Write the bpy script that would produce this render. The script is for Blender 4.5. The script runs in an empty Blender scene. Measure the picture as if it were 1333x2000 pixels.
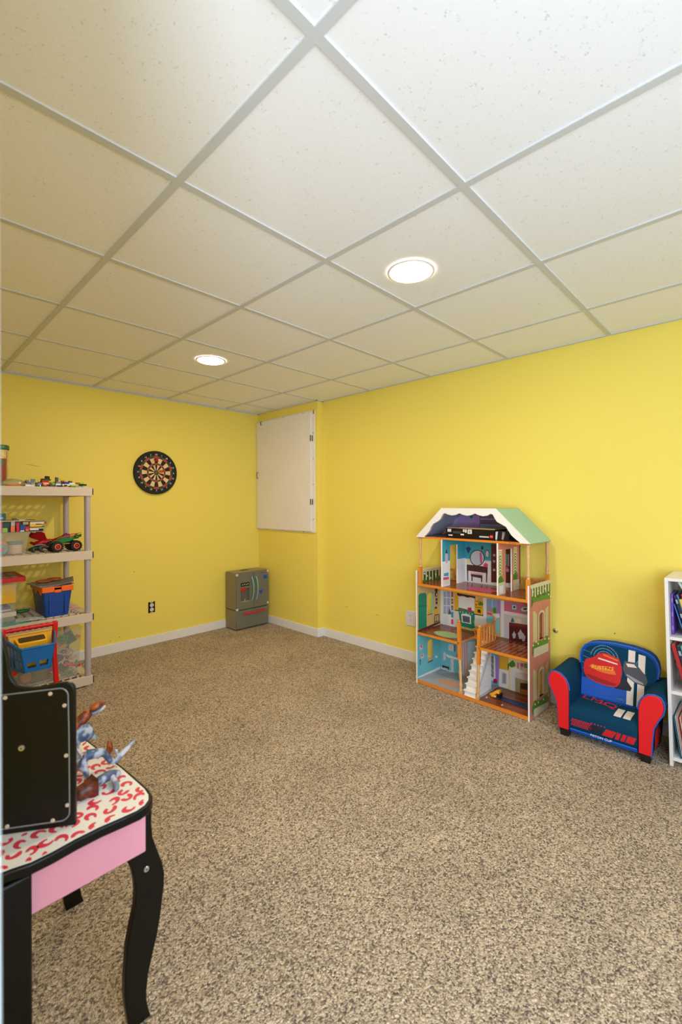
import bpy, math, random
from mathutils import Vector, Matrix
random.seed(7)
SC = bpy.context.scene
COL = SC.collection
R = math.radians
PI = math.pi

# ------------------------------------------------------------------ camera
CAM_H = 1.249
YAW, ROLL = 0.7666972, -0.004
cam_data = bpy.data.cameras.new('camera')
cam = bpy.data.objects.new('camera', cam_data)
COL.objects.link(cam)
SC.camera = cam
cam_data.sensor_fit = 'HORIZONTAL'
cam_data.sensor_width = 24.0
cam_data.lens = 875.816 / 1333 * 24.0
cam_data.shift_y = -17.8 / 1333
cam_data.clip_start = 0.05
cam_data.dof.use_dof = True
cam_data.dof.focus_distance = 2.9
cam_data.dof.aperture_fstop = 3.2
_f = Vector((math.cos(YAW), math.sin(YAW), 0))
_r = Vector((math.sin(YAW), -math.cos(YAW), 0))
_u = Vector((0, 0, 1))
_x = _r * math.cos(ROLL) + _u * math.sin(ROLL)
_y = _u * math.cos(ROLL) - _r * math.sin(ROLL)
cam.matrix_world = Matrix(((_x.x, _y.x, -_f.x, 0), (_x.y, _y.y, -_f.y, 0), (_x.z, _y.z, -_f.z, CAM_H), (0, 0, 0, 1)))

# ------------------------------------------------------------------ world, lights, exposure
world = bpy.data.worlds.new('world')
SC.world = world
world.use_nodes = True
world.node_tree.nodes['Background'].inputs[0].default_value = (0.9, 0.95, 1.0, 1)
world.node_tree.nodes['Background'].inputs[1].default_value = 0.35
SC.view_settings.view_transform = 'Standard'
SC.view_settings.look = 'None'
SC.view_settings.gamma = 1.0
SC.view_settings.use_curve_mapping = False
SC.view_settings.exposure = 0.27
LAMP_STRENGTH = 600.0      # the two recessed ceiling lamps


def area(name, loc, target, sx, sy, power, color):
    d = bpy.data.lights.new(name, 'AREA')
    d.shape = 'RECTANGLE'
    d.size, d.size_y = sx, sy
    d.energy = power
    d.color = color
    o = bpy.data.objects.new(name, d)
    COL.objects.link(o)
    o.location = loc
    o.rotation_euler = (Vector(target) - Vector(loc)).to_track_quat('-Z', 'Y').to_euler()
    return o


# the photographer's flash, bounced off the ceiling above the doorway
area('bounced_flash', (-0.45, -0.45, 0.80), (1.6, 1.6, 2.2), 0.35, 0.35, 22.0, (0.66, 0.80, 1.0))
# unseen soft fill light, added behind the camera to brighten the room
area('fill_light', (0.0, -1.25, 1.5), (1.3, 2.6, 1.0), 2.2, 1.3, 58.0, (0.69, 0.83, 1.0))


# ------------------------------------------------------------------ materials
def lin(c):
    c = c / 255.0
    return c / 12.92 if c <= 0.04045 else ((c + 0.055) / 1.055) ** 2.4


def rgb(*c):
    return (lin(c[0]), lin(c[1]), lin(c[2]), 1)


MATS = {}


def mat(name, col, rough=0.5, metal=0.0, spec=0.5, bump=0.0, bscale=200.0, emit=None, var=0.0, vscale=6.0):
    if name in MATS:
        return MATS[name]
    m = bpy.data.materials.new(name)
    m.use_nodes = True
    nt = m.node_tree
    b = nt.nodes['Principled BSDF']
    b.inputs['Base Color'].default_value = rgb(*col)
    b.inputs['Roughness'].default_value = rough
    b.inputs['Metallic'].default_value = metal
    b.inputs['Specular IOR Level'].default_value = spec
    tc = None
    if bump or var:
        tc = nt.nodes.new('ShaderNodeTexCoord')
    if var:
        n = nt.nodes.new('ShaderNodeTexNoise')
        n.inputs['Scale'].default_value = vscale
        n.inputs['Detail'].default_value = 4
        nt.links.new(tc.outputs['Object'], n.inputs['Vector'])
        mx = nt.nodes.new('ShaderNodeMix')
        mx.data_type = 'RGBA'
        mx.inputs[6].default_value = rgb(*[max(0, c * (1 - var)) for c in col])
        mx.inputs[7].default_value = rgb(*[min(255, c * (1 + var)) for c in col])
        nt.links.new(n.outputs['Fac'], mx.inputs[0])
        nt.links.new(mx.outputs[2], b.inputs['Base Color'])
    if bump:
        n = nt.nodes.new('ShaderNodeTexNoise')
        n.inputs['Scale'].default_value = bscale
        nt.links.new(tc.outputs['Object'], n.inputs['Vector'])
        bp = nt.nodes.new('ShaderNodeBump')
        bp.inputs['Strength'].default_value = bump
        bp.inputs['Distance'].default_value = 0.002
        nt.links.new(n.outputs['Fac'], bp.inputs['Height'])
        nt.links.new(bp.outputs['Normal'], b.inputs['Normal'])
    if emit:
        b.inputs['Emission Color'].default_value = rgb(*emit[0])
        b.inputs['Emission Strength'].default_value = emit[1]
    MATS[name] = m
    return m


def clear_mat(name, col, alpha=0.25, rough=0.12):
    """thin translucent plastic: part see-through, part milky"""
    m = bpy.data.materials.new(name)
    m.use_nodes = True
    nt = m.node_tree
    b = nt.nodes['Principled BSDF']
    b.inputs['Base Color'].default_value = rgb(*col)
    b.inputs['Roughness'].default_value = rough
    b.inputs['Alpha'].default_value = alpha
    MATS[name] = m
    return m


def carpet_mat():
    m = bpy.data.materials.new('carpet')
    m.use_nodes = True
    nt = m.node_tree
    L = nt.links.new
    b = nt.nodes['Principled BSDF']
    b.inputs['Roughness'].default_value = 0.95
    b.inputs['Specular IOR Level'].default_value = 0.1
    tc = nt.nodes.new('ShaderNodeTexCoord')
    nd = nt.nodes.new('ShaderNodeTexNoise')
    nd.inputs['Scale'].default_value = 90
    L(tc.outputs['Object'], nd.inputs['Vector'])
    va = nt.nodes.new('ShaderNodeVectorMath')
    va.operation = 'SCALE'
    va.inputs['Scale'].default_value = 0.012
    L(nd.outputs['Color'], va.inputs[0])
    vadd = nt.nodes.new('ShaderNodeVectorMath')
    L(tc.outputs['Object'], vadd.inputs[0])
    L(va.outputs[0], vadd.inputs[1])
    v = nt.nodes.new('ShaderNodeTexVoronoi')
    v.inputs['Scale'].default_value = 215
    L(vadd.outputs[0], v.inputs['Vector'])
    sep = nt.nodes.new('ShaderNodeSeparateColor')
    L(v.outputs['Color'], sep.inputs[0])
    # clumps of like-coloured tufts
    n2 = nt.nodes.new('ShaderNodeTexNoise')
    n2.inputs['Scale'].default_value = 130
    n2.inputs['Detail'].default_value = 2
    L(tc.outputs['Object'], n2.inputs['Vector'])
    add = nt.nodes.new('ShaderNodeMath')
    add.operation = 'MULTIPLY_ADD'
    L(n2.outputs['Fac'], add.inputs[0])
    add.inputs[1].default_value = 0.8
    L(sep.outputs[0], add.inputs[2])
    sub = nt.nodes.new('ShaderNodeMath')
    sub.operation = 'MULTIPLY_ADD'
    L(add.outputs[0], sub.inputs[0])
    sub.inputs[1].default_value = 0.62
    sub.inputs[2].default_value = -0.04
    cr = nt.nodes.new('ShaderNodeValToRGB')
    e = cr.color_ramp.elements
    e[0].position, e[0].color = 0.10, rgb(88, 80, 76)
    e[1].position, e[1].color = 0.92, rgb(238, 222, 198)
    for p, c in ((0.30, (124, 110, 98)), (0.45, (178, 158, 134)), (0.62, (204, 182, 154)), (0.78, (222, 202, 174))):
        k = e.new(p)
        k.color = rgb(*c)
    L(sub.outputs[0], cr.inputs[0])
    # trodden patches
    n3 = nt.nodes.new('ShaderNodeTexNoise')
    n3.inputs['Scale'].default_value = 3.2
    n3.inputs['Detail'].default_value = 3
    L(tc.outputs['Object'], n3.inputs['Vector'])
    mr = nt.nodes.new('ShaderNodeMapRange')
    mr.inputs[1].default_value, mr.inputs[2].default_value = 0.35, 0.65
    mr.inputs[3].default_value, mr.inputs[4].default_value = 0.90, 1.06
    L(n3.outputs['Fac'], mr.inputs[0])
    mul = nt.nodes.new('ShaderNodeVectorMath')
    mul.operation = 'SCALE'
    L(cr.outputs[0], mul.inputs[0])
    L(mr.outputs[0], mul.inputs['Scale'])
    L(mul.outputs[0], b.inputs['Base Color'])
    bp = nt.nodes.new('ShaderNodeBump')
    bp.inputs['Strength'].default_value = 0.9
    bp.inputs['Distance'].default_value = 0.006
    inv = nt.nodes.new('ShaderNodeMath')
    inv.operation = 'SUBTRACT'
    inv.inputs[0].default_value = 1.0
    L(v.outputs['Distance'], inv.inputs[1])
    L(inv.outputs[0], bp.inputs['Height'])
    L(bp.outputs['Normal'], b.inputs['Normal'])
    return m


def tile_mat():
    m = bpy.data.materials.new('ceiling_tile')
    m.use_nodes = True
    nt = m.node_tree
    L = nt.links.new
    b = nt.nodes['Principled BSDF']
    b.inputs['Roughness'].default_value = 0.9
    b.inputs['Specular IOR Level'].default_value = 0.2
    tc = nt.nodes.new('ShaderNodeTexCoord')
    v = nt.nodes.new('ShaderNodeTexNoise')
    v.inputs['Scale'].default_value = 210
    v.inputs['Detail'].default_value = 1.5
    L(tc.outputs['Object'], v.inputs['Vector'])
    n = nt.nodes.new('ShaderNodeTexNoise')
    n.inputs['Scale'].default_value = 55
    L(tc.outputs['Object'], n.inputs['Vector'])
    ad = nt.nodes.new('ShaderNodeMath')
    ad.operation = 'MULTIPLY_ADD'
    L(n.outputs['Fac'], ad.inputs[0])
    ad.inputs[1].default_value = 0.55
    L(v.outputs['Fac'], ad.inputs[2])
    mr = nt.nodes.new('ShaderNodeMapRange')
    mr.inputs[1].default_value, mr.inputs[2].default_value = 0.485, 0.575
    L(ad.outputs[0], mr.inputs[0])
    mx = nt.nodes.new('ShaderNodeMix')
    mx.data_type = 'RGBA'
    mx.inputs[6].default_value = rgb(212, 211, 207)
    mx.inputs[7].default_value = rgb(247, 247, 248)
    L(mr.outputs[0], mx.inputs[0])
    L(mx.outputs[2], b.inputs['Base Color'])
    bp = nt.nodes.new('ShaderNodeBump')
    bp.inputs['Strength'].default_value = 0.35
    bp.inputs['Distance'].default_value = 0.002
    L(mr.outputs[0], bp.inputs['Height'])
    L(bp.outputs['Normal'], b.inputs['Normal'])
    return m


def wood_mat(name, c1, c2, scale=14.0, rough=0.35, axis=0):
    m = bpy.data.materials.new(name)
    m.use_nodes = True
    nt = m.node_tree
    L = nt.links.new
    b = nt.nodes['Principled BSDF']
    b.inputs['Roughness'].default_value = rough
    tc = nt.nodes.new('ShaderNodeTexCoord')
    mp = nt.nodes.new('ShaderNodeMapping')
    s = [scale * 5, scale * 5, scale * 5]
    s[axis] = scale * 0.35
    mp.inputs['Scale'].default_value = s
    L(tc.outputs['Object'], mp.inputs['Vector'])
    n = nt.nodes.new('ShaderNodeTexNoise')
    n.inputs['Scale'].default_value = 1.0
    n.inputs['Detail'].default_value = 5
    L(mp.outputs[0], n.inputs['Vector'])
    mr = nt.nodes.new('ShaderNodeMapRange')
    mr.inputs[1].default_value, mr.inputs[2].default_value = 0.35, 0.65
    L(n.outputs['Fac'], mr.inputs[0])
    mx = nt.nodes.new('ShaderNodeMix')
    mx.data_type = 'RGBA'
    mx.inputs[6].default_value = rgb(*c1)
    mx.inputs[7].default_value = rgb(*c2)
    L(mr.outputs[0], mx.inputs[0])
    L(mx.outputs[2], b.inputs['Base Color'])
    MATS[name] = m
    return m


# ------------------------------------------------------------------ mesh helpers
class MB:
    """collects shapes and links them as ONE mesh object"""

    def __init__(self):
        self.v, self.f, self.fm, self.mats = [], [], [], []
        self.M = Matrix.Identity(4)

    def _mi(self, m):
        if m not in self.mats:
            self.mats.append(m)
        return self.mats.index(m)

    def add(self, vs, fs, m):
        o = len(self.v)
        self.v += [self.M @ Vector(p) for p in vs]
        k = self._mi(m)
        for f in fs:
            self.f.append([o + i for i in f])
            self.fm.append(k)
        return self

    def box(self, x0, y0, z0, x1, y1, z1, m):
        vs = [(x0, y0, z0), (x1, y0, z0), (x1, y1, z0), (x0, y1, z0), (x0, y0, z1), (x1, y0, z1), (x1, y1, z1), (x0, y1, z1)]
        return self.add(vs, [(3, 2, 1, 0), (4, 5, 6, 7), (0, 1, 5, 4), (1, 2, 6, 5), (2, 3, 7, 6), (3, 0, 4, 7)], m)

    def cbox(self, c, s, m, rot=None):
        """box by centre and size, optionally rotated (euler)"""
        old = self.M
        self.M = old @ Matrix.Translation(c)
        if rot:
            from mathutils import Euler
            self.M = self.M @ Euler(rot).to_matrix().to_4x4()
        self.box(-s[0] / 2, -s[1] / 2, -s[2] / 2, s[0] / 2, s[1] / 2, s[2] / 2, m)
        self.M = old
        return self

    def poly(self, pts, m):
        return self.add(pts, [tuple(range(len(pts)))], m)

    def prism(self, pts, fn, d0, d1, m):
        """2-D outline pts, fn(a, b, d) -> point, extruded from d0 to d1"""
        n = len(pts)
        vs = [fn(a, b, d0) for a, b in pts] + [fn(a, b, d1) for a, b in pts]
        fs = [tuple(range(n - 1, -1, -1)), tuple(range(n, 2 * n))]
        fs += [(i, (i + 1) % n, n + (i + 1) % n, n + i) for i in range(n)]
        return self.add(vs, fs, m)

    def loft(self, rings, m, cap=True):
        n = len(rings[0])
        vs = [p for r in rings for p in r]
        fs = []
        for k in range(len(rings) - 1):
            for i in range(n):
                fs.append((k * n + i, k * n + (i + 1) % n, (k + 1) * n + (i + 1) % n, (k + 1) * n + i))
        if cap:
            fs.append(tuple(range(n - 1, -1, -1)))
            fs.append(tuple((len(rings) - 1) * n + i for i in range(n)))
        return self.add(vs, fs, m)

    def lathe(self, prof, m, c=(0, 0, 0), n=24, axis='Z', cap=True):
        rings = []
        for r, h in prof:
            ring = []
            for i in range(n):
                a = 2 * PI * i / n
                p, q = r * math.cos(a), r * math.sin(a)
                ring.append({'Z': (c[0] + p, c[1] + q, c[2] + h), 'Y': (c[0] + p, c[1] + h, c[2] + q), 'X': (c[0] + h, c[1] + p, c[2] + q)}[axis])
            rings.append(ring)
        return self.loft(rings, m, cap)

    def tube(self, pts, r, m, n=10, closed=False):
        pts = [Vector(p) for p in pts]
        k = len(pts)
        rings = []
        up = None
        for i, p in enumerate(pts):
            if closed:
                t = pts[(i + 1) % k] - pts[i - 1]
            else:
                t = pts[min(i + 1, k - 1)] - pts[max(i - 1, 0)]
            t.normalize()
            if up is None:
                up = Vector((0, 0, 1)) if abs(t.z) < 0.9 else Vector((1, 0, 0))
            a = t.cross(up)
            if a.length < 1e-6:
                a = t.cross(Vector((1, 0, 0)))
            a.normalize()
            b = a.cross(t).normalized()
            up = b
            rr = r[i] if isinstance(r, (list, tuple)) else r
            rings.append([p + a * rr * math.cos(2 * PI * j / n) + b * rr * math.sin(2 * PI * j / n) for j in range(n)])
        if closed:
            rings.append(rings[0])
        return self.loft(rings, m, not closed)

    def ball(self, c, r, m, n=14):
        rx, ry, rz = r if isinstance(r, (list, tuple)) else (r, r, r)
        rings = []
        for k in range(n // 2 + 1):
            a = PI * (k / (n // 2))
            s = max(math.sin(a), 1e-3)
            rings.append([(c[0] + rx * s * math.cos(2 * PI * j / n), c[1] + ry * s * math.sin(2 * PI * j / n), c[2] - rz * math.cos(a)) for j in range(n)])
        return self.loft(rings, m, True)

    def build(self, name, parent=None, bevel=0.0, seg=2, smooth=35, loc=None):
        me = bpy.data.meshes.new(name)
        me.from_pydata([tuple(p) for p in self.v], [], self.f)
        for m in self.mats:
            me.materials.append(m)
        me.polygons.foreach_set('material_index', self.fm)
        me.update()
        import bmesh
        bm = bmesh.new()
        bm.from_mesh(me)
        bmesh.ops.recalc_face_normals(bm, faces=bm.faces)
        bm.to_mesh(me)
        bm.free()
        if smooth:
            me.shade_smooth()
            me.set_sharp_from_angle(angle=R(smooth))
        o = bpy.data.objects.new(name, me)
        COL.objects.link(o)
        if parent:
            o.parent = parent
        if loc:
            o.location = loc
        if bevel:
            bv = o.modifiers.new('bevel', 'BEVEL')
            bv.width = bevel
            bv.segments = seg
            bv.limit_method = 'ANGLE'
            bv.angle_limit = R(40)
        return o


def tag(o, label, cat, group=None):
    o['label'] = label
    o['category'] = cat
    if group:
        o['group'] = group
    return o


def thing(name, label, cat, loc=(0, 0, 0), rz=0.0, group=None):
    o = bpy.data.objects.new(name, None)
    o.empty_display_size = 0.05
    COL.objects.link(o)
    o.location = loc
    o.rotation_euler = (0, 0, rz)
    return tag(o, label, cat, group)


def struct(o):
    o['kind'] = 'structure'
    return o


def text_mesh(s, size, name='lettering', extrude=0.0004):
    """letter outlines as a mesh datablock, centred at the origin in its XY plane"""
    cu = bpy.data.curves.new(name, 'FONT')
    cu.body = s
    cu.size = size
    cu.extrude = extrude
    cu.align_x = 'CENTER'
    cu.align_y = 'CENTER'
    ob = bpy.data.objects.new(name, cu)
    COL.objects.link(ob)
    dg = bpy.context.evaluated_depsgraph_get()
    dg.update()
    me = bpy.data.meshes.new_from_object(ob.evaluated_get(dg))
    bpy.data.objects.remove(ob)
    bpy.data.curves.remove(cu)
    return me


def add_text(mb, s, size, fn, m, bold=0.0):
    """write s into mb, fn(x, y, z) maps letter space to the part's space"""
    me = text_mesh(s, size)
    vs = [fn(v.co.x, v.co.y, v.co.z) for v in me.vertices]
    mb.add(vs, [tuple(p.vertices) for p in me.polygons], m)
    bpy.data.meshes.remove(me)


def ell(cx, cy, rx, ry, n=18, a0=0.0, a1=2 * PI):
    return [(cx + rx * math.cos(a0 + (a1 - a0) * i / n), cy + ry * math.sin(a0 + (a1 - a0) * i / n)) for i in range(n)]


WHITE = mat('white_paint', (238, 234, 228), 0.5)
BLACK = mat('black_plastic', (18, 18, 16), 0.4)
DARKSCREW = mat('dark_screw', (60, 55, 50), 0.4, 0.6)
CHROME = mat('bright_screw', (205, 200, 190), 0.3, 0.8)
RED = mat('red_plastic', (214, 18, 22), 0.3)
BLUE = mat('blue_plastic', (16, 84, 168), 0.35)
YELLOW = mat('yellow_plastic', (240, 178, 20), 0.35)
ORANGE = mat('orange_plastic', (250, 110, 20), 0.35)
GREEN = mat('green_plastic', (20, 120, 60), 0.35)

# ------------------------------------------------------------------ room
XB, YA, XC, ZC = 2.9266, 3.9833, 2.8587, 2.2045
WALL_Y = mat('yellow_wall', (241, 219, 100), 0.55, spec=0.35, bump=0.12, bscale=350)
WALL_W = mat('pale_wall', (226, 224, 220), 0.7)
CARPET = carpet_mat()
TILE = tile_mat()
GRID = mat('ceiling_grid_metal', (206, 208, 208), 0.45)
TRIM = mat('white_trim', (232, 228, 226), 0.4)

XW, YS = -1.5, -1.6      # far sides of the space behind the camera
m = MB()
m.box(XW - .2, YS - .2, -0.08, XB + 0.25, YA + 0.25, 0, CARPET)
struct(m.build('floor', smooth=0))

# lay-in tiles with the grid bars just below them
GX0, GY0, GX, GY = 0.6255, 0.6708, 0.6096, 0.5976
m = MB()
m.box(XW - .2, YS - .2, ZC + 0.003, XB + 0.25, YA + 0.25, ZC + 0.08, TILE)
ceil = struct(m.build('ceiling', smooth=0))
m = MB()
hw = 0.0120
for i in range(-3, 4):
    x = GX0 + i * GX
    if x < XB:
        m.box(x - hw, YS, ZC - 0.0015, x + hw, YA, ZC + 0.004, GRID)
for j in range(-3, 7):
    y = GY0 + j * GY
    if y < YA:
        m.box(XW, y - hw, ZC - 0.0010, XB, y + hw, ZC + 0.004, GRID)
g = m.build('grid_bars', ceil, smooth=0)

m = MB()
m.box(XW - .2, YA, 0, XB + 0.2, YA + 0.12, ZC + 0.01, WALL_Y)
SCUFF = mat('wall_scuff', (212, 186, 74), 0.6)
NAIL = mat('nail_hole', (120, 96, 40), 0.8)
m.poly([(a, YA - .0004, b) for a, b in ((0.760, 1.545), (0.800, 1.538), (0.860, 1.528), (0.862, 1.533), (0.800, 1.546))], SCUFF)
for x, z in ((1.427, 0.122), (1.352, 0.105), (1.55, 0.66)):
    m.poly([(x + p, YA - .0004, z + q) for p, q in ell(0, 0, .004, .004, 8)], NAIL)
struct(m.build('wall_left', smooth=0))
m = MB()
m.box(XB, YS - .2, 0, XB + 0.12, YA, ZC + 0.01, WALL_Y)
for y, z, w in ((2.755, 0.318, .02), (2.400, 0.305, .035), (2.862, 0.176, .012)):
    m.poly([(XB - .0004, y - w, z + .002), (XB - .0004, y + w * .3, z - .004), (XB - .0004, y + w, z - .003), (XB - .0004, y + w * .2, z + .005)], SCUFF)
m.poly([(XB - .0004, 0.652 + p, 0.498 + q) for p, q in ell(0, 0, .004, .004, 8)], NAIL)
struct(m.build('wall_right', smooth=0))
m = MB()
m.box(XC, 3.056, 0, XB, YA, ZC + 0.01, WALL_Y)
struct(m.build('wall_corner', bevel=0.003, smooth=0))
m = MB()
m.box(-0.08, 0.42, 0, 0.035, YA, ZC + 0.01, WALL_Y)
struct(m.build('wall_near', smooth=0))
m = MB()
m.box(XW, YS - .12, 0, XB, YS, ZC + 0.01, WALL_W)
struct(m.build('wall_back', smooth=0))
m = MB()
m.box(XW - .12, YS - .12, 0, XW, YA, ZC + 0.01, WALL_W)
struct(m.build('wall_behind', smooth=0))

# baseboards
BH, BT = 0.0795, 0.012
m = MB()
m.box(0.035, YA - BT, 0, XC, YA, BH, TRIM)
struct(m.build('baseboard_left', bevel=0.003))
m = MB()
m.box(XC - BT, 3.056, 0, XC, YA - BT, BH, TRIM)
m.box(XC - BT, 3.056 - BT, 0, XB, 3.056, BH, TRIM)
struct(m.build('baseboard_corner', bevel=0.003))
m = MB()
m.box(XB - BT, YS, 0, XB, 3.056 - BT, BH, TRIM)
struct(m.build('baseboard_right', bevel=0.003))
# wall angle where the ceiling meets the walls
m = MB()
m.box(XW, YA - 0.018, ZC - 0.003, XC, YA, ZC + 0.003, GRID)
m.box(XW, YA - 0.002, ZC - 0.012, XC, YA, ZC, GRID)
struct(m.build('trim_1', smooth=0))
m = MB()
m.box(XB - 0.018, YS, ZC - 0.003, XB, 3.056, ZC + 0.003, GRID)
m.box(XC - 0.018, 3.04, ZC - 0.003, XC, YA, ZC + 0.003, GRID)
m.box(XC - 0.018, 3.038, ZC - 0.003, XB, 3.056, ZC + 0.003, GRID)
struct(m.build('trim_2', smooth=0))
# the edge of the doorway the picture was taken from
m = MB()
m.box(-0.10, 0.30, 0, 0.0462, 0.42, ZC, mat('door_frame', (206, 212, 210), 0.4))
struct(m.build('trim_3', bevel=0.002))

# ------------------------------------------------------------------ ceiling lamps
LENS = mat('lamp_lens', (255, 244, 226), 0.5, emit=((255, 232, 200), LAMP_STRENGTH))
LENS2 = mat('lamp_lens_edge', (255, 244, 226), 0.5, emit=((255, 240, 220), 16.0))
RING = mat('lamp_ring', (236, 230, 222), 0.4)
for i, (x, y, lab) in enumerate(((1.541, 1.077, 'round recessed ceiling light nearest the camera, lit'),
                                 (1.557, 2.704, 'round recessed ceiling light farther away, nearer the dartboard wall, lit'))):
    t = thing('recessed_light', lab, 'ceiling light', (x, y, ZC), group='recessed ceiling lights')
    m = MB()
    m.lathe([(0.097, 0.001), (0.097, -0.0025), (0.093, -0.0042), (0.087, -0.0036), (0.0835, -0.0026), (0.0835, 0.001)], RING, n=48, cap=False)
    m.build('trim_ring', t)
    m = MB()
    m.poly([(0.040 * math.cos(-2 * PI * k / 48), 0.040 * math.sin(-2 * PI * k / 48), -0.0052) for k in range(48)], LENS)
    for k in range(48):      # the bulb shows brightest through the middle of the lens
        a0, a1 = -2 * PI * k / 48, -2 * PI * (k + 1) / 48
        m.poly([(0.083 * math.cos(a0), 0.083 * math.sin(a0), -.0052), (0.083 * math.cos(a1), 0.083 * math.sin(a1), -.0052), (0.040 * math.cos(a1), 0.040 * math.sin(a1), -.0052), (0.040 * math.cos(a0), 0.040 * math.sin(a0), -.0052)], LENS2)
    m.build('lens', t, smooth=0)

# ------------------------------------------------------------------ dartboard
DB_BLACK = mat('dartboard_black', (24, 26, 22), 0.8)
DB_RED = mat('dartboard_red', (196, 48, 52), 0.8)
DB_GREEN = mat('dartboard_green', (24, 78, 48), 0.8)
DB_CREAM = mat('dartboard_cream', (232, 196, 140), 0.8)
WIREM = mat('dartboard_wire', (150, 150, 140), 0.4, 0.6)
t = thing('dartboard', 'round black dartboard with red, green and cream sectors on yellow wall', 'dartboard', (1.735, YA, 1.525))
RB = 0.193
m = MB()
m.lathe([(RB - .004, 0.0), (RB, -0.004), (RB, -0.024), (RB - 0.004, -0.028)], DB_BLACK, n=64, axis='Y')
yy = -0.0284
rad = [(0.055, 0.11), (0.11, 0.355), (0.355, 0.43), (0.43, 0.665), (0.665, 0.755)]


def sector(r0, r1, k, mt, y):
    a0 = PI / 2 - PI / 20 - k * PI / 10
    pts = [(r1 * RB * math.cos(a0 + PI / 10 * q / 4), r1 * RB * math.sin(a0 + PI / 10 * q / 4)) for q in range(5)]
    pts += [(r0 * RB * math.cos(a0 + PI / 10 * q / 4), r0 * RB * math.sin(a0 + PI / 10 * q / 4)) for q in range(4, -1, -1)]
    m.poly([(a, y, b) for a, b in pts], mt)


for k in range(20):
    e = k % 2 == 0
    sector(0.11, 0.355, k, DB_BLACK if e else DB_CREAM, yy)
    sector(0.355, 0.43, k, DB_RED if e else DB_GREEN, yy)
    sector(0.43, 0.665, k, DB_BLACK if e else DB_CREAM, yy)
    sector(0.665, 0.755, k, DB_RED if e else DB_GREEN, yy)
m.poly([(a, yy, b) for a, b in ell(0, 0, 0.11 * RB, 0.11 * RB, 24)], DB_GREEN)
m.poly([(a, yy - .0003, b) for a, b in ell(0, 0, 0.05 * RB, 0.05 * RB, 20)], DB_RED)
m.build('board', t)
m = MB()
for r in (0.11, 0.355, 0.43, 0.665, 0.755):
    m.tube([(a, yy - .0006, b) for a, b in ell(0, 0, r * RB, r * RB, 48)], 0.0006, WIREM, n=5, closed=True)
m.build('wire', t)
NUMS = (20, 1, 18, 4, 13, 6, 10, 15, 2, 17, 3, 19, 7, 16, 8, 11, 14, 9, 12, 5)
for k, nmb in enumerate(NUMS):
    a = PI / 2 - k * PI / 10
    cx, cz = 0.825 * RB * math.cos(a), 0.825 * RB * math.sin(a)
    m = MB()
    add_text(m, str(nmb), 0.021, lambda x, y, z, cx=cx, cz=cz: (cx + x, yy - 0.0006 - z, cz + y), WHITE)
    m.build('number', t, smooth=0)


def dart(label, x, z, tilt, fl, barrel):
    t = thing('dart', label, 'dart', (x, YA - 0.0285, z), group='darts in the board')
    t.rotation_euler = (tilt[0], 0, tilt[1])
    m = MB()
    m.lathe([(0.0006, 0.004), (0.0012, -0.022), (0.0032, -0.026), (0.0036, -0.05), (0.0028, -0.056), (0.0018, -0.060), (0.0018, -0.085)], barrel, n=12, axis='Y')
    m.build('barrel', t)
    m = MB()
    for q in range(4):
        a = q * PI / 2 + PI / 4
        c, s = math.cos(a), math.sin(a)
        for rr in ((0.0, -0.066), ):
            pass
        prof = [(0.001, -0.064), (0.017, -0.074), (0.018, -0.094), (0.001, -0.100)]
        m.prism(prof, lambda r, h, d, c=c, s=s: (r * c - d * s, h, r * s + d * c), -0.0006, 0.0006, fl)
    m.build('flight', t, smooth=0)


dart('red flighted dart stuck in the top of the dartboard near twenty', 1.699, 1.638, (0.10, 0.05), mat('dart_red', (220, 20, 24), 0.4), mat('dart_metal', (120, 100, 70), 0.35, 0.7))
dart('orange dart stuck in the bull of the dartboard', 1.724, 1.530, (-0.02, 0.22), mat('dart_orange', (240, 120, 30), 0.4), mat('dart_brass', (200, 160, 60), 0.35, 0.6))

# ------------------------------------------------------------------ access panel on the corner wall
PANEL = mat('panel_white', (236, 228, 220), 0.45, var=0.02, vscale=3)
t = thing('access_panel', 'tall white hinged access panel high on the corner wall above toy fridge', 'cupboard door', (XC, 3.545, 1.545))
# local: x = 0 is the wall, room on -x; y along the wall
m = MB()
y0, y1, z0, z1 = -0.462, 0.424, -0.575, 0.575
m.box(-0.012, y0, z0, 0, y0 + 0.05, z1, PANEL)
m.box(-0.012, y1 - 0.035, z0, 0, y1, z1, PANEL)
m.box(-0.012, y0 + 0.05, z1 - 0.03, 0, y1 - 0.035, z1, PANEL)
m.box(-0.012, y0 + 0.05, z0, 0, y1 - 0.035, z0 + 0.03, PANEL)
m.build('frame', t, bevel=0.0015)
m = MB()
m.box(-0.030, y0 + 0.036, z0 + 0.012, -0.0125, y1 + 0.008, z1 - 0.014, PANEL)
door = m.build('door', t, bevel=0.002)
m = MB()
m.tube([(-0.030, y1 - 0.022, -0.035), (-0.046, y1 - 0.022, -0.026), (-0.050, y1 - 0.022, 0.0), (-0.046, y1 - 0.022, 0.026), (-0.030, y1 - 0.022, 0.035)], 0.003, DARKSCREW, n=8)
m.build('handle', door)
for yq, zz in [(y0 + 0.018, z) for z in (0.36, 0.12, -0.12, -0.45)] + [(y, z) for y in (-0.30, 0.0, 0.26) for z in (z1 - 0.007, z0 + 0.006)]:
    m = MB()
    m.lathe([(0.004, -0.0122), (0.004, -0.0142)], DARKSCREW, (0, yq, zz), 10, 'X')
    m.build('screw', t)
for zz in (0.313, -0.285):
    m = MB()
    m.box(-0.0150, y0 + 0.022, zz - 0.026, -0.0122, y0 + 0.0345, zz + 0.026, mat('hinge_metal', (110, 100, 84), 0.4, 0.5))
    m.tube([(-0.035, y0 + 0.033, zz - 0.028), (-0.035, y0 + 0.033, zz + 0.028)], 0.0045, DARKSCREW, n=8)
    m.build('hinge', t, bevel=0.001)
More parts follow.
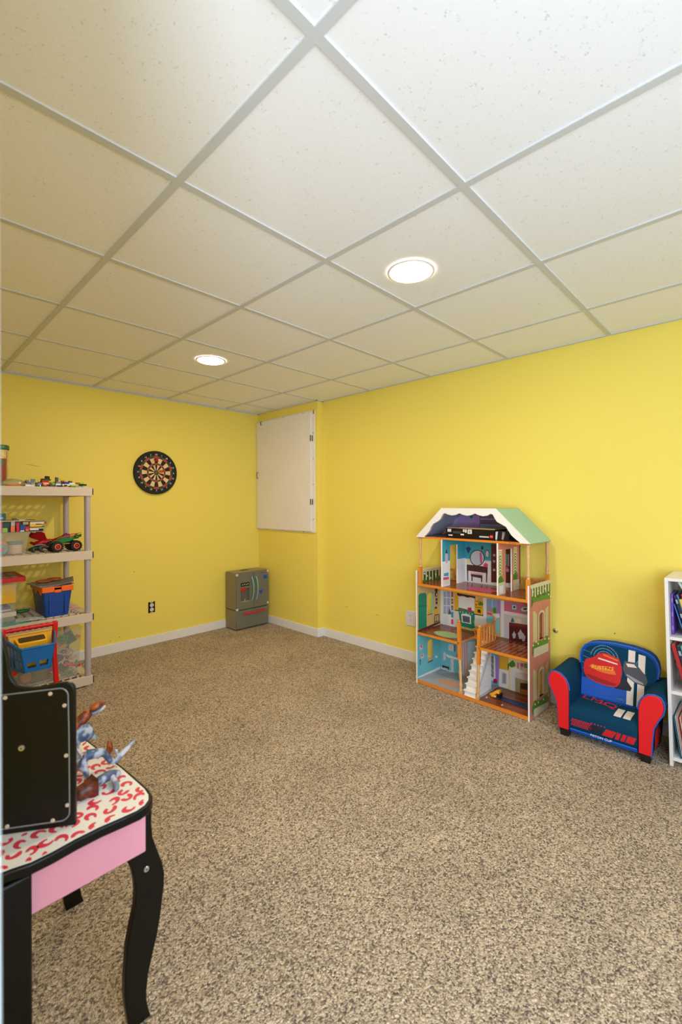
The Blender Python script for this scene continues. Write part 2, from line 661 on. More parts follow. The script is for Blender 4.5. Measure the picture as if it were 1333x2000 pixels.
m = MB()
m.tube([(-0.013, y1 - 0.075, z1 - 0.010), (-0.036, y1 - 0.075, z1 - 0.012), (-0.037, y1 - 0.075, z1 - 0.036), (-0.031, y1 - 0.078, z1 - 0.046)], 0.003, DARKSCREW, n=8)
m.ball((-0.034, y1 - 0.078, z1 - 0.046), 0.005, DARKSCREW, 8)
m.build('latch_hook', t)
m = MB()
m.box(-0.016, y0 + 0.001, z1 - 0.036, -0.0122, y0 + 0.016, z1 + 0.002, mat('bare_wood', (196, 120, 70), 0.7))
m.build('wood_chip', t)

# ------------------------------------------------------------------ outlets
PLATE = mat('outlet_plate', (226, 218, 222), 0.35)
SLOT = mat('outlet_slot', (40, 36, 34), 0.6)


def receptacle(m, fn, d):
    """two sockets, drawn in a/b with d the depth out of the wall"""
    for s in (-1, 1):
        cz = s * 0.0195
        pts = [p for p in ell(0, cz, 0.0172, 0.0172, 24)]
        pts = [(max(-0.0168, min(0.0168, a)), max(cz - 0.0140, min(cz + 0.0140, b))) for a, b in pts]
        m.prism(pts, fn, d - 0.004, d, PLATE)
        for a in (-0.0062, 0.0062):
            m.prism([(a - .0012, cz + .000), (a + .0012, cz + .000), (a + .0012, cz + .009), (a - .0012, cz + .009)], fn, d - .001, d + 0.0003, SLOT)
        m.prism(ell(0, cz - 0.0068, 0.0024, 0.0024, 10), fn, d - .001, d + 0.0003, SLOT)


t = thing('wall_outlet', 'white double outlet with cover plate, low on the wall left of dollhouse', 'outlet', (XB, 2.058, 0.338))
fn = lambda a, b, d: (-d, -a, b)
m = MB()
m.prism([(-0.046, -0.060), (0.046, -0.060), (0.046, 0.060), (-0.046, 0.060)], fn, 0, 0.006, PLATE)
m.build('cover_plate', t, bevel=0.003)
m = MB()
receptacle(m, fn, 0.0075)
m.build('receptacle', t, smooth=0)
t = thing('wall_outlet', 'uncovered outlet in a black wall cutout under the dartboard', 'outlet', (1.700, YA, 0.328))
fn = lambda a, b, d: (a, -d, b)
m = MB()
m.prism([(-0.030, -0.050), (-0.018, -0.050), (-0.012, -0.043), (0.014, -0.043), (0.018, -0.048), (0.030, -0.048), (0.030, 0.050), (0.018, 0.050), (0.012, 0.041), (-0.012, 0.041), (-0.018, 0.048), (-0.030, 0.048)], fn, 0, 0.0012, mat('wall_hole', (8, 7, 6), 0.9))
m.build('wall_box', t, smooth=0)
m = MB()
receptacle(m, fn, 0.008)
m.prism([(-.006, -.05), (.006, -.05), (.006, .05), (-.006, .05)], fn, 0.0013, 0.003, CHROME)
m.build('receptacle', t, smooth=0)

m = MB()
m.lathe([(0.016, 0.0), (0.016, -0.003), (0.011, -0.006), (0.007, -0.014), (0.002, -0.016)], mat('wall_anchor_metal', (200, 180, 120), 0.4, 0.3), n=16, axis='X')
m.lathe([(0.006, -0.0162), (0.006, -0.0168)], SLOT, n=12, axis='X')
o = m.build('wall_anchor', loc=(XB, 0.973, 0.452))
tag(o, 'small round metal wall fixing between dollhouse and armchair', 'wall fixing')

# ------------------------------------------------------------------ toy fridge
FR = mat('fridge_grey', (112, 110, 96), 0.42)
FRS = mat('fridge_side', (138, 126, 96), 0.5)
FRW = mat('fridge_clip', (206, 200, 186), 0.5)
TEALH = mat('fridge_handle', (120, 168, 158), 0.3)
FRT = mat('fridge_top', (150, 140, 110), 0.5)
fx0, fx1, fy0, fy1 = 2.437, 2.818, 3.768, 3.962
t = thing('toy_fridge', 'grey toy fridge with red and teal handles in the room corner', 'toy fridge', (fx0, fy0, 0))
W, D = fx1 - fx0, fy1 - fy0
m = MB()
m.box(0, 0.018, 0.008, W, D, 0.192, FRS)
m.box(0.02, 0.03, 0.0, W - .02, D - .02, 0.008, BLACK)
m.build('freezer_body', t, bevel=0.006)
m = MB()
m.box(0.002, 0, 0.012, W - 0.002, 0.0175, 0.190, FR)
dr = m.build('freezer_drawer', t, bevel=0.006)
m = MB()
pts = []
for k in range(9):
    q = k / 8
    pts.append((0.075 + q * 0.255, -0.004 - 0.020 * math.sin(PI * q) ** 0.5, 0.158))
m.tube(pts, 0.0085, RED, n=10)
m.build('handle', dr)
m = MB()
m.box(0, 0.018, 0.200, W, D, 0.562, FRS)
m.box(0.004, 0.02, 0.5622, W - .004, D - .004, 0.566, FRT)
m.box(0.13, 0.10, 0.5662, 0.22, 0.15, 0.568, mat('fridge_grip', (80, 74, 56), 0.6))
m.box(0.004, 0.022, 0.1925, W - .004, D - .004, 0.1995, BLACK)
m.build('fridge_body', t, bevel=0.005)
m = MB()   # left door with an opening for the dispenser
a0, a1, z0, z1 = 0.002, 0.199, 0.2015, 0.560
m.box(a0, 0, z0, 0.050, 0.0175, z1, FR)
m.box(0.150, 0, z0, a1, 0.0175, z1, FR)
m.box(0.050, 0, z0, 0.150, 0.0175, 0.272, FR)
m.box(0.050, 0, 0.408, 0.150, 0.0175, z1, FR)
m.box(0.050, 0.0165, 0.272, 0.150, 0.0176, 0.408, mat('fridge_recess', (92, 90, 80), 0.5))
d1 = m.build('door', t, bevel=0.0025)
m = MB()
m.box(0.050, -0.0015, 0.428, 0.150, 0.000, 0.464, BLACK)
for k in range(4):
    m.lathe([(0.005, -0.0016), (0.005, -0.0022)], WHITE, (0.068 + k * 0.022, 0, 0.444 + 0.003 * (k % 2)), 10, 'Y')
m.build('control_panel', d1, smooth=0)
m = MB()
m.box(0.052, 0.002, 0.386, 0.118, 0.016, 0.405, RED)
m.box(0.060, 0.004, 0.376, 0.100, 0.016, 0.388, RED)
m.build('dispenser_spout', d1, bevel=0.003)
m = MB()
m.box(0.052, 0.002, 0.272, 0.148, 0.016, 0.281, FRT)
m.lathe([(0.003, 0.0), (0.0015, 0.02)], WHITE, (0.102, 0.008, 0.281), 8)
m.build('drip_tray', d1)
m = MB()
m.box(0.203, 0, z0, W - 0.002, 0.0175, z1, FR)
m.box(0.285, -0.001, 0.535, 0.322, 0.0, 0.545, mat('fridge_badge', (84, 84, 74), 0.3))
d2 = m.build('door', t, bevel=0.005)
for d, x, s in ((d1, 0.178, -1), (d2, 0.228, 1)):
    m = MB()
    pts = []
    for k in range(13):
        q = k / 12
        pts.append((x + 0.006 * math.sin(PI * q), -0.002 - 0.026 * math.sin(PI * q) ** 0.6, 0.275 + 0.235 * q))
    m.tube(pts, 0.0075, TEALH, n=10)
    m.build('handle', d)
for x, z in ((-0.002, 0.545), (-0.002, 0.205), (W - 0.016, 0.222), (W - 0.016, 0.548)):
    m = MB()
    m.box(x, -0.003, z - 0.01, x + 0.022, 0.012, z + 0.012, FRW)
    m.build('hinge_clip', t, bevel=0.002)
for y, z in ((0.09, 0.342), (0.09, 0.225), (0.09, 0.165), (0.09, 0.05)):
    m = MB()
    m.lathe([(0.007, -0.002), (0.007, 0.0005)], FRT, (0, y, z), 10, 'X')
    m.build('screw_cap', t)
TAPE = mat('blue_tape', (20, 84, 176), 0.6)
for nm, cx, cz, pts in (('blue tape scrap at the top right of the toy fridge door', 0.342, 0.492, [(-.022, -.022), (.004, -.016), (.022, -.012), (.024, .008), (.010, .022), (-.004, .016), (-.016, .024), (-.020, .002)]),
                        ('blue tape scrap beside the teal handle of toy fridge', 0.292, 0.345, [(-.028, .008), (-.012, .016), (.004, .014), (.018, .020), (.026, .004), (.010, -.004), (.004, -.024), (-.012, -.018), (-.016, -.004)])):
    m = MB()
    m.prism(pts, lambda a, b, d: (a, -d, b), 0.0, 0.003, TAPE)
    m.prism([(p * .55 + .004, q * .5 + .003) for p, q in pts], lambda a, b, d: (a, -d, b), 0.003, 0.008, TAPE)
    o = m.build('tape_scrap', loc=(fx0 + cx, fy0 - 0.0002, cz), bevel=0.001)
    tag(o, nm, 'tape')

# ------------------------------------------------------------------ dollhouse
# printed pictures: (colour, outline) on the inside back wall, left panel, right panel and bedroom walls
BACK_PRINT = [
 ('mirror_rim',[(0.362,0.87),(0.358,0.85),(0.348,0.832),(0.334,0.818),(0.315,0.81),(0.296,0.808),(0.277,0.813),(0.262,0.824),(0.252,0.841),(0.248,0.86),(0.252,0.88),(0.262,0.899),(0.277,0.913),(0.296,0.921),(0.316,0.922),(0.334,0.917),(0.349,0.905),(0.358,0.889)]),
 ('mirror_glass',[(0.355,0.869),(0.352,0.852),(0.344,0.836),(0.33,0.824),(0.314,0.816),(0.297,0.814),(0.28,0.819),(0.267,0.829),(0.258,0.844),(0.255,0.861),(0.258,0.879),(0.267,0.895),(0.281,0.907),(0.297,0.915),(0.315,0.916),(0.331,0.911),(0.344,0.901),(0.352,0.886)]),
 ('pinkdeep',[(0.324,0.903),(0.338,0.906),(0.342,0.833),(0.329,0.831)]),
 ('vanitywood',[(0.225,0.813),(0.383,0.811),(0.383,0.768),(0.225,0.77)]),
 ('vanitywood',[(0.227,0.77),(0.236,0.77),(0.236,0.698),(0.229,0.697)]),
 ('vanitywood',[(0.371,0.769),(0.381,0.768),(0.378,0.703),(0.371,0.704)]),
 ('pinkdeep',[(0.351,0.821),(0.367,0.839),(0.385,0.828),(0.383,0.807),(0.356,0.809)]),
 ('palepink',[(0.256,0.762),(0.344,0.761),(0.344,0.749),(0.256,0.749)]),
 ('vanitywood',[(0.256,0.749),(0.344,0.749),(0.344,0.728),(0.258,0.733)]),
 ('vanitywood',[(0.261,0.733),(0.27,0.733),(0.27,0.702),(0.261,0.701)]),
 ('vanitywood',[(0.333,0.731),(0.343,0.73),(0.342,0.702),(0.334,0.702)]),
 ('navyblue',[(0.218,0.929),(0.24,0.941),(0.259,0.928),(0.242,0.894),(0.233,0.896)]),
 ('mirror_rim',[(0.353,0.938),(0.352,0.932),(0.348,0.926),(0.344,0.924),(0.339,0.926),(0.336,0.931),(0.335,0.937),(0.336,0.944),(0.339,0.949),(0.344,0.951),(0.348,0.95),(0.352,0.945)]),
 ('mirror_rim',[(0.396,0.902),(0.395,0.89),(0.39,0.879),(0.384,0.873),(0.376,0.873),(0.37,0.878),(0.365,0.887),(0.364,0.899),(0.366,0.912),(0.37,0.922),(0.377,0.928),(0.384,0.929),(0.39,0.924),(0.395,0.914)]),
 ('mirror_glass',[(0.392,0.9),(0.391,0.89),(0.388,0.882),(0.383,0.877),(0.377,0.877),(0.372,0.881),(0.369,0.888),(0.368,0.899),(0.369,0.909),(0.373,0.917),(0.378,0.922),(0.383,0.922),(0.388,0.918),(0.391,0.91)]),
 ('paleyellow',[(0.223,0.843),(0.249,0.848),(0.249,0.82),(0.225,0.819)]),
 ('closetwood',[(0.409,0.967),(0.609,0.976),(0.608,0.728),(0.408,0.71)]),
 ('lilac',[(0.422,0.902),(0.439,0.903),(0.439,0.887),(0.422,0.886)]),
 ('lilac',[(0.421,0.861),(0.439,0.861),(0.439,0.846),(0.421,0.845)]),
 ('lilac',[(0.421,0.803),(0.439,0.804),(0.439,0.788),(0.421,0.787)]),
 ('tealcloth',[(0.51,0.909),(0.52,0.91),(0.518,0.833),(0.509,0.832)]),
 ('greycloth',[(0.522,0.908),(0.535,0.909),(0.535,0.831),(0.523,0.829)]),
 ('lilac',[(0.514,0.812),(0.532,0.814),(0.532,0.794),(0.514,0.792)]),
 ('pinkdeep',[(0.514,0.825),(0.528,0.826),(0.528,0.813),(0.514,0.812)]),
 ('white',[(0.004,0.604),(0.121,0.606),(0.124,0.348),(0.097,0.347),(0.003,0.356)]),
 ('paneblue',[(0.033,0.599),(0.057,0.598),(0.056,0.555),(0.033,0.556)]),
 ('paneblue',[(0.033,0.549),(0.056,0.549),(0.056,0.496),(0.033,0.497)]),
 ('paneblue',[(0.033,0.49),(0.056,0.491),(0.056,0.434),(0.032,0.434)]),
 ('paneblue',[(0.062,0.603),(0.09,0.603),(0.09,0.56),(0.062,0.56)]),
 ('paneblue',[(0.062,0.553),(0.09,0.554),(0.09,0.502),(0.061,0.502)]),
 ('paneblue',[(0.061,0.495),(0.09,0.496),(0.089,0.439),(0.061,0.439)]),
 ('shelfbrown',[(0.098,0.603),(0.117,0.604),(0.116,0.471),(0.097,0.47)]),
 ('pinkdeep',[(0.1,0.59),(0.115,0.59),(0.115,0.578),(0.1,0.578)]),
 ('cream',[(0.1,0.566),(0.115,0.566),(0.115,0.554),(0.1,0.553)]),
 ('orange2',[(0.1,0.541),(0.115,0.542),(0.115,0.529),(0.099,0.529)]),
 ('cream',[(0.099,0.517),(0.115,0.517),(0.115,0.505),(0.099,0.504)]),
 ('tealcloth',[(0.099,0.49),(0.115,0.491),(0.114,0.478),(0.099,0.478)]),
 ('tealcloth',[(0.097,0.461),(0.116,0.462),(0.116,0.418),(0.097,0.418)]),
 ('pinkdeep',[(0.097,0.405),(0.116,0.406),(0.116,0.369),(0.097,0.369)]),
 ('slatepurple',[(0.084,0.483),(0.1,0.441),(0.071,0.434)]),
 ('kyellow',[(0.126,0.603),(0.158,0.601),(0.158,0.478),(0.13,0.477)]),
 ('kyellow',[(0.281,0.597),(0.353,0.595),(0.35,0.477),(0.283,0.478)]),
 ('white',[(0.158,0.581),(0.283,0.589),(0.283,0.482),(0.158,0.482)]),
 ('darkwood',[(0.146,0.601),(0.291,0.598),(0.29,0.583),(0.255,0.586),(0.226,0.58),(0.197,0.587),(0.168,0.581),(0.148,0.586)]),
 ('stovegreen',[(0.16,0.5),(0.281,0.494),(0.283,0.478),(0.288,0.449),(0.278,0.421),(0.287,0.368),(0.172,0.371),(0.175,0.402),(0.157,0.434),(0.155,0.468)]),
 ('white',[(0.18,0.457),(0.197,0.463),(0.226,0.466),(0.257,0.458),(0.257,0.4),(0.184,0.399)]),
 ('ovenglass',[(0.189,0.448),(0.247,0.448),(0.247,0.405),(0.192,0.405)]),
 ('white',[(0.177,0.471),(0.175,0.468),(0.172,0.466),(0.169,0.467),(0.168,0.469),(0.169,0.472),(0.172,0.474),(0.176,0.473)]),
 ('white',[(0.197,0.472),(0.196,0.469),(0.193,0.468),(0.19,0.468),(0.189,0.471),(0.19,0.474),(0.193,0.475),(0.196,0.475)]),
 ('white',[(0.223,0.472),(0.222,0.469),(0.219,0.467),(0.216,0.467),(0.214,0.47),(0.216,0.473),(0.219,0.475),(0.222,0.474)]),
 ('white',[(0.248,0.471),(0.247,0.468),(0.244,0.466),(0.241,0.467),(0.24,0.469),(0.241,0.472),(0.244,0.474),(0.247,0.473)]),
 ('white',[(0.268,0.471),(0.267,0.468),(0.264,0.466),(0.261,0.467),(0.26,0.469),(0.261,0.472),(0.264,0.474),(0.267,0.473)]),
 ('potred',[(0.229,0.509),(0.26,0.516),(0.264,0.483),(0.236,0.48)]),
 ('potred',[(0.172,0.487),(0.197,0.493),(0.202,0.483),(0.177,0.48)]),
 ('white',[(0.125,0.472),(0.158,0.473),(0.174,0.371),(0.124,0.353)]),
 ('darkwood',[(0.128,0.478),(0.158,0.479),(0.158,0.472),(0.128,0.472)]),
 ('white',[(0.285,0.472),(0.35,0.47),(0.35,0.397),(0.287,0.393)]),
 ('darkwood',[(0.283,0.477),(0.35,0.478),(0.35,0.472),(0.283,0.47)]),
 ('darkwood',[(0.29,0.566),(0.339,0.568),(0.339,0.564),(0.29,0.563)]),
 ('darkwood',[(0.29,0.526),(0.339,0.528),(0.339,0.524),(0.29,0.522)]),
 ('plantgreen',[(0.309,0.554),(0.33,0.564),(0.35,0.561),(0.346,0.543),(0.316,0.54)]),
 ('palepink',[(0.295,0.599),(0.307,0.6),(0.308,0.575),(0.296,0.576)]),
 ('lilac',[(0.323,0.592),(0.337,0.593),(0.334,0.575),(0.324,0.576)]),
 ('potred',[(0.29,0.547),(0.302,0.548),(0.301,0.534),(0.292,0.534)]),
 ('darkwood',[(0.306,0.511),(0.329,0.513),(0.332,0.49),(0.309,0.489)]),
 ('white',[(0.35,0.599),(0.374,0.598),(0.373,0.406),(0.35,0.397)]),
 ('skyblue',[(0.376,0.594),(0.451,0.597),(0.451,0.511),(0.376,0.511)]),
 ('white',[(0.414,0.6),(0.417,0.6),(0.417,0.513),(0.413,0.513)]),
 ('greycloth',[(0.378,0.544),(0.449,0.543),(0.448,0.513),(0.378,0.513)]),
 ('lilac2',[(0.451,0.597),(0.475,0.598),(0.475,0.483),(0.45,0.495)]),
 ('bathteal',[(0.375,0.481),(0.45,0.478),(0.45,0.445),(0.375,0.431)]),
 ('plantgreen',[(0.42,0.535),(0.44,0.546),(0.446,0.51),(0.422,0.506)]),
 ('pinkdeep',[(0.378,0.505),(0.409,0.504),(0.418,0.489),(0.378,0.49)]),
 ('white',[(0.418,0.497),(0.466,0.51),(0.47,0.486),(0.435,0.471)]),
 ('bathteal',[(0.442,0.473),(0.466,0.477),(0.465,0.379),(0.441,0.378)]),
 ('white',[(0.475,0.599),(0.499,0.6),(0.499,0.358),(0.474,0.358)]),
 ('pinkwall',[(0.5,0.599),(0.67,0.607),(0.67,0.534),(0.5,0.532)]),
 ('white',[(0.499,0.534),(0.67,0.534),(0.67,0.514),(0.499,0.513)]),
 ('palegrey',[(0.5,0.514),(0.67,0.514),(0.67,0.394),(0.533,0.357),(0.499,0.358)]),
 ('frameblue',[(0.546,0.588),(0.587,0.59),(0.587,0.551),(0.55,0.548)]),
 ('white',[(0.554,0.581),(0.581,0.582),(0.581,0.557),(0.556,0.555)]),
 ('navyblue',[(0.56,0.576),(0.577,0.577),(0.575,0.562),(0.562,0.562)]),
 ('frameblue',[(0.672,0.573),(0.67,0.565),(0.664,0.558),(0.656,0.551),(0.645,0.547),(0.633,0.545),(0.622,0.546),(0.613,0.549),(0.607,0.554),(0.605,0.562),(0.607,0.569),(0.613,0.577),(0.622,0.583),(0.633,0.587),(0.645,0.589),(0.656,0.589),(0.665,0.585),(0.67,0.58)]),
 ('white',[(0.664,0.572),(0.663,0.566),(0.658,0.561),(0.652,0.557),(0.643,0.553),(0.634,0.552),(0.626,0.552),(0.619,0.554),(0.615,0.558),(0.613,0.563),(0.615,0.568),(0.619,0.574),(0.626,0.578),(0.635,0.581),(0.643,0.583),(0.652,0.582),(0.659,0.58),(0.663,0.576)]),
 ('navyblue',[(0.653,0.571),(0.65,0.567),(0.643,0.563),(0.635,0.562),(0.628,0.563),(0.625,0.567),(0.628,0.571),(0.635,0.575),(0.643,0.577),(0.65,0.575)]),
 ('dresser',[(0.533,0.465),(0.662,0.472),(0.666,0.358),(0.533,0.349)]),
 ('dresserhi',[(0.533,0.465),(0.662,0.472),(0.664,0.455),(0.533,0.445)]),
 ('stovegreen',[(0.544,0.475),(0.556,0.503),(0.568,0.48),(0.564,0.469),(0.546,0.468)]),
 ('cream',[(0.576,0.493),(0.599,0.503),(0.615,0.492),(0.603,0.472),(0.578,0.474)]),
 ('silver',[(0.566,0.414),(0.572,0.403),(0.579,0.396),(0.575,0.376),(0.571,0.367),(0.56,0.365),(0.557,0.374),(0.553,0.391),(0.56,0.4)]),
 ('silver',[(0.609,0.435),(0.616,0.421),(0.626,0.412),(0.62,0.384),(0.616,0.373),(0.601,0.37),(0.596,0.382),(0.591,0.405),(0.601,0.418)]),
 ('silver',[(0.628,0.413),(0.634,0.401),(0.642,0.395),(0.638,0.372),(0.634,0.363),(0.622,0.36),(0.619,0.37),(0.614,0.389),(0.622,0.399)]),
 ('palegrey',[(0.076,0.222),(0.119,0.225),(0.12,0.177),(0.075,0.175)]),
 ('ovenglass',[(0.12,0.225),(0.131,0.227),(0.131,0.179),(0.12,0.177)]),
 ('white',[(0.057,0.142),(0.156,0.137),(0.158,0.124),(0.075,0.121),(0.057,0.13)]),
 ('palegrey',[(0.093,0.119),(0.118,0.12),(0.118,0.03),(0.125,0.014),(0.085,0.01),(0.098,0.029)]),
 ('palegrey',[(0.031,0.142),(0.042,0.158),(0.055,0.148),(0.053,0.096),(0.031,0.095)]),
 ('darkwood',[(0.02,0.054),(0.082,0.054),(0.08,0.044),(0.075,0.023),(0.07,0.042),(0.033,0.041),(0.029,0.02),(0.024,0.039)]),
 ('pinkdeep',[(0.139,0.159),(0.154,0.167),(0.156,0.146),(0.141,0.142)]),
 ('white',[(0.004,0.036),(0.156,0.023),(0.155,0.005),(0.001,0.017)]),
 ('ovenglass',[(0.009,0.026),(0.018,0.025),(0.016,0.015),(0.008,0.016)]),
 ('ovenglass',[(0.026,0.025),(0.035,0.024),(0.033,0.014),(0.025,0.015)]),
 ('ovenglass',[(0.043,0.024),(0.051,0.023),(0.05,0.013),(0.041,0.014)]),
 ('ovenglass',[(0.06,0.022),(0.068,0.022),(0.066,0.012),(0.058,0.012)]),
 ('ovenglass',[(0.076,0.021),(0.084,0.021),(0.083,0.011),(0.075,0.011)]),
 ('ovenglass',[(0.093,0.02),(0.101,0.019),(0.099,0.01),(0.091,0.01)]),
 ('ovenglass',[(0.109,0.019),(0.117,0.018),(0.115,0.009),(0.107,0.009)]),
 ('ovenglass',[(0.125,0.018),(0.133,0.017),(0.131,0.007),(0.123,0.008)]),
 ('ovenglass',[(0.141,0.016),(0.149,0.016),(0.147,0.006),(0.139,0.007)]),
 ('palepink',[(0.193,0.25),(0.227,0.267),(0.231,0.015),(0.19,0.01)]),
 ('greycloth',[(0.201,0.252),(0.208,0.254),(0.212,0.016),(0.205,0.012)]),
 ('greycloth',[(0.218,0.26),(0.223,0.262),(0.226,0.02),(0.222,0.017)]),
 ('brickwhite',[(0.232,0.27),(0.294,0.292),(0.293,0.06),(0.231,0.043)]),
 ('white',[(0.37,0.214),(0.436,0.222),(0.438,0.05),(0.358,0.052)]),
 ('diamond',[(0.383,0.214),(0.425,0.218),(0.425,0.075),(0.371,0.081)]),
 ('paneline',[(0.381,0.184),(0.382,0.188),(0.429,0.158),(0.427,0.154)]),
 ('paneline',[(0.376,0.154),(0.378,0.157),(0.426,0.12),(0.425,0.116)]),
 ('paneline',[(0.374,0.115),(0.375,0.119),(0.424,0.095),(0.423,0.091)]),
 ('paneline',[(0.425,0.195),(0.427,0.198),(0.382,0.137),(0.381,0.134)]),
 ('paneline',[(0.425,0.154),(0.426,0.157),(0.377,0.103),(0.376,0.099)]),
 ('paneline',[(0.425,0.116),(0.426,0.12),(0.375,0.086),(0.374,0.082)]),
 ('lilac2',[(0.438,0.221),(0.464,0.229),(0.464,0.057),(0.453,0.05),(0.438,0.05)]),
 ('magenta',[(0.422,0.062),(0.436,0.07),(0.449,0.063),(0.449,0.039),(0.422,0.037)]),
 ('kyellow',[(0.471,0.229),(0.526,0.234),(0.526,0.149),(0.471,0.147)]),
 ('white',[(0.464,0.145),(0.528,0.148),(0.527,0.027),(0.459,0.025)]),
 ('palegrey',[(0.481,0.127),(0.515,0.128),(0.515,0.052),(0.481,0.05)]),
 ('greycloth',[(0.488,0.121),(0.51,0.122),(0.51,0.056),(0.487,0.056)]),
 ('paleyellow',[(0.528,0.232),(0.549,0.235),(0.548,0.025),(0.527,0.023)]),
 ('paleyellow',[(0.549,0.233),(0.665,0.235),(0.665,0.177),(0.54,0.171)]),
 ('white',[(0.54,0.171),(0.665,0.177),(0.665,0.161),(0.577,0.151),(0.572,0.009),(0.54,0.011)]),
 ('palegrey',[(0.573,0.152),(0.665,0.157),(0.665,0.114),(0.573,0.116)]),
 ('stone',[(0.573,0.116),(0.665,0.114),(0.664,0.029),(0.573,0.025)]),
 ('hearthdark',[(0.605,0.09),(0.664,0.103),(0.664,0.033),(0.605,0.03)]),
 ('orangewood',[(0.609,0.051),(0.664,0.06),(0.664,0.035),(0.609,0.034)]),
 ('plantgreen',[(0.522,0.187),(0.545,0.212),(0.557,0.224),(0.573,0.208),(0.575,0.188),(0.549,0.173),(0.532,0.181),(0.53,0.152),(0.523,0.155)]),
 ('lilac',[(0.583,0.214),(0.6,0.218),(0.597,0.178),(0.585,0.177)]),
 ('pinkdeep',[(0.606,0.218),(0.628,0.22),(0.626,0.197),(0.608,0.195)]),
 ('silver',[(0.606,0.194),(0.626,0.197),(0.621,0.173),(0.609,0.172)]),
 ('frameblue',[(0.63,0.222),(0.661,0.226),(0.661,0.187),(0.629,0.183)]),
 ('cream',[(0.628,0.194),(0.653,0.197),(0.653,0.177),(0.627,0.174)]),
 ('white',[(0.538,0.022),(0.66,0.024),(0.66,0.012),(0.537,0.008)]),
]
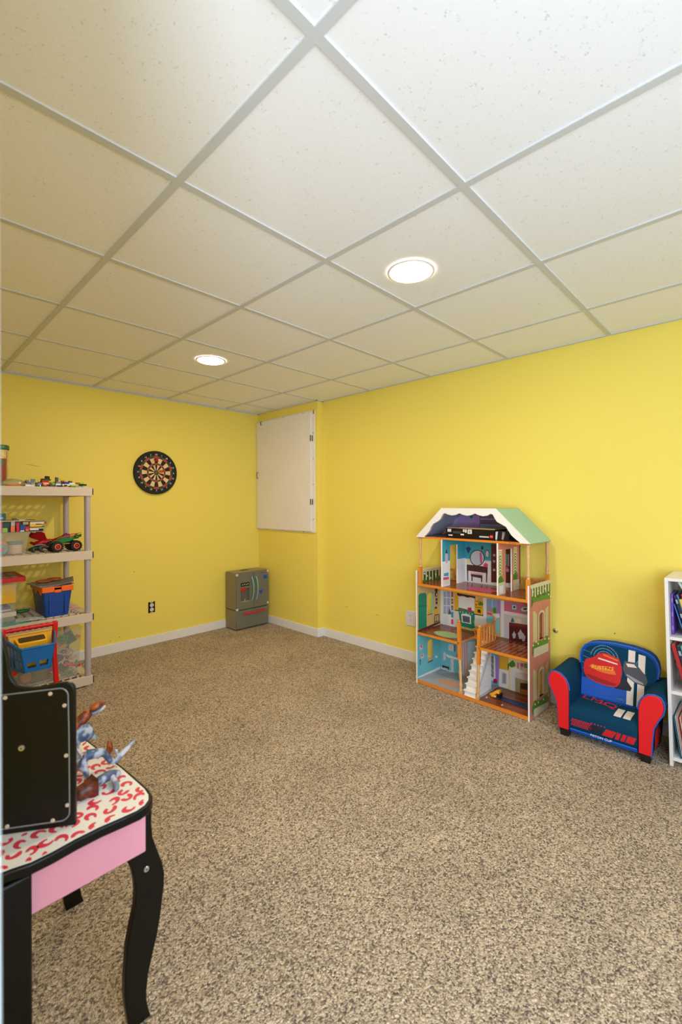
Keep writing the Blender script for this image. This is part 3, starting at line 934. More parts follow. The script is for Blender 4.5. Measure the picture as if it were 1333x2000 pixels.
LEFT_PRINT = [
 ('stovegreen',[(0.015,0.603),(0.033,0.616),(0.099,0.609),(0.11,0.596),(0.112,0.365),(0.097,0.357),(0.014,0.362)]),
 ('darkwood',[(0.015,0.529),(0.11,0.52),(0.11,0.516),(0.015,0.525)]),
 ('darkwood',[(0.253,0.607),(0.25,0.599),(0.242,0.594),(0.232,0.593),(0.222,0.596),(0.215,0.604),(0.212,0.613),(0.215,0.621),(0.222,0.626),(0.233,0.627),(0.243,0.623),(0.25,0.616)]),
 ('darkwood',[(0.253,0.575),(0.25,0.567),(0.242,0.562),(0.232,0.561),(0.222,0.565),(0.215,0.573),(0.212,0.581),(0.215,0.589),(0.222,0.595),(0.232,0.595),(0.242,0.592),(0.25,0.584)]),
 ('darkwood',[(0.25,0.54),(0.248,0.535),(0.243,0.531),(0.236,0.531),(0.229,0.533),(0.224,0.538),(0.222,0.544),(0.224,0.549),(0.229,0.553),(0.236,0.553),(0.243,0.551),(0.248,0.546)]),
 ('darkwood',[(0.25,0.515),(0.248,0.51),(0.243,0.507),(0.236,0.506),(0.229,0.509),(0.223,0.514),(0.222,0.52),(0.224,0.525),(0.229,0.528),(0.236,0.529),(0.243,0.526),(0.248,0.521)]),
 ('cream',[(0.247,0.575),(0.245,0.571),(0.241,0.569),(0.235,0.57),(0.23,0.573),(0.228,0.578),(0.23,0.583),(0.235,0.585),(0.241,0.584),(0.245,0.58)]),
 ('darkwood',[(0.208,0.437),(0.267,0.431),(0.267,0.424),(0.208,0.43)]),
 ('darkwood',[(0.208,0.431),(0.217,0.429),(0.209,0.35),(0.201,0.349)]),
 ('darkwood',[(0.259,0.425),(0.269,0.424),(0.272,0.356),(0.262,0.356)]),
 ('darkwood',[(0.231,0.427),(0.237,0.426),(0.235,0.352),(0.228,0.352)]),
 ('darkwood',[(0.204,0.387),(0.27,0.383),(0.27,0.379),(0.204,0.381)]),
 ('darkwood',[(0.212,0.488),(0.232,0.493),(0.243,0.478),(0.231,0.473),(0.212,0.479)]),
 ('kyellow',[(0.204,0.478),(0.259,0.473),(0.259,0.433),(0.204,0.436)]),
 ('white',[(0.007,0.345),(0.278,0.359),(0.278,0.35),(0.035,0.339)]),
 ('maroonfloor',[(0.007,0.362),(0.278,0.377),(0.278,0.359),(0.007,0.345)]),
 ('palepink',[(0.024,0.242),(0.06,0.249),(0.063,0.222),(0.027,0.222)]),
 ('potred',[(0.038,0.247),(0.053,0.248),(0.055,0.231),(0.042,0.232)]),
 ('palepink',[(0.045,0.186),(0.074,0.187),(0.074,0.155),(0.045,0.158)]),
 ('potred',[(0.049,0.183),(0.063,0.182),(0.064,0.17),(0.052,0.171)]),
 ('darkwood',[(0.027,0.156),(0.038,0.154),(0.034,0.116),(0.028,0.115)]),
 ('white',[(0.245,0.122),(0.242,0.117),(0.234,0.116),(0.224,0.118),(0.216,0.123),(0.213,0.129),(0.216,0.134),(0.224,0.135),(0.234,0.133),(0.242,0.128)]),
 ('white',[(0.005,0.04),(0.276,0.043),(0.276,0.022),(0.005,0.031)]),
 ('fencegreen',[(0.052,0.759),(0.281,0.757),(0.28,0.678),(0.052,0.684)]),
 ('cream',[(0.063,0.76),(0.076,0.76),(0.075,0.694),(0.063,0.694)]),
 ('cream',[(0.102,0.76),(0.114,0.76),(0.114,0.693),(0.101,0.694)]),
 ('cream',[(0.14,0.76),(0.153,0.76),(0.153,0.692),(0.14,0.693)]),
 ('cream',[(0.18,0.76),(0.193,0.759),(0.193,0.692),(0.179,0.692)]),
 ('cream',[(0.22,0.759),(0.233,0.759),(0.233,0.691),(0.22,0.691)]),
 ('cream',[(0.261,0.759),(0.275,0.759),(0.274,0.69),(0.261,0.69)]),
 ('flower',[(0.1,0.746),(0.097,0.741),(0.089,0.74),(0.081,0.743),(0.078,0.748),(0.081,0.752),(0.089,0.753),(0.097,0.751)]),
 ('flower',[(0.13,0.727),(0.126,0.723),(0.118,0.722),(0.111,0.724),(0.107,0.729),(0.111,0.734),(0.119,0.735),(0.126,0.732)]),
 ('flower',[(0.171,0.707),(0.168,0.702),(0.16,0.701),(0.152,0.704),(0.148,0.709),(0.152,0.714),(0.16,0.715),(0.168,0.712)]),
 ('flower',[(0.092,0.699),(0.089,0.694),(0.081,0.693),(0.073,0.696),(0.07,0.701),(0.074,0.706),(0.081,0.706),(0.089,0.704)]),
 ('flower',[(0.237,0.726),(0.234,0.721),(0.225,0.72),(0.217,0.723),(0.214,0.728),(0.217,0.733),(0.225,0.734),(0.234,0.731)]),
 ('flower',[(0.28,0.682),(0.277,0.678),(0.268,0.677),(0.26,0.68),(0.257,0.685),(0.26,0.69),(0.269,0.69),(0.277,0.687)]),
 ('plantgreen',[(0.052,0.699),(0.089,0.712),(0.126,0.69),(0.163,0.699),(0.202,0.681),(0.233,0.708),(0.273,0.713),(0.28,0.678),(0.052,0.684)]),
]
RIGHT_PRINT = [
 ('fencegreen',[(0.028,0.752),(0.3,0.753),(0.299,0.655),(0.252,0.662),(0.057,0.67),(0.023,0.637)]),
 ('palestone',[(0.012,0.772),(0.315,0.768),(0.31,0.75),(0.024,0.753)]),
 ('palestone',[(0.037,0.753),(0.053,0.753),(0.053,0.706),(0.036,0.707)]),
 ('palestone',[(0.073,0.753),(0.09,0.753),(0.089,0.706),(0.072,0.706)]),
 ('palestone',[(0.11,0.753),(0.127,0.753),(0.127,0.706),(0.109,0.706)]),
 ('palestone',[(0.147,0.753),(0.165,0.753),(0.165,0.705),(0.147,0.706)]),
 ('palestone',[(0.186,0.753),(0.204,0.753),(0.204,0.705),(0.185,0.705)]),
 ('palestone',[(0.225,0.753),(0.244,0.753),(0.243,0.704),(0.225,0.705)]),
 ('palestone',[(0.265,0.753),(0.284,0.753),(0.283,0.704),(0.265,0.704)]),
 ('flower',[(0.059,0.73),(0.056,0.726),(0.049,0.725),(0.042,0.728),(0.039,0.733),(0.042,0.737),(0.049,0.738),(0.056,0.735)]),
 ('flower',[(0.093,0.7),(0.09,0.696),(0.083,0.696),(0.075,0.699),(0.072,0.704),(0.075,0.708),(0.083,0.708),(0.09,0.705)]),
 ('flower',[(0.132,0.727),(0.129,0.723),(0.122,0.722),(0.114,0.725),(0.111,0.73),(0.114,0.734),(0.122,0.735),(0.129,0.732)]),
 ('flower',[(0.172,0.707),(0.169,0.703),(0.161,0.702),(0.154,0.705),(0.151,0.71),(0.154,0.714),(0.161,0.715),(0.169,0.712)]),
 ('flower',[(0.236,0.726),(0.233,0.721),(0.225,0.721),(0.217,0.724),(0.214,0.729),(0.217,0.733),(0.225,0.734),(0.233,0.731)]),
 ('flower',[(0.287,0.683),(0.284,0.679),(0.276,0.678),(0.268,0.681),(0.264,0.686),(0.268,0.691),(0.276,0.691),(0.284,0.688)]),
 ('flower',[(0.316,0.668),(0.312,0.663),(0.304,0.662),(0.296,0.666),(0.293,0.671),(0.296,0.675),(0.304,0.676),(0.312,0.673)]),
 ('plantgreen',[(0.032,0.695),(0.074,0.703),(0.117,0.686),(0.161,0.701),(0.215,0.686),(0.248,0.715),(0.271,0.685),(0.29,0.656),(0.188,0.666),(0.057,0.672)]),
 ('shutter',[(0.048,0.622),(0.073,0.618),(0.103,0.595),(0.106,0.437),(0.046,0.443)]),
 ('shutter',[(0.224,0.6),(0.251,0.614),(0.27,0.618),(0.268,0.435),(0.222,0.434)]),
 ('palestone',[(0.107,0.591),(0.112,0.608),(0.134,0.619),(0.165,0.621),(0.196,0.612),(0.214,0.594),(0.213,0.436),(0.106,0.44)]),
 ('palestone',[(0.058,0.404),(0.268,0.394),(0.268,0.342),(0.058,0.351)]),
 ('plantgreen',[(0.038,0.42),(0.063,0.432),(0.08,0.446),(0.106,0.426),(0.141,0.433),(0.185,0.423),(0.231,0.443),(0.273,0.434),(0.268,0.39),(0.058,0.404),(0.045,0.365),(0.033,0.372)]),
 ('flower',[(0.06,0.422),(0.057,0.418),(0.05,0.418),(0.044,0.421),(0.041,0.426),(0.044,0.43),(0.05,0.43),(0.057,0.427)]),
 ('flower',[(0.098,0.435),(0.095,0.431),(0.089,0.43),(0.082,0.434),(0.079,0.439),(0.082,0.443),(0.089,0.443),(0.095,0.44)]),
 ('flower',[(0.128,0.417),(0.125,0.413),(0.119,0.413),(0.112,0.416),(0.109,0.422),(0.112,0.426),(0.119,0.426),(0.126,0.423)]),
 ('flower',[(0.227,0.425),(0.224,0.421),(0.217,0.421),(0.21,0.424),(0.207,0.429),(0.21,0.433),(0.217,0.434),(0.224,0.43)]),
 ('flower',[(0.286,0.414),(0.283,0.41),(0.276,0.41),(0.268,0.413),(0.265,0.419),(0.269,0.423),(0.276,0.423),(0.283,0.42)]),
 ('shutter',[(0.045,0.285),(0.07,0.28),(0.095,0.258),(0.103,0.098),(0.047,0.104)]),
 ('shutter',[(0.22,0.262),(0.239,0.272),(0.267,0.279),(0.265,0.082),(0.218,0.088)]),
 ('palestone',[(0.108,0.258),(0.113,0.275),(0.139,0.284),(0.175,0.279),(0.211,0.26),(0.209,0.087),(0.107,0.104)]),
 ('palestone',[(0.055,0.056),(0.264,0.035),(0.264,0.002),(0.055,0.007)]),
 ('plantgreen',[(0.03,0.068),(0.068,0.105),(0.102,0.087),(0.164,0.079),(0.228,0.086),(0.256,0.096),(0.274,0.034),(0.055,0.056),(0.042,0.028),(0.03,0.04)]),
 ('flower',[(0.081,0.076),(0.078,0.072),(0.072,0.073),(0.066,0.076),(0.064,0.082),(0.066,0.085),(0.072,0.085),(0.078,0.082)]),
 ('flower',[(0.124,0.073),(0.121,0.07),(0.115,0.07),(0.109,0.073),(0.107,0.079),(0.109,0.083),(0.115,0.083),(0.122,0.079)]),
 ('flower',[(0.2,0.068),(0.197,0.064),(0.191,0.064),(0.184,0.068),(0.182,0.074),(0.185,0.078),(0.191,0.077),(0.197,0.074)]),
 ('flower',[(0.274,0.072),(0.271,0.068),(0.265,0.068),(0.258,0.072),(0.255,0.077),(0.258,0.081),(0.265,0.081),(0.272,0.077)]),
]
UPL_PRINT = [
 ('silver',[(0.072,0.878),(0.07,0.863),(0.064,0.85),(0.056,0.844),(0.046,0.845),(0.038,0.853),(0.033,0.866),(0.031,0.882),(0.033,0.898),(0.039,0.91),(0.047,0.917),(0.056,0.916),(0.065,0.908),(0.07,0.895)]),
 ('mirror_rim',[(0.047,0.934),(0.055,0.937),(0.065,0.908),(0.039,0.91)]),
 ('tealcloth',[(0.02,0.779),(0.075,0.779),(0.075,0.756),(0.02,0.759)]),
 ('pinkdeep',[(0.012,0.752),(0.079,0.75),(0.079,0.733),(0.012,0.735)]),
 ('cream',[(0.016,0.733),(0.075,0.733),(0.075,0.703),(0.016,0.704)]),
]
UPR_PRINT = [
 ('cream',[(0.004,0.965),(0.051,0.963),(0.049,0.778),(0.002,0.778)]),
 ('plantgreen',[(0.007,0.93),(0.044,0.912),(0.047,0.917),(0.013,0.932)]),
 ('plantgreen',[(0.046,0.927),(0.01,0.915),(0.006,0.92),(0.041,0.93)]),
 ('plantgreen',[(0.007,0.913),(0.044,0.894),(0.047,0.899),(0.013,0.915)]),
 ('plantgreen',[(0.046,0.909),(0.009,0.898),(0.006,0.903),(0.041,0.912)]),
 ('plantgreen',[(0.007,0.896),(0.044,0.877),(0.047,0.882),(0.012,0.897)]),
 ('plantgreen',[(0.046,0.892),(0.009,0.88),(0.006,0.886),(0.041,0.895)]),
 ('plantgreen',[(0.007,0.878),(0.043,0.859),(0.047,0.864),(0.012,0.88)]),
 ('plantgreen',[(0.046,0.874),(0.009,0.863),(0.006,0.868),(0.04,0.877)]),
 ('plantgreen',[(0.007,0.861),(0.043,0.842),(0.047,0.847),(0.012,0.863)]),
 ('plantgreen',[(0.046,0.857),(0.009,0.846),(0.006,0.851),(0.04,0.86)]),
 ('plantgreen',[(0.007,0.844),(0.043,0.824),(0.046,0.829),(0.012,0.845)]),
 ('plantgreen',[(0.046,0.839),(0.009,0.828),(0.006,0.834),(0.04,0.842)]),
 ('plantgreen',[(0.006,0.826),(0.043,0.807),(0.046,0.812),(0.012,0.828)]),
 ('plantgreen',[(0.046,0.822),(0.009,0.811),(0.006,0.816),(0.04,0.825)]),
 ('brickline',[(0.004,0.954),(0.051,0.951),(0.051,0.948),(0.004,0.951)]),
 ('brickline',[(0.004,0.943),(0.051,0.94),(0.05,0.937),(0.004,0.94)]),
 ('cream',[(0.203,0.966),(0.255,0.963),(0.253,0.772),(0.201,0.773)]),
 ('plantgreen',[(0.207,0.929),(0.248,0.91),(0.251,0.915),(0.213,0.931)]),
 ('plantgreen',[(0.25,0.925),(0.21,0.913),(0.206,0.919),(0.244,0.928)]),
 ('plantgreen',[(0.207,0.911),(0.248,0.892),(0.251,0.897),(0.213,0.913)]),
 ('plantgreen',[(0.25,0.907),(0.209,0.895),(0.206,0.901),(0.244,0.91)]),
 ('plantgreen',[(0.207,0.893),(0.247,0.874),(0.251,0.879),(0.213,0.895)]),
 ('plantgreen',[(0.25,0.89),(0.209,0.878),(0.206,0.883),(0.244,0.892)]),
 ('plantgreen',[(0.207,0.876),(0.247,0.856),(0.251,0.861),(0.213,0.878)]),
 ('plantgreen',[(0.25,0.872),(0.209,0.86),(0.206,0.866),(0.244,0.875)]),
 ('plantgreen',[(0.207,0.858),(0.247,0.839),(0.251,0.844),(0.213,0.86)]),
 ('plantgreen',[(0.25,0.854),(0.209,0.842),(0.206,0.848),(0.244,0.857)]),
 ('plantgreen',[(0.206,0.84),(0.247,0.821),(0.25,0.826),(0.212,0.842)]),
 ('plantgreen',[(0.25,0.836),(0.209,0.825),(0.205,0.83),(0.244,0.839)]),
 ('plantgreen',[(0.206,0.823),(0.247,0.803),(0.25,0.808),(0.212,0.824)]),
 ('plantgreen',[(0.25,0.818),(0.209,0.807),(0.205,0.813),(0.243,0.821)]),
 ('brickline',[(0.203,0.954),(0.255,0.951),(0.255,0.948),(0.203,0.951)]),
 ('brickline',[(0.203,0.943),(0.255,0.939),(0.255,0.936),(0.203,0.94)]),
 ('plantgreen',[(-0.005,0.79),(0.014,0.803),(0.034,0.811),(0.061,0.782),(0.069,0.762),(-0.002,0.766)]),
 ('plantgreen',[(0.197,0.789),(0.219,0.806),(0.241,0.811),(0.262,0.781),(0.253,0.759),(0.201,0.763)]),
 ('palestone',[(-0.01,0.765),(0.089,0.764),(0.086,0.672),(-0.01,0.681)]),
 ('palestone',[(0.193,0.758),(0.284,0.757),(0.279,0.669),(0.192,0.674)]),
 ('white',[(0.01,0.748),(0.065,0.746),(0.06,0.7),(0.009,0.702)]),
]
PC = dict(bathteal=(126, 208, 214), brickline=(190, 110, 92), brickwhite=(182, 204, 220), closetwood=(92, 32, 26), cream=(238, 220, 176), darkwood=(70, 32, 24),
          diamond=(120, 124, 140), dresser=(88, 30, 28), dresserhi=(120, 44, 36), fencegreen=(46, 96, 40), flower=(240, 230, 180), frameblue=(120, 160, 166),
          greycloth=(160, 150, 156), hearthdark=(64, 44, 30), kyellow=(232, 178, 40), lilac=(196, 150, 200), lilac2=(170, 130, 196), magenta=(190, 20, 80),
          maroonfloor=(92, 40, 36), mirror_glass=(208, 208, 214), mirror_rim=(70, 50, 54), navyblue=(60, 60, 124), orange2=(226, 150, 60), orangewood=(190, 96, 36),
          ovenglass=(96, 90, 110), palegrey=(212, 206, 206), palepink=(232, 184, 190), palestone=(214, 202, 166), paleyellow=(240, 222, 150), paneblue=(164, 178, 206),
          paneline=(216, 200, 150), pinkdeep=(222, 70, 140), pinkwall=(214, 104, 148), plantgreen=(70, 130, 40), potred=(214, 40, 70), shelfbrown=(150, 90, 60),
          shutter=(206, 186, 130), silver=(196, 192, 206), skyblue=(136, 166, 206), slatepurple=(94, 86, 130), stone=(166, 156, 120), stovegreen=(26, 134, 100),
          tealcloth=(70, 164, 180), vanitywood=(82, 34, 34), white=(234, 230, 226))


def pm(c):
    return mat('print_' + c, PC[c], 0.4)


def printed(m, lst, fn, step=0.00003, base=0.00015):
    for i, (c, pts) in enumerate(lst):
        d = base + i * step
        m.poly([fn(a, b, d) for a, b in pts], pm(c))


DWHITE = mat('dollhouse_white', (242, 238, 232), 0.4)
DEDGE = mat('dollhouse_edge_orange', (222, 134, 40), 0.4)
DW = wood_mat('dollhouse_wood', (196, 120, 52), (222, 152, 80), 20, 0.45, axis=2)
DPALE = wood_mat('dollhouse_turned_wood', (206, 156, 96), (226, 184, 128), 20, 0.5, axis=2)
DFLOOR = wood_mat('dollhouse_floor_print', (104, 50, 26), (150, 76, 38), 9, 0.25, axis=0)
ROOFG = mat('dollhouse_roof_green', (156, 196, 168), 0.5, var=0.03, vscale=120)
BRICK = mat('dollhouse_brick', (206, 126, 104), 0.5)
TEALW = mat('dollhouse_teal', (64, 166, 178), 0.5)
BATHW = mat('dollhouse_bathwall', (112, 188, 196), 0.5)
KITW = mat('dollhouse_kitchenwall', (212, 178, 108), 0.5, var=0.08, vscale=60)
LAVW = mat('dollhouse_attic_lavender', (186, 148, 206), 0.5)
SLATEW = mat('dollhouse_attic_slate', (172, 172, 192), 0.5)
YELW = mat('dollhouse_living_yellow', (214, 176, 60), 0.5)

HW, HD, PT = 0.789, 0.300, 0.009
dh = thing('dollhouse', 'tall wooden dollhouse with green roof and white scalloped gable against yellow wall', 'dollhouse', (2.602, 1.786, 0), R(-92.035))


def panel_with_windows(m, x0, x1, top, wins, mt, edge):
    """side panel in the depth/height plane; wins = (w0, w1, z0, z1) with arched heads; bottom z .0"""
    fn = lambda a, b, d: (d, a, b)
    w0, w1 = wins[0][0], wins[0][1]
    m.box(x0, 0, 0.0, x1, w0, top, mt)
    m.box(x0, w1, 0.0, x1, HD, top, mt)
    z = 0.0
    for (a, b, lo, hi) in wins:
        m.box(x0, a, z, x1, b, lo, mt)
        z = hi
    for i, (a, b, lo, hi) in enumerate(wins):
        nxt = wins[i + 1][2] if i + 1 < len(wins) else top
        # piece over the arch (its bottom follows the arch), filled up to the crown by the box above
        r = (b - a) / 2
        c = (a + b) / 2
        arc = [(c + r * math.cos(PI * k / 10), hi - r * 0.6 + r * 0.6 * math.sin(PI * k / 10)) for k in range(11)]
        m.prism([(a, hi)] + arc[::-1][0:6] + [(c, hi)], fn, x0, x1, mt)
        m.prism([(c, hi)] + arc[::-1][5:] + [(b, hi)], fn, x0, x1, mt)
        if i + 1 == len(wins):
            m.box(x0, a, hi, x1, b, top, mt)
        # pale cut edge of the opening
        ring = [(a, lo), (b, lo)] + arc
        n = len(ring)
        for k in range(n):
            p, q = ring[k], ring[(k + 1) % n]
            m.add([(x0, p[0], p[1]), (x1, p[0], p[1]), (x1, q[0], q[1]), (x0, q[0], q[1])], [(0, 1, 2, 3)], edge)
    m.box(x0 - .0004, -0.0012, 0.0, x1 + .0004, 0.0, top, edge)
    m.box(x0, 0, top, x1, HD, top + 0.0012, edge)


# left and right outer panels
m = MB()
panel_with_windows(m, 0.0, PT, 0.777, [(0.122, 0.190, 0.108, 0.268), (0.124, 0.192, 0.446, 0.604)], BATHW, DWHITE)
fn = lambda a, b, d: (PT + d, a, b)
m.poly([fn(a, b, .0001) for a, b in ((0.001, 0.355), (0.122, 0.355), (0.122, 0.603), (0.19, 0.603), (0.19, 0.675), (0.001, 0.675))], KITW)
m.poly([fn(a, b, .0001) for a, b in ((0.122, 0.355), (0.299, 0.355), (0.299, 0.675), (0.19, 0.675), (0.193, 0.604), (0.193, 0.445), (0.122, 0.445))], KITW)
m.poly([fn(a, b, .0001) for a, b in ((0.001, 0.691), (0.299, 0.691), (0.299, 0.777), (0.001, 0.777))], pm('palestone'))
printed(m, LEFT_PRINT, fn)
m.build('side_panel', dh, smooth=20)['label'] = 'left panel with teal bathroom and kitchen pictures inside'
m = MB()
panel_with_windows(m, HW - PT, HW, 0.770, [(0.131, 0.198, 0.100, 0.258), (0.134, 0.201, 0.438, 0.594)], BRICK, DWHITE)
fn = lambda a, b, d: (HW + d, a, b)
bl = pm('brickline')
for k in range(58):
    z = 0.03 + k * 0.0105
    if 0.10 < z < 0.26 or 0.438 < z < 0.594:
        m.poly([fn(0.002, z, .0001), fn(0.12, z, .0001), fn(0.12, z + .0016, .0001), fn(0.002, z + .0016, .0001)], bl)
        m.poly([fn(0.212, z, .0001), fn(0.298, z, .0001), fn(0.298, z + .0016, .0001), fn(0.212, z + .0016, .0001)], bl)
    else:
        m.poly([fn(0.002, z, .0001), fn(0.298, z, .0001), fn(0.298, z + .0016, .0001), fn(0.002, z + .0016, .0001)], bl)
# stop the window trims from filling the openings: they are drawn as rings
for c, pts in RIGHT_PRINT:
    pass
holes = {0: (0.131, 0.198, 0.100, 0.258), 1: (0.134, 0.201, 0.438, 0.594)}


def ring_trim(m, a, b, lo, hi, wdt, mt):
    r, c = (b - a) / 2, (a + b) / 2
    inn = [(a, lo), ] + [(c - r * math.cos(PI * k / 10), hi - r * .6 + r * .6 * math.sin(PI * k / 10)) for k in range(11)] + [(b, lo)]
    r2 = r + wdt
    out = [(a - wdt, lo), ] + [(c - r2 * math.cos(PI * k / 10), hi - r * .6 + (r * .6 + wdt) * math.sin(PI * k / 10)) for k in range(11)] + [(b + wdt, lo)]
    for k in range(len(inn) - 1):
        m.poly([fn(*inn[k], .0012), fn(*inn[k + 1], .0012), fn(*out[k + 1], .0012), fn(*out[k], .0012)], mt)


skip = [(c, p) for c, p in RIGHT_PRINT if not (c == 'palestone' and len(p) in (7, 8))]
printed(m, skip, fn)
for a, b, lo, hi in holes.values():
    ring_trim(m, a, b, lo, hi, 0.014, pm('palestone'))
m.build('side_panel', dh, smooth=20)['label'] = 'right panel printed with pink brick, shutters and flower boxes'

# back panel of the two lower floors, and of the bedroom
m = MB()
yb = 0.289
m.box(PT, yb, 0.0, HW - PT, HD, 0.675, DWHITE)
fb = lambda a, b, d: (a, yb - d, b)
m.poly([fb(*p, .0001) for p in ((PT, .02), (.46, .02), (.46, .34), (PT, .34))], BATHW)
m.poly([fb(*p, .0001) for p in ((.46, .02), (.78, .02), (.78, .34), (.46, .34))], YELW)
m.poly([fb(*p, .0001) for p in ((PT, .35), (.78, .35), (.78, .675), (PT, .675))], KITW)
low = [(c, [(max(PT, min(HW - PT - .001, a)), min(b, 0.674)) for a, b in p]) for c, p in BACK_PRINT if max(q[1] for q in p) < 0.69]
fix = []
for c, p in low:
    if max(q[1] for q in p) < 0.45 and min(q[1] for q in p) < 0.25:      # ground floor pictures stop at the ceiling
        p = [(a, min(b, 0.338)) for a, b in p]
    fix.append((c, p))
printed(m, fix, fb)
m.build('back_panel', dh, smooth=20)
m = MB()
m.box(0.204, yb, 0.691, 0.603, HD, 1.004, DWHITE)
m.poly([fb(*p, .0001) for p in ((.213, .855), (.594, .855), (.594, 1.004), (.213, 1.004))], TEALW)
m.poly([fb(*p, .0001) for p in ((.213, .848), (.594, .848), (.594, .856), (.213, .856))], pm('palegrey'))
for k in range(12):
    u = 0.225 + k * 0.03
    m.poly([fb(*p, .0001) for p in ((u, .71), (u + .0015, .71), (u + .0015, .845), (u, .845))], pm('palegrey'))
printed(m, [(c, p) for c, p in BACK_PRINT if max(q[1] for q in p) >= 0.69], fb)
m.build('back_panel', dh, smooth=20)


# floors: printed top, orange wooden edge strip in front
def floor_board(name, cells, z0, z1, topm, extra=None, label=None):
    m = MB()
    for (x0, x1, y0, y1) in cells:
        m.box(x0, y0 + 0.004, z0, x1, y1, z1 - 0.0006, DW)
        m.box(x0, y0 + 0.004, z1 - 0.0006, x1, y1, z1, topm)
        m.box(x0, y0, z0, x1, y0 + 0.004, z1, DEDGE)
    if extra:
        extra(m, z1)
    o = m.build(name, dh, smooth=20)
    return o


def rug(m, cx, cy, rx, ry, z, mt, mt2=None):
    m.poly([(a, b, z + 0.0002) for a, b in ell(cx, cy, rx, ry, 32)], mt)
    if mt2:
        for q in (0.8, 0.55, 0.3):
            for k in range(32):
                a0, a1 = 2 * PI * k / 32, 2 * PI * (k + 1) / 32
                m.poly([(cx + rx * q * math.cos(a0), cy + ry * q * math.sin(a0), z + .0004), (cx + rx * q * math.cos(a1), cy + ry * q * math.sin(a1), z + .0004),
                        (cx + rx * (q - .07) * math.cos(a1), cy + ry * (q - .07) * math.sin(a1), z + .0004), (cx + rx * (q - .07) * math.cos(a0), cy + ry * (q - .07) * math.sin(a0), z + .0004)], mt2)


CHK1, CHK2 = mat('bath_tile_pale', (206, 206, 204), 0.35), mat('bath_tile_dark', (70, 74, 88), 0.35)
RUGG, RUGG2 = mat('green_rug', (150, 190, 130), 0.7), mat('green_rug_ring', (196, 206, 150), 0.7)
RUGP = mat('pink_rug', (206, 70, 110), 0.4)
RUGB = mat('bath_rug', (206, 156, 124), 0.7)
PALE_BOARD = mat('floor_light_board', (170, 96, 50), 0.25)  # paler strips in the printed dollhouse floor


def base_extra(m, z):
    m.poly([(a, b, z + .0001) for a, b in ((PT, .005), (.46, .005), (.46, yb), (PT, yb))], CHK1)
    for i in range(34):
        y = 0.008 + i * 0.0083
        m.poly([(a, b, z + .0002) for a, b in ((PT, y), (.455, y), (.455, y + .0040), (PT, y + .0040))], CHK2)
    for i in range(52):
        x = 0.012 + i * 0.0086
        m.poly([(a, b, z + .0003) for a, b in ((x, .005), (x + .0026, .005), (x + .0026, yb), (x, yb))], CHK1)
    rug(m, 0.198, 0.094, 0.080, 0.046, z + .0003, RUGB)


def mid_extra(m, z):
    rug(m, 0.190, 0.092, 0.100, 0.062, z, RUGG, RUGG2)
    m.poly([(a, b, z + .0003) for a, b in ((.672, .088), (.676, .078), (.712, .098), (.708, .108))], SLOT)
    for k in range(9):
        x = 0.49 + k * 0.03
        m.poly([(a, b, z + .0001) for a, b in ((x, .01), (x + .012, .01), (x + .012, .28), (x, .28))], PALE_BOARD)


def top_extra(m, z):
    rug(m, 0.44, 0.105, 0.105, 0.062, z, RUGP)


floor_board('floor_board', [(PT, HW - PT, 0, yb)], 0.003, 0.025, DFLOOR, base_extra)
floor_board('floor_board', [(PT, 0.335, 0, yb), (0.335, 0.472, 0.19, yb), (0.472, HW - PT, 0, yb)], 0.338, 0.354, DFLOOR, mid_extra)
floor_board('floor_board', [(PT, HW - PT, 0, HD)], 0.675, 0.691, DFLOOR, top_extra)
floor_board('floor_board', [(0.020, HW - 0.006, 0, HD)], 1.004, 1.017, DFLOOR)

# bedroom walls
m = MB()
x0, x1 = 0.204, 0.213
m.box(x0, 0, 0.691, x1, 0.094, 1.004, DWHITE)
m.box(x0, 0.188, 0.691, x1, yb, 1.004, DWHITE)
m.box(x0, 0.094, 0.961, x1, 0.188, 1.004, DWHITE)
fu = lambda a, b, d: (x1 + d, a, b)
m.poly([fu(*p, .0001) for p in ((.001, .858), (.094, .858), (.094, .961), (.188, .961), (.188, .858), (yb, .858), (yb, 1.004), (.001, 1.004))], TEALW)
for w in (0.01, 0.075, 0.205, 0.25):
    m.poly([fu(*p, .0001) for p in ((w, .71), (w + .0015, .71), (w + .0015, .845), (w, .845))], pm('palegrey'))
printed(m, UPL_PRINT, fu)
m.build('room_wall', dh, smooth=20)['label'] = 'teal and white bedroom wall with doorway'
m = MB()
x0, x1 = 0.594, 0.603
m.box(x0, 0, 0.691, x1, 0.098, 1.004, DWHITE)
m.box(x0, 0.182, 0.691, x1, HD, 1.004, DWHITE)
m.box(x0, 0.098, 0.960, x1, 0.182, 1.004, DWHITE)
fu2 = lambda a, b, d: (x1 + d, a, b)
for q in ((.001, .098, .691, 1.004), (.182, .299, .691, 1.004), (.098, .182, .960, 1.004)):
    m.poly([fu2(*p, .0001) for p in ((q[0], q[2]), (q[1], q[2]), (q[1], q[3]), (q[0], q[3]))], BRICK)
printed(m, [(c, [(min(max(a, .001), .299), max(b, .6915)) for a, b in p]) for c, p in UPR_PRINT], fu2)
m.build('room_wall', dh, smooth=20)['label'] = 'pink brick outside bedroom wall with doorway and trellis prints'

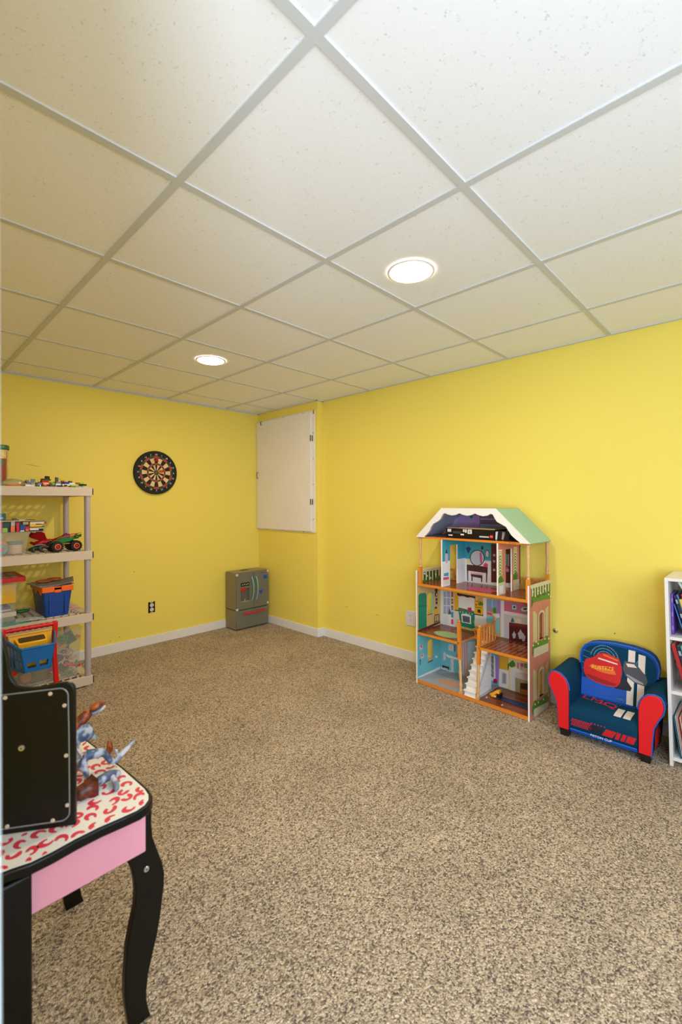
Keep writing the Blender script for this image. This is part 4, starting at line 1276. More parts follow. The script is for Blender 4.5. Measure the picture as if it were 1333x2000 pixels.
# attic: scalloped gable, sloping roof, lavender back
zt, zb = 1.205, 1.017
gf = lambda a, b, d: (a, d, b)
inner = [(0.079, 1.018), (0.10, 1.034), (0.124, 1.060), (0.135, 1.086), (0.149, 1.104), (0.185, 1.122), (0.205, 1.136), (0.219, 1.158), (0.228, 1.172), (0.240, 1.178), (0.262, 1.170), (0.295, 1.164),
         (0.322, 1.168), (0.349, 1.179), (0.372, 1.170), (0.401, 1.164), (0.432, 1.168), (0.457, 1.179), (0.482, 1.169), (0.512, 1.163), (0.540, 1.167), (0.560, 1.178), (0.574, 1.175), (0.584, 1.156), (0.600, 1.132), (0.632, 1.116),
         (0.657, 1.103), (0.672, 1.080), (0.690, 1.055), (0.715, 1.034), (0.738, 1.018)]
outer = [(0.797, 1.012), (0.590, 1.212), (0.213, 1.212), (0.006, 1.012), (0.079, 1.012)]
m = MB()
m.prism(inner + [(0.738, 1.012)] + outer, gf, -0.009, 0.0, DWHITE)
m.build('scalloped_gable', dh, smooth=20)
m = MB()
edge = mat('dollhouse_outline', (96, 70, 60), 0.6)
m.tube([(a, -0.0094, b) for a, b in inner], 0.0012, edge, n=5)
m.build('gable_outline', dh)
for nm, (xa, za), (xb, zb2), inside in (('left', (0.006, 1.012), (0.213, 1.2115), SLATEW), ('right', (0.797, 1.012), (0.590, 1.2115), SLATEW), ('top', (0.213, 1.2115), (0.590, 1.2115), LAVW)):
    nx, nz = zb2 - za, -(xb - xa)
    ln = math.hypot(nx, nz)
    nx, nz = nx / ln, nz / ln
    if nm == 'left':
        nx, nz = -nx, -nz
    if nz < 0:
        nx, nz = -nx, -nz
    t0 = 0.006
    m = MB()
    m.add([(xa, 0, za), (xb, 0, zb2), (xb, HD + .004, zb2), (xa, HD + .004, za), (xa - nx * t0, 0, za - nz * t0), (xb - nx * t0, 0, zb2 - nz * t0), (xb - nx * t0, HD + .004, zb2 - nz * t0), (xa - nx * t0, HD + .004, za - nz * t0)],
          [(0, 1, 2, 3), (0, 4, 5, 1), (1, 5, 6, 2), (2, 6, 7, 3), (3, 7, 4, 0)], ROOFG)
    m.add([(xa - nx * t0, 0, za - nz * t0), (xb - nx * t0, 0, zb2 - nz * t0), (xb - nx * t0, HD, zb2 - nz * t0), (xa - nx * t0, HD, za - nz * t0)], [(3, 2, 1, 0)], inside)
    m.build('roof_panel', dh, smooth=0)
m = MB()
m.prism([(0.03, 1.017), (0.775, 1.017), (0.588, 1.204), (0.216, 1.204)], gf, yb, HD, LAVW)
fa = lambda a, b, d: (a, yb - d, b)
m.poly([fa(*p, .0002) for p in ((.06, 1.017), (.150, 1.017), (.150, 1.165), (.115, 1.10))], SLATEW)
m.poly([fa(*p, .0002) for p in ((.325, 1.017), (.640, 1.017), (.640, 1.15), (.588, 1.203), (.325, 1.203))], mat('attic_bedroom_print', (120, 96, 112), 0.5))
m.poly([fa(*p, .0004) for p in ((.33, 1.13), (.55, 1.13), (.55, 1.14), (.33, 1.14))], pm('lilac'))
for k in range(12):
    u = 0.335 + k * .018
    m.poly([fa(*p, .0004) for p in ((u, 1.14), (u + .006, 1.14), (u + .006, 1.172), (u, 1.172))], pm('greycloth'))
m.poly([fa(*p, .0003) for p in ((.33, 1.05), (.54, 1.05), (.54, 1.10), (.33, 1.10))], pm('paneblue'))
m.poly([fa(*p, .0003) for p in ell(.262, 1.150, .012, .012, 14)], pm('stovegreen'))
m.poly([fa(*p, .0003) for p in ell(.296, 1.170, .010, .008, 12)], pm('potred'))
m.build('attic_back', dh, smooth=20)


# corner posts: square foot, turned shaft
def turned_post(name, x, y, z0, z1, zsq, s=0.020, sq_m=None, label=None):
    m = MB()
    m.box(x - s / 2, y - s / 2, z0, x + s / 2, y + s / 2, zsq, sq_m or DEDGE)
    h = z1 - zsq
    prof = [(s * .46, 0), (s * .5, .03), (s * .36, .06), (s * .5, .09), (s * .52, .13), (s * .42, .2), (s * .33, .35), (s * .36, .48), (s * .46, .62), (s * .5, .68), (s * .36, .72), (s * .5, .76), (s * .45, .86), (s * .38, .9), (s * .55, .95), (s * .5, 1.0)]
    m.lathe([(r, zsq + q * h) for r, q in prof], DPALE, (x, y, 0), 14)
    return m.build(name, dh, smooth=40)


for x in (0.030, HW - 0.011):
    for y in (0.012, HD - 0.012):
        turned_post('corner_post', x, y, 0.691, 1.004, 0.806)


def newel(x, zt, lean):
    m = MB()
    m.M = Matrix.Translation((x, 0.010, 0.025)) @ Matrix.Rotation(lean, 4, 'Y')
    s = 0.020
    m.box(-s / 2, -s / 2, 0, s / 2, s / 2, 0.018, DPALE)
    h = 0.200
    prof = [(.5, 0), (.52, .04), (.36, .09), (.5, .14), (.5, .2), (.36, .26), (.42, .4), (.5, .55), (.52, .62), (.34, .68), (.5, .73), (.38, .8), (.46, .9), (.5, 1)]
    m.lathe([(r * s, 0.018 + q * h) for r, q in prof], DPALE, n=14)
    m.box(-s / 2, -s / 2, 0.218, s / 2, s / 2, zt - 0.045, DEDGE)
    m.lathe([(.010, zt - .045), (.006, zt - .041), (.0105, zt - .034), (.011, zt - .029), (.0085, zt - .022), (.001, zt - .019)], DW, n=14)
    m.build('newel_post', dh, smooth=40)


newel(0.343, 0.490, -0.028)
newel(0.461, 0.485, 0.030)

# staircase: closed string, nine treads
m = MB()
N = 9
for k in range(N):
    z = 0.025 + (k + 1) * 0.0345
    y = 0.003 + k * 0.0215
    m.box(0.368, y, 0.025 + k * 0.0345 * .0, 0.446, 0.213, 0.025 + k * .0345 + 0.004, DWHITE) if k == 0 else None
    m.box(0.370, y + .004, z - 0.034, 0.446, 0.213, z - 0.006, DWHITE)
    m.box(0.364, y - 0.002, z - 0.006, 0.447, 0.213, z, DWHITE)
m.build('staircase', dh, bevel=0.0008)
m = MB()
m.prism([(0.003, 0.0255), (0.012, 0.0255), (0.215, 0.305), (0.215, 0.335), (0.196, 0.335)], lambda a, b, d: (d, a, b), 0.4475, 0.4525, mat('stair_string', (206, 200, 196), 0.5))
m.build('stair_side', dh, smooth=0)


def railing(name, x, y0, y1, z0, z1, n, axis='y', t=0.008, parent=dh):
    m = MB()
    B = (lambda a0, a1, c0, c1: m.box(x - t / 2, a0, c0, x + t / 2, a1, c1, DW)) if axis == 'y' else (lambda a0, a1, c0, c1: m.box(a0, x - t / 2, c0, a1, x + t / 2, c1, DW))
    B(y0, y1, z1 - 0.014, z1)
    B(y0, y1, z0, z0 + 0.010)
    for k in range(n):
        q = y0 + (y1 - y0) * k / (n - 1)
        B(max(y0, q - .005), min(y1, q + .005), z0 + .010, z1 - .014)
    return m.build(name, parent, bevel=0.0008)


railing('stair_railing', 0.4795, 0.021, 0.206, 0.3545, 0.479, 6)
m = MB()
m.lathe([(.006, 0), (.009, .006), (.0095, .012), (.007, .018), (.001, .021)], DW, (0.4795, 0.200, 0.480), 12)
m.build('rail_finial', dh)
# the low rail at the back of the stair opening, tipped forward
m = MB()
m.M = Matrix.Translation((0.345, 0.185, 0.356)) @ Matrix.Rotation(R(28), 4, 'X')
m.box(0, 0, 0, 0.118, 0.007, 0.008, DW)
m.box(0, 0, 0.052, 0.118, 0.007, 0.062, DW)
for k in range(7):
    m.box(0.002 + k * .0185, 0, 0.008, 0.009 + k * .0185, 0.007, 0.052, DW)
m.build('stair_railing', dh, bevel=0.0008)
railing('balcony_railing', HD - 0.012, 0.613, HW - 0.022, 0.6915, 0.768, 5, axis='x')
railing('balcony_railing', HD - 0.012, 0.041, 0.203, 0.6915, 0.768, 5, axis='x')
# row of lettering burnt into the attic edge
m = MB()
add_text(m, 'KidKraft', 0.0085, lambda x, y, z: (0.700 + x, -0.0003 - z, 1.0105 + y), mat('burnt_letters', (150, 84, 30), 0.6))
m.poly([(a, -0.0004, b) for a, b in ell(0.674, 1.0105, .004, .004, 14)], mat('burnt_letters', (150, 84, 30), 0.6))
m.build('lettering', dh, smooth=0)

# things in the dollhouse
DM = Matrix.Translation((2.602, 1.786, 0)) @ Matrix.Rotation(R(-92.035), 4, 'Z')


def dloc(u, w, z):
    return tuple(DM @ Vector((u, w, z)))


GB = mat('game_box_black', (16, 16, 18), 0.35)
GBI = mat('game_box_inside', (228, 196, 150), 0.7)
t = thing('toy_box', 'black cardboard toy box with open lid on the dollhouse attic floor', 'box', dloc(0.205, 0.062, 1.0171), R(-92.035 - 3))
L_, Dp, Hh = 0.352, 0.150, 0.062
m = MB()
m.box(0, 0, 0, L_, Dp, 0.002, GB)
m.box(0, 0, 0, L_, 0.002, Hh, GB)
m.box(0, Dp - .002, 0, L_, Dp, Hh, GBI)
m.box(0, 0, 0, 0.002, Dp, Hh, GB)
m.box(L_ - .002, 0, 0, L_, Dp, Hh, GB)
m.poly([(0.003, 0.003, 0.045), (L_ - .003, 0.003, .045), (L_ - .003, Dp - .003, .045), (.003, Dp - .003, .045)], GBI)
m.poly([(0.0, 0.0021, Hh), (L_, 0.0021, Hh), (L_ - .004, 0.018, Hh + .004), (0.006, 0.018, Hh + .004)], GBI)
for (a, b, c, d, mm) in ((0.010, 0.036, 0.040, 0.056, WHITE), (0.018, 0.011, 0.050, 0.019, WHITE), (0.112, 0.018, 0.138, 0.028, WHITE), (0.052, 0.038, 0.120, 0.042, mat('box_grey', (90, 92, 92), 0.5)), (0.052, 0.030, 0.108, 0.034, mat('box_grey', (90, 92, 92), 0.5)),
                         (0.130, 0.040, 0.142, 0.058, WHITE), (0.146, 0.036, 0.158, 0.058, WHITE), (0.165, 0.030, 0.196, 0.058, WHITE), (0.172, 0.036, 0.186, 0.052, mat('box_red', (190, 40, 40), 0.5)), (0.322, 0.010, 0.345, 0.030, mat('box_badge', (220, 16, 20), 0.4))):
    m.poly([(a, -0.0003, b), (c, -0.0003, b), (c, -0.0003, d), (a, -0.0003, d)], mm)
for k in range(9):
    m.poly([(0.250 + k * .0075, -.0004, .012), (0.2555 + k * .0075, -.0004, .012), (0.2555 + k * .0075, -.0004, .021), (0.250 + k * .0075, -.0004, .021)], WHITE)
add_text(m, 'LEGO', 0.0072, lambda x, y, z: (0.3335 + x, -0.0004 - z, 0.020 + y), WHITE)
m.build('box_tray', t, smooth=0)
m = MB()   # folded-back flap with pictures at the right end
m.M = Matrix.Translation((L_ + 0.002, 0.006, 0.0)) @ Matrix.Rotation(R(12), 4, 'Z')
m.box(0, 0, 0.001, 0.085, 0.004, 0.058, GB)
m.poly([(0.002, -.0004, .004), (0.012, -.0004, .002), (0.018, -.0004, .054), (0.004, -.0004, .05)], pm('palegrey'))
m.poly([(0.040, -.0004, .006), (0.050, -.0004, .004), (0.062, -.0004, .050), (0.044, -.0004, .052)], pm('greycloth'))
m.build('end_flap', t, smooth=0)

t = thing('toy_slide', 'yellow nosed toy with long dark blue ramp on the dollhouse ground floor', 'toy', dloc(0.488, 0.088, 0.0256), R(-92.035 + 4))
NAVY = mat('toy_navy', (20, 44, 84), 0.4)
m = MB()
m.prism([(0.035, 0.005), (0.26, -0.020), (0.265, 0.045), (0.06, 0.050)], lambda a, b, d: (a, b, d), 0.001, 0.005, NAVY)
m.prism([(0.035, 0.004), (0.26, -0.021), (0.26, -0.018), (0.036, 0.007)], lambda a, b, d: (a, b, d), 0.005, 0.007, mat('toy_blue_edge', (24, 60, 170), 0.4))
m.build('ramp', t, bevel=0.001)
m = MB()
m.loft([[(0.0, 0.018, 0.010), (0.0, 0.022, 0.010), (0.0, 0.022, 0.013), (0.0, 0.018, 0.013)],
        [(0.022, 0.002, 0.004), (0.022, 0.038, 0.004), (0.022, 0.034, 0.026), (0.022, 0.006, 0.026)],
        [(0.045, 0.0, 0.006), (0.045, 0.042, 0.006), (0.045, 0.036, 0.046), (0.045, 0.006, 0.046)],
        [(0.068, 0.0, 0.006), (0.068, 0.042, 0.006), (0.068, 0.036, 0.052), (0.068, 0.006, 0.052)]], YELLOW)
m.build('nose', t, bevel=0.003)
m = MB()
m.box(0.052, -0.002, 0.008, 0.078, 0.040, 0.034, BLACK)
m.box(0.040, -0.0025, 0.012, 0.053, 0.002, 0.020, WHITE)
m.box(0.042, -0.003, 0.022, 0.058, 0.000, 0.028, mat('toy_red', (200, 50, 30), 0.4))
m.build('engine', t, bevel=0.001)
CLEARB = clear_mat('clear_bead', (220, 210, 205), 0.5, 0.1)
for u, w in ((0.492, 0.062), (0.609, 0.032)):
    m = MB()
    m.lathe([(0.004, 0), (0.007, 0.003), (0.006, 0.006), (0.002, 0.008)], CLEARB, n=8)
    o = m.build('clear_bead', loc=dloc(u, w, 0.0256))
    tag(o, 'tiny clear plastic piece on the dollhouse ground floor' + (' left of the yellow nosed toy' if u < .5 else ' in front of the dark blue ramp'), 'toy piece', 'clear pieces on the dollhouse floor')

# ------------------------------------------------------------------ child's armchair
NAVYF = mat('armchair_navy', (4, 58, 86), 0.8, spec=0.15, bump=0.15, bscale=900)
BLUEF = mat('armchair_blue', (8, 72, 166), 0.7, spec=0.2, bump=0.15, bscale=900)
REDF = mat('armchair_red', (226, 10, 22), 0.55, bump=0.15, bscale=900)
PIPE = mat('armchair_piping', (20, 96, 190), 0.45)
PRED = mat('chair_print_red', (206, 24, 28), 0.5)
PGREY = mat('chair_print_grey', (72, 74, 80), 0.5)
PWHT = mat('chair_print_white', (226, 214, 204), 0.5)
PBLK = mat('chair_print_black', (16, 26, 40), 0.5)
PBLUE = mat('chair_print_blue', (14, 80, 178), 0.7)
PRING = mat('chair_print_ring', (96, 124, 150), 0.5)
PYEL = mat('chair_print_yellow', (244, 190, 60), 0.5)
PTEAL = mat('chair_print_teal', (40, 120, 140), 0.5)
ac = thing('armchair', 'small child armchair, navy and blue with red arm fronts, between dollhouse and bookcase', 'armchair', (2.545, 0.6255, 0))
# local: x into the chair (away from the room), y along the wall, z up
arm = [(0.153, 0.036), (0.208, 0.036), (0.212, 0.12), (0.218, 0.175), (0.236, 0.218), (0.255, 0.252), (0.262, 0.285), (0.257, 0.312), (0.246, 0.330), (0.222, 0.337), (0.196, 0.331), (0.173, 0.312), (0.158, 0.284), (0.153, 0.25)]
for s in (1, -1):
    pts = [(s * a, b) for a, b in arm]
    m = MB()
    m.prism(pts, lambda a, b, d: (d, a, b), 0.006, 0.300, NAVYF)
    a_ = m.build('arm', ac, bevel=0.006, seg=3, smooth=50)
    m = MB()
    cx = sum(p[0] for p in pts) / len(pts)
    cz = sum(p[1] for p in pts) / len(pts)
    ins = [(cx + (a - cx) * .93, cz + (b - cz) * .975) for a, b in pts]
    m.prism(ins, lambda a, b, d: (d, a, b), -0.004, 0.010, REDF)
    m.build('arm_front', a_, bevel=0.004, seg=3, smooth=50)
    m = MB()
    m.tube([(0.003, a, b) for a, b in pts[1:]], 0.0035, PIPE, n=8)
    m.build('piping', a_)
    if s == -1:
        m = MB()
        m.prism([(0.05, 0.06), (0.16, 0.05), (0.20, 0.10), (0.12, 0.16), (0.05, 0.12)], lambda a, b, d: (a, -0.2145 - d, b), 0.0, 0.0006, PRED)
        m.build('side_print', a_, smooth=0)

# seat with rounded nose; profile in x/z
m = MB()
prof = [(0.012, 0.048), (0.006, 0.065), (0.004, 0.10), (0.006, 0.135), (0.016, 0.160), (0.034, 0.172), (0.06, 0.177), (0.11, 0.180), (0.20, 0.181), (0.24, 0.181), (0.24, 0.048)]
m.prism(prof, lambda a, b, d: (a, d, b), -0.1525, 0.1525, NAVYF)


def seat_pt(y, q):
    """q runs from the front bottom (0) up and over the nose to the back (1)"""
    pp = [Vector((a, b)) for a, b in prof[1:10]]
    ln = [0]
    for i in range(1, len(pp)):
        ln.append(ln[-1] + (pp[i] - pp[i - 1]).length)
    s = q * ln[-1]
    for i in range(1, len(pp)):
        if s <= ln[i] + 1e-9:
            t = (s - ln[i - 1]) / (ln[i] - ln[i - 1])
            p = pp[i - 1].lerp(pp[i], t)
            n = (pp[i] - pp[i - 1]).normalized()
            return (p.x - n.y * 0.0007, y, p.y + n.x * 0.0007)
    return (pp[-1].x, y, pp[-1].y)


def seat_quad(m, y0, y1, q0, q1, mt, sk=0.0, n=8):
    for k in range(n):
        a, b = q0 + (q1 - q0) * k / n, q0 + (q1 - q0) * (k + 1) / n
        o0, o1 = sk * k / n, sk * (k + 1) / n
        m.poly([seat_pt(y0 + o0, a), seat_pt(y1 + o0, a), seat_pt(y1 + o1, b), seat_pt(y0 + o1, b)], mt)


for y in (-0.060, -0.101):
    seat_quad(m, y - 0.016, y + 0.016, 0.36, 0.62, PWHT, -0.004)
    seat_quad(m, y - 0.016, y + 0.016, 0.86, 1.0, PWHT, 0.002)
# red checks at the left of the nose, red band at the right
for i in range(9):
    for j in range(4):
        y = 0.146 - i * 0.0105 - (0.005 if j % 2 else 0)
        seat_quad(m, y - 0.0072, y, 0.02 + j * 0.03, 0.043 + j * 0.03, PRED, n=1)
seat_quad(m, -0.045, 0.002, 0.01, 0.12, PRED, -0.02, 3)
for y in (-0.072, -0.096, -0.118, -0.136):
    seat_quad(m, y, y + 0.017, 0.01, 0.12, PRED, -0.012, 3)
seat_quad(m, 0.000, 0.062, 0.02, 0.12, PBLK, 0.0, 3)
for i in range(5):
    seat_quad(m, 0.045 - i * .015, 0.052 - i * .015, 0.135, 0.15, PRED, n=1)
# looping lines round the lettering
for rx, ry in ((0.085, 0.10), (0.070, 0.075)):
    for k in range(20):
        a0, a1 = 2 * PI * k / 24, 2 * PI * (k + 1) / 24
        f_ = lambda a, w: seat_pt(0.035 + (rx - w) * math.cos(a), 0.78 + (ry - w) * math.sin(a))
        m.poly([f_(a0, 0), f_(a1, 0), f_(a1, .004), f_(a0, .004)], PTEAL)
seat_quad(m, 0.010, 0.062, 0.615, 0.640, PRED, n=2)
add_text(m, 'LMQ', 0.062, lambda x, y, z: (lambda p: (p[0], p[1], p[2] + .0003 + z))(seat_pt(0.045 - x * 1.35, 0.690 + y * 3.8 - x * .9)), PRED)
m.build('seat', ac, smooth=50)
m = MB()
m.box(0.001, -0.1525, 0.036, 0.24, 0.1525, 0.0478, BLUEF)
ap = m.build('front_rail', ac, bevel=0.004)
m = MB()
m.tube([(0.002, -0.150, 0.052), (0.002, 0.150, 0.052)], 0.004, PIPE, n=8)
m.build('piping', ap)
m = MB()
add_text(m, 'PISTON CUP', 0.0175, lambda x, y, z: (-0.0024 - z, 0.004 - x, 0.0535 + y * 0.9), WHITE)
m.build('lettering', ap, smooth=0)

# backrest: arched outline with shoulders, leaning back
TL = 0.20
bk = lambda a, b, d: (0.175 + (b - 0.18) * TL + d, a, b)
o_half = [(0.153, 0.12), (0.153, 0.30), (0.160, 0.345), (0.162, 0.385), (0.155, 0.418), (0.140, 0.443), (0.115, 0.459), (0.085, 0.468), (0.04, 0.475), (0.0, 0.478)]
back = o_half + [(-a - .045 * min(1, max(0, (b - .25) / .1)), b) for a, b in o_half[::-1][1:]]
m = MB()
m.prism(back, bk, 0.0, 0.075, BLUEF)
br = m.build('backrest', ac, bevel=0.010, seg=3, smooth=50)
m = MB()


def bp(pts, mt, d):
    m.poly([bk(a, b, -0.0003 - d * 0.00025) for a, b in pts], mt)


Yc = 0.6225
conv = lambda pts: [(a - Yc, b) for a, b in pts]
inn = [(a * .94 - .003, 0.19 + (b - .19) * .965) for a, b in back if b > 0.2]
bp([(0.143, .19)] + [p for p in inn] + [(-0.143, .19)], NAVYF, 0)
bp(conv([(0.770, 0.275), (0.55, 0.268), (0.545, 0.190), (0.768, 0.186)]), PBLUE, 1)
for (cy, cz, r) in ((0.040, 0.392, 0.070), (0.040, 0.392, 0.055), (0.040, 0.392, 0.040), (-0.150, 0.390, 0.045), (-0.150, 0.390, 0.032)):
    n = 26
    a0, a1 = (0.1, PI * 1.25) if cy > 0 else (-PI * .5, PI * .5)
    for k in range(n):
        p, q = a0 + (a1 - a0) * k / n, a0 + (a1 - a0) * (k + .75) / n
        w = 0.006
        bp([(cy + r * math.cos(p), cz + r * math.sin(p)), (cy + r * math.cos(q), cz + r * math.sin(q)), (cy + (r - w) * math.cos(q), cz + (r - w) * math.sin(q)), (cy + (r - w) * math.cos(p), cz + (r - w) * math.sin(p))], PRING if k % 5 else PTEAL, 2)
for k in range(4):
    z = 0.30 + k * .032
    bp([(0.146, z + .02), (0.100, z + .012), (0.100, z + .014), (0.146, z + .0225)], PRING, 2)
for y in (-0.0715 - .0155, -0.118 - .0145):
    bp([(y + .0155, .462 if y > -.1 else .450), (y - .0155, .461 if y > -.1 else .446), (y - .0135, .19), (y + .0170, .19)], PWHT, 3)
# two plain rounded shapes standing in for the printed characters
bp(conv([(0.600, 0.275), (0.565, 0.322), (0.530, 0.275), (0.536, 0.258), (0.610, 0.254)]), PBLK, 4)
bp(conv([(0.762, 0.345), (0.752, 0.372), (0.720, 0.386), (0.690, 0.412), (0.668, 0.422), (0.625, 0.416), (0.592, 0.405), (0.580, 0.372), (0.576, 0.335), (0.584, 0.285), (0.600, 0.262), (0.640, 0.256), (0.700, 0.262), (0.745, 0.278), (0.760, 0.305)]), PRED, 5)
bp(conv([(0.745, 0.296), (0.600, 0.276), (0.606, 0.266), (0.650, 0.262), (0.700, 0.267), (0.740, 0.282)]), mat('chair_print_darkred', (150, 14, 20), 0.5), 6)
bp(conv([(0.690, 0.392), (0.600, 0.381), (0.598, 0.374), (0.694, 0.385)]), PWHT, 6)
bp(conv([(0.668, 0.416), (0.598, 0.400), (0.598, 0.392), (0.668, 0.408)]), mat('chair_print_orange', (226, 110, 40), 0.5), 6)
bp(conv([(0.735, 0.338), (0.720, 0.352), (0.610, 0.340), (0.604, 0.322), (0.640, 0.318), (0.690, 0.322)]), mat('chair_print_orange', (226, 110, 40), 0.5), 6)
bp(conv([(0.568, 0.402), (0.520, 0.404), (0.470, 0.350), (0.462, 0.320), (0.474, 0.298), (0.520, 0.305), (0.562, 0.330), (0.574, 0.365)]), PGREY, 5)
bp(conv([(0.560, 0.392), (0.524, 0.395), (0.510, 0.380), (0.552, 0.376)]), PWHT, 6)
bp(conv([(0.555, 0.340), (0.480, 0.312), (0.480, 0.304), (0.520, 0.310), (0.556, 0.332)]), mat('chair_print_silver', (150, 152, 160), 0.5), 6)
add_text(m, 'RUSTEZE', 0.026, lambda x, y, z: bk(0.046 - x * 1.05, 0.342 + y + x * .13, -0.0022 - z), PYEL)
add_text(m, 'MPH', 0.013, lambda x, y, z: bk(-0.045 - x * 1.3, 0.205 + y, -0.0012 - z), PRING)
m.build('back_print', br, smooth=0)
m = MB()
m.tube([bk(a, b, 0.004) for a, b in back[2:-2]], 0.004, PIPE, n=8)
m.build('piping', br)
for y, x in ((0.180, 0.028), (-0.183, 0.028), (0.18, 0.27), (-0.183, 0.27)):
    m = MB()
    m.loft([[(x - .020, y - .020, 0), (x + .020, y - .020, 0), (x + .020, y + .020, 0), (x - .020, y + .020, 0)], [(x - .024, y - .024, .037), (x + .024, y - .024, .037), (x + .024, y + .024, .037), (x - .024, y + .024, .037)]], BLACK)
    m.build('foot', ac, bevel=0.002)

# ------------------------------------------------------------------ bookcase and books
BCW = mat('bookcase_white', (232, 228, 224), 0.4)
BCS = mat('bookcase_inside', (206, 196, 178), 0.5)
bc = thing('bookcase', 'white open bookcase beside the armchair at the right edge', 'bookcase', (2.606, 0.355, 0))
bc.rotation_euler = (R(-1.2), 0, 0)
BW, BD, BHH, BTK = 0.62, 0.295, 0.886, 0.0145
for nm, y in (('side_panel', 0.0), ('side_panel', -BW)):
    m = MB()
    m.box(0, y - BTK, 0, BD, y, BHH, BCW)
    m.build(nm, bc, bevel=0.001)
m = MB()
m.box(0.0, -BW, BHH - BTK, BD, -BTK, BHH, BCW)
m.build('top_panel', bc, bevel=0.001)
for z in (0.026, 0.339, 0.594):
    m = MB()
    m.box(0.004, -BW, z, BD - 0.004, -BTK, z + 0.015, BCW)
    m.build('shelf', bc, bevel=0.001)
m = MB()
m.box(BD - 0.004, -BW, 0.026, BD, -BTK, BHH - BTK, BCS)
m.build('back_panel', bc, smooth=0)
BM = Matrix.Translation((2.606, 0.355, 0)) @ Matrix.Rotation(R(-1.2), 4, 'X')
PAGES = mat('book_pages', (234, 224, 204), 0.8)


def book(label, y, z, h, d, th, lean, col, x=0.02, group=None, name='book', band=None):
    """upright book: y = its near bottom corner, leans by `lean` degrees towards -y is negative"""
    t = thing(name, label, 'book', BM @ Vector((x, y, z)), 0, group)
    t.rotation_euler = (R(-lean - 1.2), 0, 0)
    c = mat('book_%d_%d_%d' % col, col, 0.4)
    m = MB()
    m.box(0, -th, 0, d, -th + 0.0016, h, c)
    m.box(0, -0.0016, 0, d, 0, h, c)
    m.box(0, -th, 0, 0.0016, 0, h, c)
    if band:
        bcl = mat('book_%d_%d_%d' % band, band, 0.4)
        for q in (0.12, 0.45, 0.8):
            m.poly([(-.0003, -th + .002, h * q), (-.0003, -.002, h * q), (-.0003, -.002, h * (q + .1)), (-.0003, -th + .002, h * (q + .1))], bcl)
    m.build('cover', t, bevel=0.0006)
    m = MB()
    m.box(0.0017, -th + .0017, 0.003, d - .004, -.0017, h - .003, PAGES)
    m.build('pages', t, smooth=0)
    return t


G1, G2, G3 = 'books on the top bookcase shelf', 'books on the middle bookcase shelf', 'books on the bottom bookcase shelf'
zs = (0.0415, 0.3545, 0.6095)
book('purple spined book standing at the left end of the top bookcase shelf', -0.0165, zs[2], 0.195, 0.15, 0.0095, 0, (118, 72, 178), x=0.050, group=G1, band=(160, 120, 210))
book('thin pale blue book leaning left on the purple book', -0.0645, zs[2], 0.151, 0.20, 0.005, 14.7, (70, 130, 204), x=0.05, group=G1)
book('navy book leaning beside the thin pale blue book on the top shelf', -0.0735, zs[2], 0.192, 0.18, 0.012, 14.0, (32, 42, 76), x=0.052, group=G1, band=(180, 190, 200))
book('light blue book leaning on the navy book on the top shelf', -0.0865, zs[2], 0.198, 0.20, 0.007, 14.0, (96, 150, 206), x=0.05, group=G1)
book('yellow spined book leaning on the top bookcase shelf', -0.0945, zs[2], 0.180, 0.19, 0.012, 14.0, (232, 190, 70), x=0.03, group=G1)
book('red book leaning at the right of the yellow spined book on the top shelf', -0.1075, zs[2], 0.205, 0.19, 0.012, 14.0, (206, 40, 40), x=0.03, group=G1)
book('tall white and green edged book leaning over the others on the top shelf', -0.186, zs[2], 0.290, 0.19, 0.011, 28.5, (206, 220, 204), x=0.025, group=G1)
book('thick red and cream hardback leaning left on the middle bookcase shelf', -0.0668, zs[1], 0.2215, 0.10, 0.017, 13.2, (170, 38, 40), x=0.012, group=G2)
book('thin pale book leaning behind the thick red hardback', -0.0560, zs[1], 0.110, 0.10, 0.006, 21.0, (220, 214, 210), x=0.114, group=G2)
book('navy speckled book leaning on the middle bookcase shelf', -0.0847, zs[1], 0.215, 0.20, 0.014, 13.0, (30, 40, 66), x=0.015, group=G2, band=(150, 160, 180))
book('teal book leaning at the right on the middle bookcase shelf', -0.0997, zs[1], 0.220, 0.21, 0.018, 12.8, (70, 166, 140), x=0.015, group=G2, band=(220, 230, 220))
for k, (cl, cn) in enumerate((((44, 110, 130), 'dark teal'), ((222, 216, 212), 'white'), ((226, 190, 170), 'peach'), ((176, 60, 62), 'red'), ((236, 214, 190), 'cream'), ((214, 120, 110), 'coral'), ((232, 220, 180), 'pale yellow'))):
    book('thin %s picture book in the leaning row on the bottom bookcase shelf' % cn, -0.0400 - k * 0.0062, zs[0], 0.190 + 0.003 * (k % 3), 0.24, 0.0045, 7.0, cl, x=0.012 + 0.003 * (k % 2), group=G3)
book('blue book leaning at the right end of the bottom bookcase shelf row', -0.0845, zs[0], 0.195, 0.22, 0.014, 6.8, (40, 130, 190), x=0.012, group=G3, band=(220, 60, 60))

